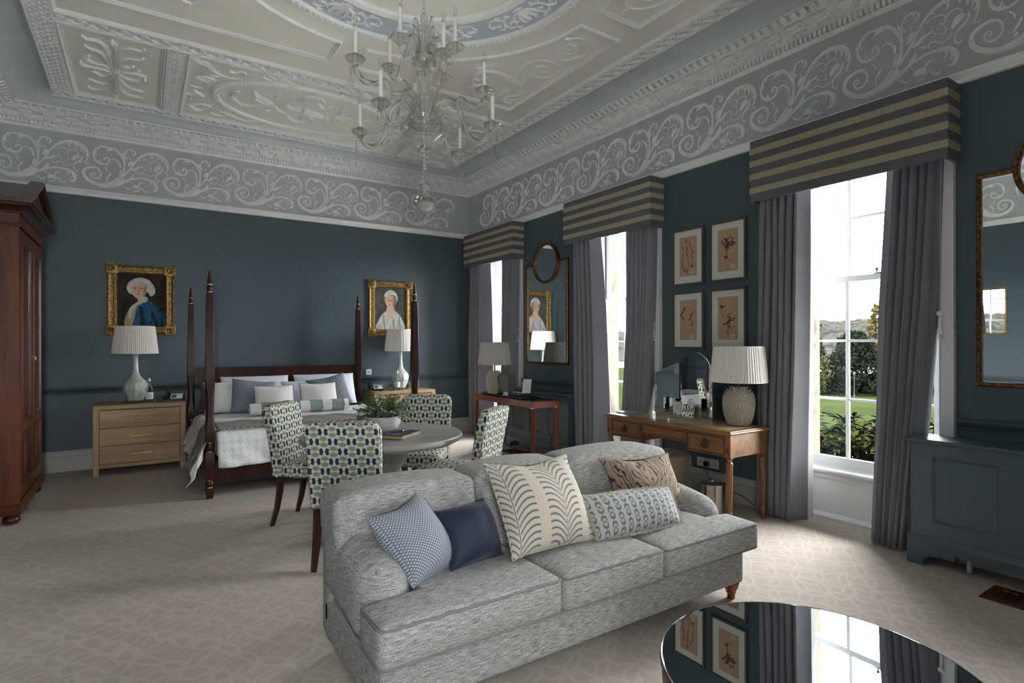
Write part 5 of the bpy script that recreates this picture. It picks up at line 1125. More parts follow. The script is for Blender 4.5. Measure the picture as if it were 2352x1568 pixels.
def drape(name, mat, lab, cat, s0, s1, t0, t1, lift, top=.600, x0=.605, y0=6.00, X1=2.52, r=.085, n=64, m=40, seed=0, thick=.006, flare=.16, zmin=.05, sidelen=None):
    def g(s, tt, mode):
        ds = max(0, x0-s) if s < x0 else (max(0, s-X1) if s > X1 else 0); sg = -1 if s < x0 or (mode == 'A') else 1; dt = max(0, y0-tt)
        d = math.hypot(ds, dt); bx = min(max(s, x0), X1); by = max(tt, y0)
        if d < 1e-6: return (bx, by, top+lift+.006*math.sin(s*7+seed)*math.sin(tt*6)+.004*math.sin(s*19+tt*13))
        if mode == 'A' and dt > 0: ux, uy = -.97, -.10
        else: ux, uy = sg*ds/d, -dt/d
        a = min(d/r, math.pi/2); h_ = (r+lift)*math.sin(a); z = top+lift-(r+lift)*(1-math.cos(a)) if d < r*math.pi/2 else top-r-(d-r*math.pi/2)
        ex = max(0, d-r*math.pi/2)
        wv = 0 if d < r else min(1, ex/.15)*(.022*math.sin((s if dt > ds else tt)*11+seed)+.010*math.sin((s+tt)*27+seed))
        h_ += ex*flare*(2.6 if mode == 'A' else 1)+wv
        return (bx+ux*h_, by+uy*h_-(.25*dt if mode == 'A' and dt > 0 else 0), max(zmin, z))
    M_ = MB()
    def gr(a, b, c, d, mode, nu, nv):
        if b-a > .001 and d-c > .001: M_.grid(lambda u, v: g(a+(b-a)*u, c+(d-c)*v, mode), nu, nv)
    gr(s0, x0, t0, t1, 'A', 18, m); gr(x0, s1, max(t0, y0), t1, 'B', n, m); gr(x0-.005, X1-.02, t0, min(y0, t1), 'C', n, 14)
    o = M_.build(name, mat, smooth=180); md = o.modifiers.new('thick', 'SOLIDIFY'); md.thickness = thick; md.offset = 1
    tag(o, lab, cat); return o
drape('bedspread', m_matel, 'white quilted cotton bedspread hanging over the foot of the bed', 'bedspread', .605-.36, 2.52+.34, 6.0-.36, 7.55, .012)
drape('bed_throw', m_throw, 'dark herringbone throw with pale edge across the foot of the bed', 'throw', .605-.40, 2.52+.36, 5.99, 6.52, .026, n=70, m=14, seed=2, thick=.010)
# pillows
def pillow(x, y, z, w, h_, th, tilt, mat, lab, rot=0, cat='pillow', group=None, seed=0, pipe=None, dent=0, pinch=.05):
    """centre of the lower edge at (x,y,z), leaning back by tilt"""
    a = Vector((w/2*math.cos(rot), 0, w/2*math.sin(rot))); b = Vector((-h_*math.sin(rot)*math.cos(tilt), h_*math.sin(tilt)*1.0, h_*math.cos(tilt)*math.cos(rot))); c = Vector((x, y, z))
    return cushion('pillow' if cat == 'pillow' else 'cushion', [c-a, c+a, c+a+b, c-a+b], th, mat, lab, cat=cat, group=group, seed=seed, pipe=pipe, dent=dent, pinch=pinch)
pillow(1.22, 7.62, .63, .80, .44, .08, .42, m_lilac, 'pale lilac pillow behind the white pillow on the left of the bed', seed=1, pinch=.03)
pillow(2.08, 7.62, .63, .80, .44, .08, .42, m_lilac, 'pale lilac pillow behind the grey cushion on the right of the bed', seed=2, pinch=.03)
pillow(.98, 7.46, .62, .72, .40, .09, .45, m_linen, 'white pillow on the left of the bed, against the lilac one', seed=3)
pillow(1.80, 7.46, .62, .62, .38, .09, .45, m_lilac, 'pale pillow behind the right cream cushion', seed=6)
pillow(1.12, 7.33, .61, .50, .44, .085, .48, m_greyweave, 'grey woven cushion on the left of the bed, behind the cream one', rot=-.12, cat='cushion', seed=4, dent=.2)
pillow(2.10, 7.36, .61, .50, .46, .085, .48, m_greyweave, 'grey woven cushion on the right of the bed, behind the cream one', rot=.18, cat='cushion', seed=5, dent=.25)
pillow(1.35, 7.18, .62, .46, .35, .080, .45, m_linen, 'small cream cushion on the left, behind the striped bolster', cat='cushion', seed=7, pipe=m_frameg, dent=.15)
pillow(1.88, 7.20, .62, .46, .36, .080, .45, m_linen, 'small cream cushion on the right, behind the striped bolster', cat='cushion', seed=8, pipe=m_frameg, dent=.15)
t = thing('bolster', 'round bolster with sage and cream stripes and black stitching', 'bolster', (1.60, 7.02, .69))
Kc = Mat('black_white_cord', (.5, .5, .5), .7); kx, ky, kz = Kc.xyz(); Kc.color(Kc.mix((kx*60+(ky+kz)*25).fract().lt(.5), (.6, .6, .56), (.015, .015, .015))); m_cord = Kc.m
m_sage = plain('sage_silk', (.235, .30, .28), .6)
xs = [-.56, -.44, -.30, -.18, -.02, .10, .24, .36, .50, .56]
for i in range(len(xs)-1):
    a, b = xs[i], xs[i+1]; R = lambda x: .072*(1-.10*abs(x/.56)**8)
    MB().tube([(a, 0, 0), ((a+b)/2, 0, 0), (b, 0, 0)], [R(a), R((a+b)/2), R(b)], 28).build('stripe_panel', m_linen if i % 2 == 0 else m_sage, t, smooth=60)
    if i: MB().tube([(xs[i]-.004, 0, 0), (xs[i]+.006, 0, 0)], [.0735, .0735], 28).build('twisted_cord', m_cord, t, smooth=60)

# ------------------------------------------------------------ bedside chests
def chest(x0, x1, y0, y1, lab):
    H = .765; xc, yc = (x0+x1)/2, (y0+y1)/2; t = thing('bedside_chest', lab, 'chest of drawers', (xc, yc, 0)); w = (x1-x0)/2; d = (y1-y0)/2
    MB().box((-w, -d, H-.045), (w, d, H), r=.004, seg=1).build('top', m_oak, t, smooth=30)
    for sx in (-1, 1):
        for sy in (-1, 1):
            a = (sx*w, sy*d); b = (sx*(w-.055), sy*(d-.055)); MB().box((min(a[0], b[0]), min(a[1], b[1]), 0), (max(a[0], b[0]), max(a[1], b[1]), H-.045), r=.003, seg=1).build('leg', m_oakv, t, smooth=30)
        MB().box((min(sx*w*.985, sx*(w-.03)), -d+.055, .08), (max(sx*w*.985, sx*(w-.03)), d-.055, H-.045)).build('side_panel', m_oak, t, smooth=0)
    MB().box((-w+.055, -d+.004, .08), (w-.055, -d+.03, .122)).build('bottom_rail', m_oak, t, smooth=0)
    MB().box((-w+.05, -d+.03, .09), (w-.05, d-.01, H-.045)).build('carcass', m_blackm, t, smooth=0)
    for z0, z1 in ((.125, .318), (.322, .515), (.519, .712)):
        q = MB().box((-w+.058, -d+.003, z0), (w-.058, -d+.035, z1), r=.003, seg=1).build('drawer', m_oak, t, smooth=30)
        z = (z0+z1)/2; h_ = MB().tube([(-.10, -d-.022, z), (.10, -d-.022, z)], .005, 8)
        for s in (-1, 1): h_.tube([(s*.085, -d+.004, z), (s*.085, -d-.022, z)], .004, 6)
        h_.build('handle', m_brass, q, smooth=50)
    return t
chest(-.432, .442, 7.59, 8.075, 'pale oak three drawer chest on the left of the bed')
chest(2.72, 3.645, 7.59, 8.075, 'pale oak three drawer chest on the right of the bed')
def pleated_shade(t, z0, z1, r0, r1, mat, n=72):
    mb = MB(); N = n*2; vs = []; fs = []
    prof = [(r0, z0), (r0, z0+.006), ((r0+r1)/2, (z0+z1)/2), (r1, z1-.006), (r1, z1)]
    for k, (r_, z) in enumerate(prof):
        for i in range(N):
            a = math.pi*2*i/N; q = r_+(.0030 if i % 2 else -.0030)*(0 if k in (0, 4) else 1)*(1+.5*math.sin(i*1.7)); vs.append((q*math.cos(a), q*math.sin(a), z))
    for k in range(4):
        for i in range(N): fs.append((k*N+i, k*N+(i+1) % N, (k+1)*N+(i+1) % N, (k+1)*N+i))
    o = mb.add(vs, fs).build('shade', mat, t, smooth=0); md = o.modifiers.new('thick', 'SOLIDIFY'); md.thickness = .003; md.offset = -1
    for r_, z in ((r0, z0), (r1, z1)): MB().lathe([(r_-.001, z-.004), (r_+.003, z-.004), (r_+.003, z+.004), (r_-.001, z+.004)], n=60, cap=False).build('shade_trim', mat, o, smooth=40)
    MB().lathe([(.0, z1-.03), (r1*.98, z1-.03), (r1*.98, z1-.026), (0, z1-.026)], n=6).build('carrier', m_whitep, o, smooth=0) if False else None
    return o
def celadon_lamp(x, y, lab):
    t = thing('table_lamp', lab, 'lamp', (x, y, .7655))
    MB().lathe([(.105, 0), (.108, .003), (.108, .021), (.105, .024)], n=40).build('acrylic_base', m_glass, t, smooth=40)
    MB().lathe([(.062, .025), (.078, .030), (.100, .075), (.124, .14), (.131, .185), (.128, .215), (.112, .245), (.080, .275), (.052, .31), (.038, .35), (.031, .40), (.028, .50), (.030, .53), (.034, .545), (.030, .555), (.0, .556)], n=16, wob=lambda a, z: 1-.045*(math.cos(a*8) < 0)*(1 if .05 < z < .26 else .3 if z < .32 else 0)).build('vase_body', m_celadon, t, smooth=28)
    MB().tube([(0, 0, .55), (0, 0, .64)], .006, 8).build('stem', m_brass, t, smooth=50)
    pleated_shade(t, .568, .878, .226, .192, m_shade); return t
celadon_lamp(-.05, 7.82, 'celadon vase lamp with white pleated shade, left of the bed under the gentleman')
celadon_lamp(3.19, 7.82, 'celadon vase lamp with white pleated shade, right of the bed behind the bed post')
def bottle(x, y, z, lab, s=1):
    t = thing('water_bottle', lab, 'bottle', (x, y, z))
    MB().lathe([(.036*s, 0), (.038*s, .004), (.038*s, .15*s), (.034*s, .17*s), (.018*s, .20*s), (.013*s, .215*s), (.013*s, .245*s), (.015*s, .248*s), (.015*s, .255*s), (.011*s, .255*s)], n=24, cap=False).build('glass_body', m_glass, t, smooth=40)
    MB().lathe([(.0385*s, .045*s), (.0387*s, .047*s), (.0387*s, .118*s), (.0385*s, .12*s)], n=24, cap=False).build('paper_label', m_paper, t, smooth=40)
    q = MB(); n = 16; q.add([(.0393*s*math.sin(.5*math.cos(6.283*i/n))-.0, -.0393*s*math.cos(.5*math.cos(6.283*i/n)), .083*s+.020*s*math.sin(6.283*i/n)) for i in range(n)], [tuple(range(n))]).build('label_emblem', plain('teal_ink', (.05, .14, .17), .6) if 'teal_ink' not in bpy.data.materials else bpy.data.materials['teal_ink'], t, smooth=0)
    MB().lathe([(.014*s, .248*s), (.014*s, .27*s), (.009*s, .275*s), (.010*s, .285*s), (0, .286*s)], n=14).build('stopper', m_whitep, t, smooth=40)
def tumbler(x, y, z, lab, r=.038, h_=.09):
    t = thing('drinking_glass', lab, 'glass', (x, y, z)); MB().lathe([(r*.85, 0), (r*.9, .003), (r*1.02, h_*.4), (r, h_), (r-.002, h_), (r*.95, h_*.4), (r*.8, .012), (0, .012)], n=24).build('glass_body', m_glass, t, smooth=40); return t
def phone(x, y, z, rz, lab):
    t = thing('telephone', lab, 'telephone', (x, y, z), rz)
    MB().prism([(-.09, 0), (.09, 0), (.09, .075), (.06, .08), (-.09, .022)], -.10, .10, lambda u, v, w: (w, u, v)).build('body', m_black, t, smooth=0)
    T = Matrix.Translation((.03, -.02, .0545))@Matrix.Rotation(math.atan2(.058, .15), 4, 'X')
    MB().box((-.062, -.065, 0), (.062, .065, .004), T=T).build('face_card', m_paper, t, smooth=0)
    for i in range(3):
        for j in range(4): MB().box((-.05+i*.017, -.05+j*.02, .004), (-.038+i*.017, -.038+j*.02, .008), T=T).build('key', m_black, t, smooth=0)
    MB().tube(smooth_path([(-.075, -.085, .05), (-.075, -.07, .068), (-.075, 0, .078), (-.075, .07, .098), (-.075, .09, .09)]), [.018]*3+[.014]*11+[.018]*3, 10).build('handset', m_black, t, smooth=60)
bottle(.085, 7.70, .7655, 'clear water bottle with white label beside the left celadon lamp'); tumbler(.19, 7.71, .7655, 'short drinking glass between the bottle and the phone, left chest')
phone(.335, 7.82, .7655, -.15, 'black desk telephone on the left bedside chest')
bottle(3.10, 7.72, .7655, 'clear water bottle on the right bedside chest'); tumbler(3.02, 7.70, .7655, 'drinking glass standing beside the bottle on the right bedside chest'); g2 = tumbler(2.955, 7.74, .804, 'drinking glass lying on its side on the right bedside chest'); g2.rotation_euler = (R_(90), 0, .6)
phone(2.815, 7.82, .7655, -.25, 'black desk telephone on the right bedside chest')
t = thing('radio', 'small grey bedside speaker with a metal rim on the right chest', 'speaker', (3.47, 7.98, .7655))
MB().box((-.10, -.03, 0), (.10, .03, .10), r=.018, seg=3).build('case', m_chrome, t, smooth=40); MB().box((-.088, -.034, .012), (.088, -.028, .088), r=.002, seg=1).build('fabric_front', m_greyp, t, smooth=30)
# ------------------------------------------------------------ wardrobe
wx0, wx1, wy0, wy1 = XL+.02, -.812, 5.93, 7.20
t = thing('wardrobe', 'tall red mahogany wardrobe with a pediment and fluted bun feet', 'wardrobe', (wx0, (wy0+wy1)/2, 0))
D = wx1-wx0; h = (wy1-wy0)/2
G = lambda x, y, z: (x, y, z)
MB().box((0, -h, .165), (D-.022, h, 2.42)).build('carcass', m_mahog, t, smooth=0)
# plinth with rounded moulding
rg = lambda prof, name, mat: MB().ring([(-o, z) for o, z in prof], (-.0, -h, D, h), lambda u, v, w: (max(u, .0) if u < .02 else u, v, w)).build(name, mat, t, smooth=35)
rg([(-.03, .085), (.012, .085), (.014, .10), (.014, .150), (.004, .158), (.0, .168), (-.03, .170)], 'plinth', m_mahogx)
for y in (-h+.065, h-.065):
    for x in (D-.055, .055):
        MB().lathe([(.026, 0), (.040, .004), (.054, .022), (.056, .042), (.048, .060), (.034, .068), (.034, .074), (.044, .078), (.044, .088)], n=48, wob=lambda a, z: 1+.045*abs(math.sin(a*8))*(1 if .01 < z < .065 else 0)).build('bun_foot', m_mahogd, t, smooth=50, loc=(x, y, 0))
# frieze band, cornice
rg([(-.02, 2.385), (.010, 2.388), (.012, 2.398), (.002, 2.405), (-.02, 2.405)], 'neck_moulding', m_mahogd)
rg([(-.02, 2.405), (.003, 2.405), (.003, 2.490), (-.02, 2.490)], 'frieze_band', m_mahogx)
rg([(-.02, 2.490), (.012, 2.492), (.016, 2.505), (.030, 2.512), (.060, 2.540), (.078, 2.546), (.082, 2.560), (.095, 2.566), (.100, 2.590), (.100, 2.598), (-.02, 2.598)], 'cornice', m_mahogd)
# gabled pediment
apex = 2.90; o = .10
P = [(-h-o, 2.592), (h+o, 2.592), (0, apex)]
MB().prism([(-h-o+.02, 2.60), (h+o-.02, 2.60), (0, apex-.035)], .0, D+o-.065, lambda u, v, w: (w, u, v)).build('pediment', m_mahogd, t, smooth=0)
MB().prism([(-h+.10, 2.625), (h-.10, 2.625), (0, apex-.13)], D+o-.064, D+o-.052, lambda u, v, w: (w, u, v)).build('pediment_panel', m_mahog, t, smooth=0)
for s in (-1, 1):
    a = Vector((s*(h+o), 2.598)); b = Vector((0, apex)); d = (b-a).normalized(); n_ = Vector((-d.y, d.x))*(1 if s > 0 else -1)
    if n_.y > 0: n_ = -n_
    vs = []; prof = [(0, .0), (0, .085), (.012, .10), (.030, .104), (.045, .092), (.055, .075), (.055, .0)]
    for p in (a, b):
        for (dn, dx) in prof: q = p+n_*dn/(abs(n_.y) if p is b else 1)*(1) ; q = Vector((0 if p is b else q.x, q.y)); vs.append((D+o-.11+dx, q.x, q.y))
    k = len(prof); MB().add(vs, [(i, i+1, k+i+1, k+i) for i in range(k-1)]+[tuple(range(k)), tuple(range(2*k-1, k-1, -1)), (k-1, 0, k, 2*k-1)]).build('raking_moulding', m_mahogd, t, smooth=30)
MB().box((0, -h+.012, .20), (.001, h-.012, 2.36)).build('back_board', m_mahog, t, smooth=0)
# two doors with an upper and a lower fielded panel
for k, (y0, y1) in enumerate(((-h+.045, -.003), (.003, h-.045))):
    x = D-.022; dr = MB(); st = .105
    for a, b in (((y0, .185), (y0+st, 2.375)), ((y1-st, .185), (y1, 2.375)), ((y0+st, .185), (y1-st, .30)), ((y0+st, .715), (y1-st, .80)), ((y0+st, 2.27), (y1-st, 2.375))): dr.box((x, a[0], a[1]), (x+.022, b[0], b[1]))
    d_ = dr.build('door', m_mahog, t, smooth=0)
    for (z0, z1) in ((.30, .715), (.80, 2.27)):
        MB().ring([(-.004, .022), (.0, .030), (.012, .034), (.018, .024), (.030, .016), (.034, .006)], (y0+st, z0, y1-st, z1), lambda u, v, w: (x+w, u, v)).build('panel_moulding', m_mahogd, d_, smooth=30)
        MB().ring([(.03, .006), (.06, .010), (.095, .016), (.097, .020)], (y0+st, z0, y1-st, z1), lambda u, v, w: (x+w, u, v)).box((x+.0, y0+st+.097, z0+.097), (x+.020, y1-st-.097, z1-.097)).build('fielded_panel', m_mahog, d_, smooth=20)
    if k == 0:
        for z in (.36, 1.05, 1.35, 2.22): MB().tube([(x+.004, y0-.004, z-.04), (x+.004, y0-.004, z+.04)], .006, 8).build('hinge', m_brass, d_, smooth=50)
        MB().box((x+.022, y1-.03, 1.30), (x+.025, y1-.012, 1.36)).tube([(x+.025, y1-.021, 1.33), (x+.05, y1-.021, 1.33)], .003, 6).tube([(x+.05, y1-.021, 1.33), (x+.052, y1-.021, 1.315), (x+.052, y1-.021, 1.305)], .006, 6).build('key', m_brass, d_, smooth=40)
for y in (-h, h-.045): MB().box((D-.022, y, .17), (D, y+.045, 2.385)).build('front_stile', m_mahog, t, smooth=0)

# ------------------------------------------------------------ portraits in gilt frames
def frame_gilt(t, W_, H, z0=0):
    F = lambda u, v, w: (u, -w, v)
    MB().ring([(0, .002), (.0, .026), (.008, .034), (.018, .030), (.030, .022), (.052, .026), (.070, .036), (.078, .034), (.084, .024), (.092, .020), (.096, .010)], (-W_/2, 0, W_/2, H), F).build('frame', m_gold, t, smooth=25)
    rnd = random.Random(3)
    for (cx, cz) in ((-1, 0), (1, 0), (-1, 1), (1, 1)):
        orn = MB(); x = cx*(W_/2-.045); z = .045 if cz == 0 else H-.045
        orn.box((x-.062, -.036, z-.062), (x+.062, -.002, z+.062), r=.008, seg=2)
        for k in range(8):
            a = k*math.pi/4; orn.tube([(x, -.040, z), (x+.022*math.cos(a), -.050, z+.022*math.sin(a)), (x+.036*math.cos(a), -.038, z+.036*math.sin(a))], [.008, .011, .004], 6)
        orn.lathe([(.0, -.01), (.010, 0), (0, .012)], n=8, T=Matrix.Translation((x, -.048, z))@Matrix.Rotation(R_(90), 4, 'X'))
        orn.build('corner_ornament', m_gold, t, smooth=50)
    bd = MB()
    def beads(x0, z0_, x1, z1, st, r_, dy, tilt):
        L_ = math.hypot(x1-x0, z1-z0_); n = int(L_/st)
        for i in range(n):
            q = (i+.5)/n; a = math.atan2(z1-z0_, x1-x0)
            bd.lathe([(0, -r_*1.3), (r_, 0), (0, r_*1.3)], n=5, T=Matrix.Translation((x0+(x1-x0)*q, dy, z0_+(z1-z0_)*q))@Matrix.Rotation(-a+tilt, 4, 'Y'))
    for inset, st, r_, dy, tl in ((.006, .020, .009, -.034, .7), (.086, .0125, .0055, -.026, .6)):
        a = W_/2-inset; b = inset
        beads(-a, b, a, b, st, r_, dy, tl); beads(-a, H-b, a, H-b, st, r_, dy, tl); beads(-a, b, -a, H-b, st, r_, dy, tl); beads(a, b, a, H-b, st, r_, dy, tl)
    bd.build('beading', m_gold, t, smooth=50, kind='stuff')
def flat(mb, pts, w, sub=5):
    Q = []; P = [Vector((p[0], p[1])) for p in pts]; N = len(P)
    for i in range(N):
        a, b, c, d = P[i-1], P[i], P[(i+1) % N], P[(i+2) % N]
        for j in range(sub):
            s = j/sub; Q.append(.5*((2*b)+(c-a)*s+(2*a-5*b+4*c-d)*s*s+(3*b-a-3*c+d)*s**3))
    mb.add([(q.x, -w, q.y) for q in Q], [tuple(range(len(Q)))]); return mb
def paint(name, a, b, sc=(8, 8, 8), scale=2.5, rough=.8):
    M = Mat(name, a, rough, spec=.08); M.color(M.mix(M.noise(scale, 5, sc, rough=.6).step(.3, .7), a, b)); return M.m
pc = [0]
def layer(t, pts, mat, name, sub=5):
    pc[0] += 1; return flat(MB(), pts, .0125+.00035*(len(t.children)), sub).build(name, mat, t, smooth=0)
m_umber = paint('umber_background', (.022, .019, .015), (.05, .045, .036), (3, 3, 3)); m_wig = paint('grey_white_wig', (.42, .41, .38), (.62, .61, .57)); m_skin = paint('painted_skin', (.50, .33, .25), (.62, .44, .34), (5, 5, 5))
m_skins = paint('painted_skin_shade', (.30, .18, .13), (.42, .27, .2), (5, 5, 5)); m_coat = paint('painted_blue_coat', (.015, .05, .10), (.05, .13, .21), (10, 10, 4)); m_coatd = paint('painted_blue_fold', (.008, .025, .05), (.02, .06, .10), (10, 10, 4))
m_lace = paint('painted_lace', (.40, .36, .28), (.60, .56, .46), (14, 14, 14)); m_waist = paint('painted_waistcoat', (.30, .24, .11), (.42, .35, .19)); m_lip = paint('painted_lips', (.35, .10, .08), (.4, .13, .1)); m_dark = paint('painted_dark', (.02, .014, .012), (.04, .03, .025))
m_dress = paint('painted_pale_dress', (.36, .36, .34), (.56, .56, .53), (9, 9, 4)); m_dressd = paint('painted_dress_fold', (.22, .22, .21), (.33, .33, .31)); m_cap = paint('painted_cap', (.45, .45, .43), (.65, .65, .62)); m_hair = paint('painted_hair', (.14, .12, .10), (.24, .21, .18)); m_grn = paint('olive_grey_background', (.05, .055, .048), (.10, .105, .09), (3, 3, 3))
def portrait_face(t, cx, cz, s, turn):
    E_ = lambda x, z: (cx+x*s, cz+z*s)
    layer(t, [E_(0, -.52), E_(.26, -.34), E_(.36, 0), E_(.33, .34), E_(0, .50), E_(-.33, .34), E_(-.36, 0), E_(-.26, -.34)], m_skin, 'painted_face')
    layer(t, [E_(.20, -.36), E_(.34, -.06), E_(.33, .30), E_(.24, .10), E_(.22, -.1)], m_skins, 'painted_face_shadow')
    for k in (-1, 1):
        x = turn+k*.145; layer(t, [E_(x-.065, .07), E_(x, .095), E_(x+.065, .07), E_(x, .045)], m_dark, 'painted_eye')
        layer(t, [E_(x-.08, .135), E_(x, .165), E_(x+.08, .135), E_(x, .150)], m_skins, 'painted_brow')
    layer(t, [E_(turn, .08), E_(turn+.035, -.06), E_(turn+.06, -.12), E_(turn, -.145), E_(turn-.035, -.12), E_(turn-.01, -.04)], m_skins, 'painted_nose')
    layer(t, [E_(turn-.085, -.245), E_(turn, -.215), E_(turn+.085, -.245), E_(turn, -.285)], m_lip, 'painted_mouth')
pW, pH = .672, .815
t = thing('portrait', 'gilt framed portrait of a gentleman in a white wig and blue coat', 'portrait', (.010, YW-.002, 1.562)); frame_gilt(t, pW, pH)
MB().box((-pW/2+.09, -.012, .09), (pW/2-.09, -.004, pH-.09)).build('canvas', m_umber, t, smooth=0)
E_ = lambda x, z: (x, z)
layer(t, [(-.12, .095), (-.16, .22), (-.10, .33), (-.03, .37), (.02, .40), (.09, .40), (.14, .34), (.235, .25), (.24, .095)], m_coat, 'painted_coat')
layer(t, [(-.165, .095), (-.16, .20), (-.10, .31), (-.045, .36), (-.06, .25), (-.10, .095)], m_waist, 'painted_waistcoat')
layer(t, [(-.135, .20), (-.12, .30), (-.055, .375), (.01, .40), (.0, .36), (-.06, .33), (-.09, .25), (-.115, .18)], m_lace, 'painted_lace')
layer(t, [(-.02, .33), (.02, .30), (.03, .095), (.0, .095), (-.02, .2)], m_coatd, 'painted_coat_fold'); layer(t, [(.09, .30), (.14, .22), (.17, .095), (.145, .095), (.11, .2)], m_coatd, 'painted_coat_fold')
layer(t, [(-.03, .38), (.045, .38), (.06, .44), (-.03, .45)], m_lace, 'painted_collar')
layer(t, [(-.135, .50), (-.145, .57), (-.10, .64), (-.01, .675), (.075, .65), (.13, .57), (.135, .49), (.09, .455), (.06, .50), (-.06, .53), (-.085, .47)], m_wig, 'painted_wig')
portrait_face(t, -.025, .530, .215, -.05)
layer(t, [(-.105, .60), (-.05, .655), (.03, .66), (.075, .60), (.03, .625), (-.04, .625)], m_wig, 'painted_wig_front')
t = thing('portrait', 'gilt framed portrait of a lady in a white cap and pale dress', 'portrait', (3.150, YW-.002, 1.557)); frame_gilt(t, pW, pH)
MB().box((-pW/2+.09, -.012, .09), (pW/2-.09, -.004, pH-.09)).build('canvas', m_grn, t, smooth=0)
layer(t, [(-.20, .095), (-.19, .22), (-.12, .33), (-.04, .38), (.06, .38), (.14, .32), (.20, .22), (.215, .095)], m_dress, 'painted_dress')
for a in (-.11, .04, .13): layer(t, [(a, .30), (a+.015, .28), (a+.03, .095), (a+.01, .095), (a-.005, .2)], m_dressd, 'painted_dress_fold')
layer(t, [(-.07, .34), (-.02, .30), (.03, .31), (.07, .36), (.04, .46), (-.04, .46)], m_skin, 'painted_neck')
layer(t, [(-.10, .32), (-.06, .36), (0, .29), (.06, .36), (.10, .34), (.02, .24)], m_lace, 'painted_lace')
layer(t, [(-.105, .52), (-.10, .60), (-.03, .655), (.05, .64), (.10, .58), (.10, .50), (.06, .44), (.05, .56), (-.05, .58), (-.08, .48)], m_hair, 'painted_hair')
portrait_face(t, -.010, .520, .195, -.03)
layer(t, [(-.095, .585), (-.08, .645), (0, .69), (.08, .655), (.115, .58), (.10, .52), (.075, .60), (.0, .62)], m_cap, 'painted_cap')

# ------------------------------------------------------------ writing desk with its things
dx0, dx1, dy0, dy1, dz = 3.81, 4.315, 2.71, 4.10, .758
t = thing('writing_desk', 'fruitwood writing desk with fluted legs and three drawers', 'desk', ((dx0+dx1)/2, (dy0+dy1)/2, 0)); a = (dx1-dx0)/2; b = (dy1-dy0)/2
MB().ring([(.02, .722), (.0, .724), (-.010, .730), (-.014, .737), (-.012, .745), (-.002, .750), (.0, .756), (.055, .758)], (-a, -b, a, b), lambda u, v, w: (u, v, w)).build('top', m_yew, t, smooth=30)
MB().box((-a+.055, -b+.055, .745), (a-.055, b-.055, .7585)).build('leather_inset', m_leather, t, smooth=0)
MB().box((-a+.045, -b+.045, .7), (a-.045, b-.045, .744)).build('sub_top', m_yew, t, smooth=0)
for s in (-1, 1): MB().box((-a+.03, s*(b-.03)-.010, .545), (a-.03, s*(b-.03)+.010, .732)).build('end_panel', m_yew, t, smooth=0)
MB().box((a-.04, -b+.03, .545), (a-.02, b-.03, .722)).build('back_panel', m_yew, t, smooth=0)
MB().box((-a+.04, b-.445, .55), (a-.04, b-.425, .722)).build('partition', m_yew, t, smooth=0); MB().box((-a+.04, -b+.425, .55), (a-.04, -b+.445, .722)).build('partition', m_yew, t, smooth=0)
MB().box((-a+.02, -b+.03, .712), (-a+.04, b-.03, .724)).build('front_rail', m_yew, t, smooth=0)
def desk_drawer(y0, y1, z0, z1, handle):
    o = MB().box((-a+.012, y0+.002, z0), (-a+.034, y1-.002, z1), r=.003, seg=1).build('drawer', m_yew, t, smooth=30)
    MB().ring([(.008, .0), (.010, .0015), (.016, .0015), (.018, 0)], (y0, z0, y1, z1), lambda u, v, w: (-a+.012-w, u, v)).build('inlay', m_mahogx, o, smooth=0)
    if handle:
        yc, zc = (y0+y1)/2, (z0+z1)/2
        MB().lathe([(0, .010), (.012, .009), (.022, .006), (.036, .004), (.040, 0)], n=28, T=Matrix.Translation((-a+.010, yc, zc))@Matrix.Rotation(R_(-90), 4, 'Y')@Matrix.Scale(.78, 4, (0, 1, 0)) if False else Matrix.Translation((-a+.010, yc, zc))@Matrix.Rotation(R_(-90), 4, 'Y')).build('oval_backplate', m_nail, o, smooth=50)
        MB().tube([(-a-.004-.008*math.sin(math.pi*i/14), yc+.032*math.cos(math.pi*i/14), zc+.004-.032*math.sin(math.pi*i/14)) for i in range(15)], .0035, 6).build('bail_handle', m_bronze, o, smooth=60)
desk_drawer(b-.425, b-.055, .552, .712, True); desk_drawer(-b+.055, -b+.425, .552, .712, True); desk_drawer(-b+.445, b-.445, .612, .712, False)
for sx in (-1, 1):
    for sy in (-1, 1):
        X, Y = sx*(a-.032), sy*(b-.032); L_ = MB().box((X-.027, Y-.027, .545), (X+.027, Y+.027, .728), r=.003, seg=1)
        lg = L_.build('leg', m_yewv, t, smooth=30)
        MB().lathe([(.018, .545), (.027, .540), (.020, .530), (.016, .520), (.022, .512), (.028, .502), (.028, .494), (.024, .488), (.026, .478)], n=20, c=(X, Y)).build('turned_collar', m_yewv, lg, smooth=50)
        MB().lathe([(.0255, .478), (.0245, .3), (.0185, .135), (.019, .125)], n=48, c=(X, Y), wob=lambda an, z: 1-.13*(math.cos(an*8) < -.1)*(1 if .13 < z < .477 else 0)).build('fluted_shaft', m_yewv, lg, smooth=25)
        MB().lathe([(.014, .125), (.021, .116), (.016, .106), (.017, .096), (.026, .070), (.028, .045), (.022, .018), (.019, .0)], n=32, c=(X, Y), wob=lambda an, z: 1-.08*(math.cos(an*8) < 0)*(1 if .02 < z < .09 else 0)).build('foot', m_yewv, lg, smooth=25)
        MB().lathe([(0, .003), (.008, .002), (.014, 0)], n=8, T=Matrix.Translation((X-.0275 if sx < 0 else X-.0275, Y, .60))@Matrix.Rotation(R_(-90), 4, 'Y')@Matrix.Scale(1.6, 4, (1, 0, 0))).build('carved_husk', m_mahogx, lg, smooth=0) if sx < 0 else None
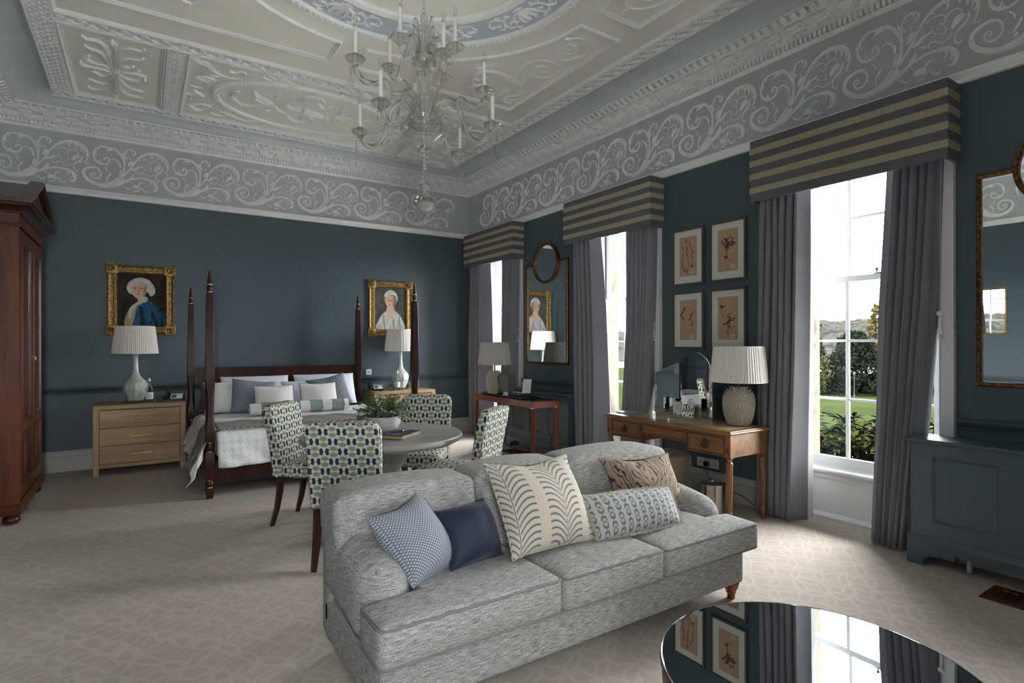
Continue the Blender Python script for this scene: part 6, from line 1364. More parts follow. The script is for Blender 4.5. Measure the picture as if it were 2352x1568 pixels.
def petal_lamp(x, y, z, H, R, lab, shade, z0, z1, r0, r1, seed=1):
    t = thing('table_lamp', lab, 'lamp', (x, y, z)); prof = lambda q: R*(.60+.55*math.sin(min(1, q*1.02)*2.75+.15)**1.1 if 0 < q < 1 else .5)*(1 if q < .93 else .8)
    MB().lathe([(R*.70, 0), (R*.74, .005), (R*.72, .02), (R*.86, .08*H/.35), (R*.96, .5*H), (R*.92, .72*H), (R*.70, .88*H), (R*.40, .97*H), (R*.3, H), (0, H)], n=28).build('ceramic_body', m_artic, t, smooth=50)
    def rad(q):
        pts = [(0, .72), (.06, .72), (.23, .86), (.5, .96), (.72, .92), (.88, .70), (.97, .42)]
        for (a0, b0), (a1, b1) in zip(pts, pts[1:]):
            if a0 <= q <= a1: return b0+(b1-b0)*(q-a0)/(a1-a0)
        return .4
    mb = MB(); rows = 15
    for j in range(rows):
        q = .05+.90*j/(rows-1); rr_ = R*rad(q); n = max(8, int(2*math.pi*rr_/.024))
        for i in range(n):
            an = 2*math.pi*(i+.5*(j % 2))/n; ca, sa = math.cos(an), math.sin(an); w = math.pi*rr_/n*1.15
            c_ = lambda out, tang, zz: (ca*(rr_+out)-sa*tang, sa*(rr_+out)+ca*tang, q*H+zz)
            P = [c_(-.003, -w*.8, -.012), c_(.008, -w, .006), c_(.024, 0, .026), c_(.008, w, .006), c_(-.003, w*.8, -.012), c_(.016, 0, .002)]
            mb.add(P, [(0, 5, 1), (1, 5, 2), (2, 5, 3), (3, 5, 4), (0, 4, 5)])
    mb.build('petals', m_artic, t, smooth=0, kind='stuff', keepn=True)
    MB().tube([(0, 0, H), (0, 0, z0-z+.06)], .009, 10).build('stem', m_bronze, t, smooth=50)
    pleated_shade(t, z0-z, z1-z, r0, r1, shade, 64); return t
petal_lamp(4.19, 2.90, .7595, .315, .116, 'artichoke ceramic lamp with white gathered shade on the desk', m_shade, 1.122, 1.412, .224, .196)
cz = .765
petal_lamp(3.955, 6.42, cz, .31, .105, 'artichoke ceramic lamp with grey shade on the console table', m_shadeg, 1.160, 1.452, .226, .185)
# three part dressing mirror
t = thing('dressing_mirror', 'dressing mirror with three hinged leaves standing on the desk', 'mirror', (4.285, 3.425, .7595))
def mpanel(T, w, pts, name):
    P = [(u*w, v) for u, v in pts]; fn = lambda u, v, q: T @ Vector((-q, -u, v)); MB().prism(P, -.010, -.0008, fn).build('backing', m_blackm, t, smooth=0)
    c_ = (0, sum(v for u, v in P)/len(P)); Q = [(u*.955, c_[1]+(v-c_[1])*.97) for u, v in P]; n = len(P)
    g = MB(); g.add([fn(u, v, .004) for u, v in Q], [tuple(range(n))]); g.build('mirror_glass', m_mirror, t, smooth=0)
    e = MB(); e.add([fn(u, v, .0) for u, v in P]+[fn(u, v, .004) for u, v in Q], [(i, (i+1) % n, n+(i+1) % n, n+i) for i in range(n)]); e.build('bevelled_edge', m_mirror, t, smooth=0)
arcs = [(-1, 0), (1, 0), (1, .50)]+[(1-2*i/12, .505+.10*math.sin(math.pi*i/12)**.8) for i in range(1, 12)]+[(-1, .50)]
mpanel(Matrix.Identity(4), .166, arcs, 'centre')
wl_ = [(-1, 0), (1, 0), (1, .50), (.4, .475), (-.3, .44), (-1, .415)]
Tw = Matrix.Translation((0, .170, 0))@Matrix.Rotation(R_(54), 4, 'Z')@Matrix.Translation((0, .118, 0)); mpanel(Tw, .112, wl_, 'left')
Tw = Matrix.Translation((0, -.170, 0))@Matrix.Rotation(R_(-49), 4, 'Z')@Matrix.Translation((0, -.118, 0)); mpanel(Tw, .112, [(-u, v) for u, v in wl_][::-1], 'right')
t = thing('tissue_box', 'mirrored tissue box with a white tissue before the dressing mirror', 'box', (4.10, 3.315, .7595), rz=.1)
MB().box((-.06, -.065, 0), (.06, .065, .135), r=.004, seg=1).build('mirror_case', m_mirror, t, smooth=0)
MB().grid(lambda u, v: (.03*math.cos(u*6.28)*(1-v*.2)+.01*math.sin(v*9), .035*math.sin(u*6.28)*(1-v*.3), .134+v*.045+.008*math.sin(u*19)*v), 20, 5, cu=True).build('tissue', m_paper, t, smooth=60)
t = thing('card_holder', 'small mirrored card holder beside the tissue box', 'card holder', (4.09, 3.46, .7595), rz=.15)
MB().box((-.008, -.042, 0), (.008, .042, .155), r=.002, seg=1).build('mirror_stand', m_mirror, t, smooth=0); MB().box((-.012, -.034, .05), (-.009, .034, .145)).build('card', m_paper, t, smooth=0)
for i in range(5): MB().box((-.0135, -.026, .068+i*.013), (-.0122, .026-.01*(i % 2), .071+i*.013)).build('print_line', m_print, t, smooth=0)
t = thing('folder', 'pale blue-grey leather folder lying at the left end of the desk', 'folder', (4.05, 3.99, .7590), rz=.12); MB().box((-.13, -.10, 0), (.13, .10, .012), r=.003, seg=1).build('cover', plain('pale_blue_leather', (.22, .27, .27), .45), t, smooth=30)
MB().box((-.128, -.098, .0045), (.132, .101, .0075)).build('pages', m_paper, t, smooth=0)
t = thing('leaflet', 'glossy printed leaflet lying in the middle of the desk', 'leaflet', (3.955, 3.52, .7590), rz=.08); MB().box((-.06, -.13, 0), (.06, .13, .0015)).build('sheet', plain('leaflet_print', (.32, .32, .33), .3, nz=.3, ns=30), t, smooth=0)
# stool and waste bin under the desk
t = thing('stool', 'round taupe velvet stool under the desk', 'stool', (4.13, 3.64, 0))
MB().lathe([(.222, .006), (.232, .012), (.234, .36), (.230, .395), (.215, .415), (.18, .425), (.0, .432)], n=64).build('drum', m_velstool, t, smooth=50); MB().lathe([(.234, .366), (.238, .370), (.234, .374)], n=64, cap=False).build('seam_piping', m_velstool, t, smooth=50)
t = thing('waste_bin', 'polished steel waste bin with a grey liner under the desk', 'bin', (4.01, 3.02, 0))
MB().lathe([(.092, 0), (.096, .003), (.100, .262), (.102, .265), (.102, .27), (.098, .27), (.094, .02), (0, .015)], n=48).build('steel_body', m_steel, t, smooth=40)
MB().lathe([(.0965, .264), (.094, .266), (.090, .14), (.088, .05), (0, .045)], n=32, wob=lambda a, z: 1+.02*math.sin(a*9)*math.sin(z*50)).build('bin_liner', m_greyp, t, smooth=50)
MB().box((-.106, -.004, .01), (-.098, .004, .262)).build('side_strap', m_blackm, t, smooth=0)

# ------------------------------------------------------------ console table with coffee things
cx0, cx1, cy0, cy1 = 3.775, 4.165, 5.29, 6.63
t = thing('console_table', 'slim cherry console table with silver corners by the tall mirror', 'table', ((cx0+cx1)/2, (cy0+cy1)/2, 0)); a = (cx1-cx0)/2; b = (cy1-cy0)/2
MB().box((-a, -b, .752), (a, b, cz), r=.003, seg=1).build('top', m_cherry, t, smooth=0); MB().box((-a+.012, -b+.012, .7645), (a-.012, b-.012, cz+.0008)).build('dark_glass_inset', m_black, t, smooth=0)
MB().ring([(.004, .752), (.004, .690), (.024, .690), (.024, .752)], (-a, -b, a, b), lambda u, v, w: (u, v, w)).build('apron', m_cherry, t, smooth=0)
for sx in (-1, 1):
    for sy in (-1, 1):
        X, Y = sx*(a-.024), sy*(b-.024); MB().tube([(X, Y, .690), (X+sx*0, Y, .35), (X+sx*.004, Y+sy*.002, 0)], [.033, .029, .020], 4).build('leg', m_cherry, t, smooth=0)
        MB().box((X-.0255, Y-.0255, .684), (X+.0255, Y+.0255, .6905)).build('silver_collar', m_chrome, t, smooth=0)
zc = cz+.0012
t = thing('tray', 'black lacquer tray on the console table', 'tray', (3.95, 6.08, zc)); MB().box((-.13, -.50, 0), (.13, .46, .006)).build('base', m_black, t, smooth=0); MB().ring([(0, .0), (0, .022), (.008, .022), (.010, .006)], (-.13, -.50, .13, .46), lambda u, v, w: (u, v, w)).build('rim', m_black, t, smooth=0)
zt = zc+.0065
t = thing('coffee_machine', 'grey capsule coffee machine with a round dial on the tray', 'coffee machine', (3.965, 6.15, zt))
MB().box((-.055, -.11, .02), (.055, .10, .262), r=.012, seg=3).build('body', m_greyp, t, smooth=40); MB().box((-.05, .06, 0), (.05, .155, .018), r=.004, seg=1).build('drip_tray', m_black, t, smooth=30)
MB().box((-.03, .095, .15), (.03, .155, .255), r=.010, seg=2).build('brew_head', m_black, t, smooth=40); MB().lathe([(0, 0), (.034, 0), (.034, .012), (.024, .016), (0, .016)], n=28, T=Matrix.Translation((-.0, .155, .215))@Matrix.Rotation(R_(-90), 4, 'X')).build('dial', m_chrome, t, smooth=40)
MB().box((-.045, -.165, .02), (.045, -.112, .24), r=.010, seg=2).build('water_tank', m_glass, t, smooth=40); MB().box((-.012, .10, .12), (.012, .13, .152)).build('spout', m_chrome, t, smooth=0)
for k, (x, y) in enumerate(((3.87, 6.02), (3.90, 5.95))):
    t = thing('tea_cup', ['upturned white cup on the tray nearer the coffee machine', 'white cup lying beside the upturned cup on the tray'][k], 'cup', (x, y, zt+(.022 if k else 0)), rot=(R_(95) if k else 0, 0, .6))
    MB().lathe([(.024, 0), (.026, .003), (.034, .03), (.040, .052), (.038, .052), (.032, .03), (.022, .006), (0, .005)] if k else [(.040, 0), (.034, .022), (.026, .049), (.024, .052), (0, .050)], n=28).build('bowl', m_white, t, smooth=50)
    MB().tube([(.036, 0, .04), (.055, 0, .036), (.055, 0, .018), (.034, 0, .014)], .004, 6).build('handle', m_white, t, smooth=60)
t = thing('caddy', 'black box of cups and sachets at the near end of the tray', 'box', (3.95, 5.80, zt)); MB().ring([(0, .0), (0, .055), (.006, .055), (.008, .004)], (-.08, -.13, .08, .13), lambda u, v, w: (u, v, w)).box((-.08, -.13, 0), (.08, .13, .005)).build('box_body', m_black, t, smooth=0)
rnd = random.Random(9)
for i in range(9): MB().box((-.03, -.003, 0), (.03, .003, .06), T=Matrix.Translation((-.03+.06*(i % 2), -.10+i*.024, .006))@Matrix.Rotation(.25, 4, 'X')).build('sachet', (m_paper, m_blackm, m_tan, m_blackm)[i % 4], t, smooth=0)
t = thing('sign_card', 'white printed card propped against the wall end of the console', 'card', (3.965, 5.695, zt+.058), rot=(0, R_(14), .55))
MB().box((-.002, -.055, .0), (.002, .055, .17)).build('card', m_paper, t, smooth=0)
for i in range(6): MB().box((-.0032, -.035, .04+i*.014), (-.0022, .035-.012*(i % 3), .043+i*.014)).build('print_line', m_print, t, smooth=0)
MB().lathe([(.02, 0), (.022, .002), (.022, .012), (0, .014)], n=16, c=(0, 0)).build('foot', m_black, t, smooth=30) if False else None
o = MB().tube(smooth_path([(4.10, 5.46, .75), (4.17, 5.44, .60), (4.18, 5.43, .40), (4.18, 5.50, .15), (4.2, 5.52, .02), (4.22, 5.6, .006)]), .004, 6).build('appliance_cable', m_black, smooth=60); tag(o, 'black cable hanging behind the console table', 'cable')

# ------------------------------------------------------------ crystal chandelier
CXh, CYh = 1.612, 3.526
t = thing('chandelier', 'glass chandelier with twisted arms and candle lamps', 'chandelier', (CXh, CYh, 2.30)); z_ = 2.30
fl8 = lambda k, am: (lambda a, z: 1+am*math.cos(a*k))
MB().lathe([(0, 2.332), (.02, 2.334), (.045, 2.352), (.062, 2.385), (.066, 2.405), (.060, 2.430), (.042, 2.452), (.024, 2.462), (.022, 2.500), (.030, 2.512), (.034, 2.526), (.026, 2.540), (.010, 2.548), (0, 2.55)], n=32, wob=fl8(12, .02), T=Matrix.Translation((0, 0, -z_))).build('drop_ball', m_crystal, t, smooth=50)
def chainp(z0, z1, name, mat, r_=.006):
    mb = MB(); n = max(1, int((z1-z0)/.022))
    for i in range(n):
        zc_ = z0+(z1-z0)*(i+.5)/n; a0 = (i % 2)*math.pi/2
        mb.tube([(r_*math.cos(u)*math.cos(a0), r_*math.cos(u)*math.sin(a0), zc_-z_+.014*math.sin(u)) for u in [2*math.pi*k/10 for k in range(11)]], .0018, 5, cap=False)
    return mb.build(name, mat, t, smooth=60)
chainp(2.55, 2.63, 'lower_chain', m_chrome); chainp(3.70, HC-.05, 'hanging_chain', m_chrome, .009)
MB().lathe([(0, 2.62), (.014, 2.625), (.018, 2.64), (.012, 2.655), (.020, 2.67), (.026, 2.685), (.016, 2.70), (.028, 2.718), (.030, 2.73), (.018, 2.742), (.045, 2.752), (.052, 2.765), (.046, 2.780), (.03, 2.79)], n=24, wob=fl8(8, .03), T=Matrix.Translation((0, 0, -z_))).build('lower_knop', m_crystal, t, smooth=50)
MB().lathe([(.03, 2.785), (.06, 2.80), (.105, 2.838), (.145, 2.872), (.160, 2.895), (.158, 2.915), (.140, 2.935), (.110, 2.950), (.118, 2.972), (.112, 2.975), (.10, 2.955), (.03, 2.94)], n=48, cap=False, wob=lambda a, z: 1+.02*math.cos(a*14+z*40), T=Matrix.Translation((0, 0, -z_))).build('lower_bowl', m_crystal, t, smooth=50)
MB().lathe([(.03, 2.94), (.036, 2.96), (.032, 3.00), (.030, 3.06), (.034, 3.075), (.030, 3.085), (.024, 3.10), (.040, 3.12), (.034, 3.14), (.022, 3.15), (.030, 3.18), (.050, 3.24), (.055, 3.28), (.05, 3.30), (.03, 3.31)], n=28, wob=fl8(10, .05), T=Matrix.Translation((0, 0, -z_))).build('centre_column', m_crystal, t, smooth=40)
MB().lathe([(.03, 3.30), (.06, 3.312), (.082, 3.335), (.090, 3.36), (.084, 3.378), (.070, 3.388), (.076, 3.40), (.07, 3.402), (.02, 3.38)], n=40, wob=lambda a, z: 1+.02*math.cos(a*12+z*40), T=Matrix.Translation((0, 0, -z_))).build('upper_bowl', m_crystal, t, smooth=50)
MB().lathe([(.02, 3.38), (.024, 3.42), (.018, 3.46), (.028, 3.49), (.018, 3.52), (.014, 3.60), (.022, 3.63), (.026, 3.66), (.012, 3.69), (0, 3.70)], n=24, wob=fl8(8, .06), T=Matrix.Translation((0, 0, -z_))).build('upper_column', m_crystal, t, smooth=40)
MB().tube([(0, 0, 2.64-z_), (0, 0, 3.69-z_)], .005, 8).build('metal_rod', m_chrome, t, smooth=60)
MB().lathe([(.07, HC-.002), (.068, HC-.015), (.03, HC-.035), (.012, HC-.05), (0, HC-.055)], n=32, T=Matrix.Translation((0, 0, -z_))).build('ceiling_cup', m_chrome, t, smooth=50)
m_tip = plain('flame_bulb_glass', (.75, .74, .70), .08); m_collar = plain('candle_collar', (.45, .44, .34), .4)
def arm(lat, fwd, zd, tier, drop=True):
    """candle at a position given sideways / away from the camera's side of the chandelier"""
    ca, sa = .8348, .5505
    P = Vector((lat*ca+fwd*sa, -lat*sa+fwd*ca, zd-z_)); r_ = math.hypot(P.x, P.y); d = Vector((P.x/r_, P.y/r_, 0)); zz = P.z
    def at(q, h_): return Vector((d.x*r_*q, d.y*r_*q, h_))
    if tier == 0: base = 2.965-z_; path = [at(.14, base-.04), at(.20, base+.06), at(.34, base+.135), at(.48, base+.10), at(.56, base-.0), at(.64, base-.10), at(.78, base-.155), at(.92, base-.13), at(.99, base-.075), at(1, zz-.035)]
    elif tier == 1: base = 2.97-z_; path = [at(.12, base), at(.20, base+.10), at(.34, base+.12), at(.5, base+.10), at(.60, base+.16), at(.74, zz-.11), at(.88, zz-.115), at(.97, zz-.085), at(1, zz-.035)]
    else: base = 3.40-z_; path = [at(.18, base-.02), at(.24, base+.05), at(.42, base+.075), at(.60, base+.03), at(.76, zz-.075), at(.9, zz-.075), at(1, zz-.035)]
    Q = smooth_path(path, 9); R = .0155 if tier < 2 else .0115
    a_ = MB().tube(Q, [R]*len(Q), 12, twist=.5, lobes=.26).build('arm', m_crystal, t, smooth=70)
    c0 = Vector((P.x, P.y, zz)); T = Matrix.Translation(c0)
    dish = MB().lathe([(.010, -.045), (.016, -.040), (.022, -.030), (.018, -.024), (.030, -.020), (.052, -.010), (.062, .004), (.060, .008), (.045, -.002), (.018, -.008), (.016, .0), (.015, .026), (.017, .032), (.0145, .032)], n=32, wob=lambda a, z: 1+.03*math.cos(a*16), T=T).build('drip_pan', m_crystal, a_, smooth=60)
    MB().lathe([(.0125, .026), (.0125, .205), (.0118, .207), (0, .207)], n=20, T=T).build('candle_tube', m_candle, a_, smooth=40)
    MB().lathe([(.0136, .195), (.0135, .214), (.010, .218), (0, .218)], n=18, T=T).build('collar', m_collar, a_, smooth=40); MB().lathe([(.0138, .020), (.0138, .034), (.0126, .036)], n=16, T=T, cap=False).build('brass_socket', m_brass, a_, smooth=40)
    MB().lathe([(.008, .216), (.0125, .232), (.0135, .245), (.010, .262), (.004, .278), (0, .288)], n=16, T=T).build('flame_bulb', m_glass, a_, smooth=60)
    if drop and tier < 2:
        q = c0+Vector((d.x*.03, d.y*.03, -.05)); mb = MB()
        mb.tube([q, q+Vector((0, 0, -.06))], .0016, 5)
        for i in range(4): mb.lathe([(0, -.006), (.006, 0), (0, .006)], n=6, T=Matrix.Translation(q+Vector((0, 0, -.012-.016*i))))
        mb.build('bead_string', m_crystal, a_, smooth=0)
        W_ = [(0, -.075), (.010, -.082), (.018, -.098), (.014, -.108), (.022, -.124), (.017, -.136), (.020, -.148), (.010, -.160), (.006, -.172), (0, -.182)]
        pl = [(x, z) for x, z in W_]+[(-x, z) for x, z in W_[-2:0:-1]]; rz = rnd.uniform(0, 3)
        MB().prism(pl, -.003, .003, lambda u, v, w: (q.x+u*math.cos(rz)-w*math.sin(rz), q.y+u*math.sin(rz)+w*math.cos(rz), q.z+v)).build('pendant', m_crystal, a_, smooth=0)
for L_ in ((-.461, .095, 2.92), (-.20, -.41, 2.905), (.466, -.02, 2.92), (.20, .46, 2.89)): arm(*L_, 0)
for L_ in ((-.369, -.36, 3.20), (.405, .08, 3.20), (-.13, .40, 3.20)): arm(*L_, 1)
for L_ in ((.158, -.21, 3.31), (.228, -.17, 3.37), (-.108, -.28, 3.37), (-.255, .10, 3.37), (.097, .24, 3.37)): arm(*L_, 2)
def plume(a, base, L_, out, mat=m_crystal, w=.03):
    d = Vector((math.cos(a), math.sin(a), 0)); s = Vector((-d.y, d.x, 0)); b_ = Vector((d.x*.05, d.y*.05, base-z_))
    def f(u, v):
        wv = w*math.sin(math.pi*min(1, .12+v*.8))**.8*(1 if v < .95 else .8); p = b_+d*(out*v**2.2)+Vector((0, 0, L_*(v-.15*v**4)))
        return p+s*(u*2-1)*wv+d*(.010*abs(u*2-1)**2+.003*math.cos(u*22))
    o = MB().grid(f, 12, 10).build('glass_plume', mat, t, smooth=60); md = o.modifiers.new('thick', 'SOLIDIFY'); md.thickness = .004
for k in range(5): plume(k*1.2566+.5, 2.96, .30, .09); plume(k*1.2566+1.1, 3.39, .20, .05, w=.022)
for k in range(4): plume(k*1.57+.3, 3.39, .24+.02*k, .02, w=.022)
# ------------------------------------------------------------ garden outside the windows
def gz(x, y): d = math.hypot(x-5, y-5); return -.9-5.6*min(1, max(0, (d-3))/85)**.9
g = MB()
g.grid(lambda u, v: ((lambda X, Y: (X, Y, gz(X, Y)))(5.0+(u**1.8)*150, -40+v*170)), 50, 60)
M_ = Mat('mown_grass', (.03, .06, .01), .9, spec=0); q = M_.noise(.6, 3); q2 = M_.noise(25, 4); x, y, z = M_.xyz(); st_ = ((x*.55+y*.83)*.25).sin().step(-.3, .3)
M_.color(M_.mix((q2*.5+st_*.25+q*.25).step(.2, .8), (.0050, .0070, .0026), (.0075, .0100, .0038))); gr = g.build('lawn', M_.m, smooth=60); struct(gr); gr.name = 'ground'
tr_ = MB().box((XW+.55, -12, -.62), (10.8, 22, -.50)).build('path', plain('bounce_gravel', (.70, .68, .63), .95, nz=.1, ns=40), smooth=0); struct(tr_)  # unseen pale strip added to bounce skylight up onto the ceiling
m_fol = [plain(n, c, .8, nz=.6, ns=.9, spec=0) for n, c in (('cedar_needles', (.0026, .0036, .0024)), ('autumn_yellow_leaves', (.0165, .0135, .0045)), ('pale_green_leaves', (.0115, .0122, .0055)), ('hazy_far_leaves', (.0095, .0105, .0105)), ('russet_far_leaves', (.0105, .0085, .0070)), ('dark_green_leaves', (.0018, .0028, .0012)))]
m_bark = plain('bark', (.005, .004, .003), .9, spec=0)
def tree(x, y, h_, w, kind, lab, mat, z=None, dens=1.0, ls=.30, seed=0, trunk=True, group='trees beyond the lawn'):
    z = gz(x, y) if z is None else z; rnd = random.Random(seed); t = thing('tree', lab, 'tree', (x, y, z), group=None); mb = MB(); n = int(2600*dens)
    blobs = []
    if kind == 'cedar':
        for k in range(46): q = (k+.5)/46; a = k*2.4; R = w*(1-q)**.55*(.75+.4*rnd.random())*(.85 if q < .1 else 1); blobs.append((R*.68*math.cos(a), R*.68*math.sin(a), h_*(.04+q*.93), w*.26*(1-q*.55)))
    elif kind == 'cone':
        for k in range(30): q = (k+.5)/30; a = k*2.4; R = w*(1-q)**.8; blobs.append((R*.6*math.cos(a), R*.6*math.sin(a), h_*(.08+q*.9), w*.24*(1-q*.7)))
    elif kind == 'pine':
        for k in range(12): a = k*2.4; q = (k+.5)/12; blobs.append((w*.6*math.cos(a)*(1-q*.5), w*.6*math.sin(a)*(1-q*.5), h_*(.50+.45*q), w*.30))
    else:
        for k in range(24): a = k*2.4; q = (k+.5)/24; R = w*math.sin(math.pi*(.12+.84*q))**.7; blobs.append((R*.62*math.cos(a), R*.62*math.sin(a), h_*(.12+.80*q), w*.36))
    for (bx, by, bz, br) in blobs:
        for i in range(max(10, n//len(blobs))):
            v = Vector((rnd.gauss(0, 1), rnd.gauss(0, 1), rnd.gauss(0, .7))).normalized()*br*rnd.uniform(.5, 1.05); c = Vector((bx, by, bz))+v
            nn = (v.normalized()+Vector((rnd.uniform(-.7, .7), rnd.uniform(-.7, .7), rnd.uniform(-.2, .9)))).normalized(); s = nn.orthogonal().normalized(); u = nn.cross(s); l = ls*rnd.uniform(.6, 1.4)
            a = rnd.uniform(0, 6.28); s, u = s*math.cos(a)+u*math.sin(a), u*math.cos(a)-s*math.sin(a)
            mb.add([c-s*l*.5, c+u*l*.28, c+s*l*.5, c-u*l*.28], [(0, 1, 2, 3)])
    mb.build('foliage', mat, t, smooth=0, kind='stuff', keepn=True)
    MB().tube([(0, 0, 0), (0, 0, h_*.5), (0, 0, h_*.88)], [w*.07, w*.05, w*.015], 8).build('trunk', m_bark, t, smooth=60)
    return t
tree(91, 43, 9.6, 6.6, 'cedar', 'broad dark cedar in the middle of the window view', m_fol[0], dens=4.2, ls=.42, seed=1)
tree(84.5, 47.2, 7.8, 4.4, 'round', 'yellow-green autumn tree left of the cedar, behind the bench', m_fol[2], dens=2.2, ls=.34, seed=2)
tree(103, 40.5, 10.5, 5.6, 'round', 'golden autumn tree behind the right side of the cedar', m_fol[1], dens=2.2, ls=.38, seed=3)
tree(150, 66, 18, 5.2, 'cone', 'slim yellow poplar beyond the golden tree', m_fol[1], z=-7, dens=1.3, ls=.8, seed=4)
tree(74.5, 41.8, 10.6, 3.4, 'pine', 'tall dark pine at the left edge of the near window view', m_fol[5], dens=1.6, ls=.34, seed=5)
tree(78, 44.5, 3.0, 3.4, 'round', 'low dark shrub behind the park bench', m_fol[5], dens=1.2, ls=.30, seed=6)
tree(96, 36.5, 3.0, 2.6, 'round', 'small yellow bush at the right foot of the cedar', m_fol[1], dens=.8, ls=.30, seed=7)
for k, (x, y, h_) in enumerate(((88, 50, 3.2), (95, 46, 3.4), (99, 41, 3.2), (101, 36, 3.6))): tree(x, y, h_, 4.2, 'round', ['low dark hedge shrub behind the bench, leftmost of the row', 'low dark hedge shrub behind the cedar, left of its trunk', 'low dark hedge shrub behind the cedar, right of its trunk', 'low dark hedge shrub at the right end of the row'][k], m_fol[5], dens=.9, ls=.4, seed=20+k)
tree(60, 75, 11, 6, 'round', 'autumn tree seen through the middle window', m_fol[1], dens=1.4, ls=.45, seed=8)
# distant wooded hillside with houses
mb = MB(); rnd = random.Random(4)
def hz(x, y): return -6+25*min(1, (x-140)/320)+1.2*math.sin(y*.02)+1.5*noise.noise(Vector((x*.02, y*.02, 0)))
mb.grid(lambda u, v: ((lambda X, Y: (X, Y, hz(X, Y)+1.8*noise.noise(Vector((X*.09, Y*.09, 1)))+2.2*abs(noise.noise(Vector((X*.25, Y*.25, 3))))))(140+u*320, -20+v*360)), 150, 220)
Mh = Mat('hazy_woodland', (.01, .01, .01), 1, spec=0); hq = Mh.noise(.055, 5, rough=.7); hp = Mh.noise(.22, 4)
Mh.color(Mh.mix((hp*.75+hq*.25).step(.38, .62), Mh.mix(hq.step(.4, .6), (.0045, .0055, .0052), (.0085, .0062, .0050)), (.0125, .0122, .0105))); hl = mb.build('hillside', Mh.m, smooth=80); struct(hl)
m_hw = plain('pale_house_wall', (.028, .028, .027), .9, spec=0); m_hr = plain('slate_roof', (.012, .012, .013), .9, spec=0)
for i in range(9):
    x = rnd.uniform(300, 400); y = x*(.40+.16*rnd.random())+rnd.uniform(-6, 6); s = rnd.uniform(1.3, 2.3); t = thing('house', 'small pale house among the trees on the far hillside', 'house', (x, y, hz(x, y)-1.0), rz=rnd.uniform(0, 3), group='houses on the far hillside')
    MB().box((-s, -s*.7, 0), (s, s*.7, s*1.1)).build('wall', m_hw, t, smooth=0); MB().prism([(-s*.8, s*1.1), (s*.8, s*1.1), (0, s*1.7)], -s*1.05, s*1.05, lambda u, v, w: (w, u, v)).build('roof', m_hr, t, smooth=0)
# bench with a person in red, lamp post
bx, by = 82.6, 46.0; z0 = gz(bx, by)
t = thing('park_bench', 'wooden park bench before the shrubs at the far side of the lawn', 'bench', (bx, by, z0), rz=R_(62)); mw = plain('weathered_timber', (.009, .0075, .006), .9, spec=0)
for i in range(3): MB().box((-1.3, -.30+i*.2, .42), (1.3, -.14+i*.2, .46)).build('seat_slat', mw, t, smooth=0)
for i in range(3): MB().box((-1.3, .28, .55+i*.16), (1.3, .32, .67+i*.16)).build('back_slat', mw, t, smooth=0)
for s in (-1.2, 1.2): MB().box((s-.05, -.3, 0), (s+.05, .3, .42)).box((s-.05, .24, .42), (s+.05, .34, 1.05)).build('end_frame', mw, t, smooth=0)
t = thing('person', 'person in a red jacket sitting on the distant park bench', 'person', (bx-.15, by-.25, z0), rz=R_(62)); bm_ = MB()
bm_.tube([(0, .02, .45), (0, .04, .7), (0, .03, .95), (0, .02, 1.02), (0, .0, 1.08)], [.17, .19, .20, .12, .055], 12)
for s in (-1, 1):
    bm_.tube([(s*.09, 0, .50), (s*.12, -.42, .52), (s*.12, -.45, .10), (s*.12, -.58, .05)], [.10, .075, .05, .04], 8)
    bm_.tube([(s*.19, .03, .95), (s*.27, -.02, .72), (s*.15, -.26, .66)], [.07, .055, .04], 8)
bm_.lathe([(0, -.13), (.06, -.10), (.09, -.02), (.095, .04), (.07, .10), (0, .125)], n=12, T=Matrix.Translation((0, -.02, 1.20))); bm_.build('body', plain('far_skin_and_trousers', (.012, .009, .008), .9, spec=0), t, smooth=70)
jk = MB().tube([(0, .02, .46), (0, .04, .7), (0, .03, .95), (0, .02, 1.03)], [.19, .21, .22, .13], 12)
for s in (-1, 1): jk.tube([(s*.18, .03, .96), (s*.27, -.02, .72), (s*.16, -.24, .66)], [.09, .075, .06], 8)
jk.build('red_jacket', plain('red_jacket_cloth', (.040, .003, .004), .8, spec=0), t, smooth=70); MB().lathe([(.09, .0), (.10, .05), (.07, .11), (0, .135)], n=12, T=Matrix.Translation((0, -.01, 1.21))).build('hair', m_bark, t, smooth=60)
lx, ly = 86, 40.7; t = thing('lamp_post', 'thin white lamp post in front of the dark cedar', 'lamp post', (lx, ly, gz(lx, ly))); mwp = plain('pale_post_paint', (.03, .03, .03), .6, spec=0)
MB().lathe([(.10, 0), (.06, .4), (.045, .5), (.035, 3.1), (.05, 3.15)], n=10).build('post', mwp, t, smooth=50); MB().lathe([(.06, 3.15), (.16, 3.25), (.14, 3.5), (.18, 3.55), (0, 3.7)], n=10).build('lantern', mwp, t, smooth=50)
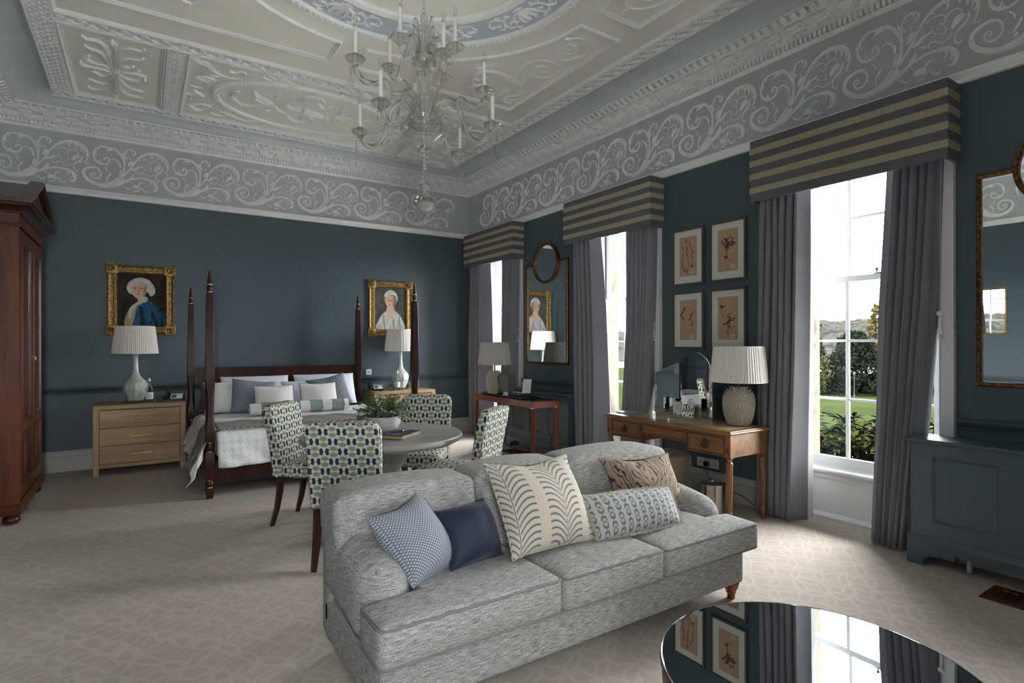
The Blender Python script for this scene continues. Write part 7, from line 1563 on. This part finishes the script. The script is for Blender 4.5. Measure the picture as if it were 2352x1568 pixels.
# rhododendron bushes just outside
m_rh = [plain(n, c, .6, nz=.3, ns=5, spec=.008) for n, c in (('rhododendron_leaf', (.0045, .0082, .0017)), ('young_rhododendron_leaf', (.0135, .0165, .0026)), ('rhododendron_leaf_grey', (.0085, .0118, .0070)))]; m_st = plain('brown_stem', (.0075, .0040, .0025), .8, spec=0)
def rhodo(x, y, h_, lab, seed):
    rnd = random.Random(seed); zb = -.5; t = thing('rhododendron', lab, 'shrub', (x, y, zb)); st = MB(); L3 = [MB(), MB(), MB()]
    for i in range(58):
        a = rnd.uniform(0, 6.28); e = rnd.uniform(.65, 1.5); Ls = h_*rnd.uniform(.60, 1.0); tip = Vector((math.cos(a)*math.cos(e)*Ls*.75, math.sin(a)*math.cos(e)*Ls*1.1, min(h_, .1+math.sin(e)*Ls)))
        st.tube([(tip.x*.1, tip.y*.1, 0), (tip.x*.6, tip.y*.6, tip.z*.55), tuple(tip)], [.012, .009, .005], 5)
        for w_ in range(2):
            c = tip-Vector((0, 0, w_*.12)); k = (1 if rnd.random() < .55 and w_ == 0 and tip.z > h_*.7 else (2 if rnd.random() < .4 else 0))
            for j in range(8):
                an = j*.785+rnd.uniform(-.2, .2); el = rnd.uniform(-.25, .75) if w_ == 0 else rnd.uniform(-.5, .2); d = Vector((math.cos(an)*math.cos(el), math.sin(an)*math.cos(el), math.sin(el)))
                leaf(L3[k], c, d, rnd.uniform(.12, .17), rnd.uniform(.022, .030), Vector((0, 0, 1)))
    st.build('stems', m_st, t, smooth=0, kind='stuff')
    for k in range(3):
        if L3[k].v: L3[k].build('leaves', m_rh[k], t, smooth=0, kind='stuff', keepn=True)
for k, (x, y, h_) in enumerate(((6.0, 3.05, 1.18), (6.6, 3.75, 1.12), (6.5, 2.75, 1.12), (6.0, 2.30, 1.16), (6.9, 2.1, 1.15), (6.1, 1.5, 1.15))):
    rhodo(x, y, h_, ['glossy rhododendron against the sill at the left of the near window', 'rhododendron behind the sill at the left, deeper in the bed', 'rhododendron with yellow-green shoots in the middle of the near window', 'glossy rhododendron at the right of the near window', 'rhododendron deeper in the bed, hidden by the right curtain', 'rhododendron outside beyond the right curtain'][k], 30+k)
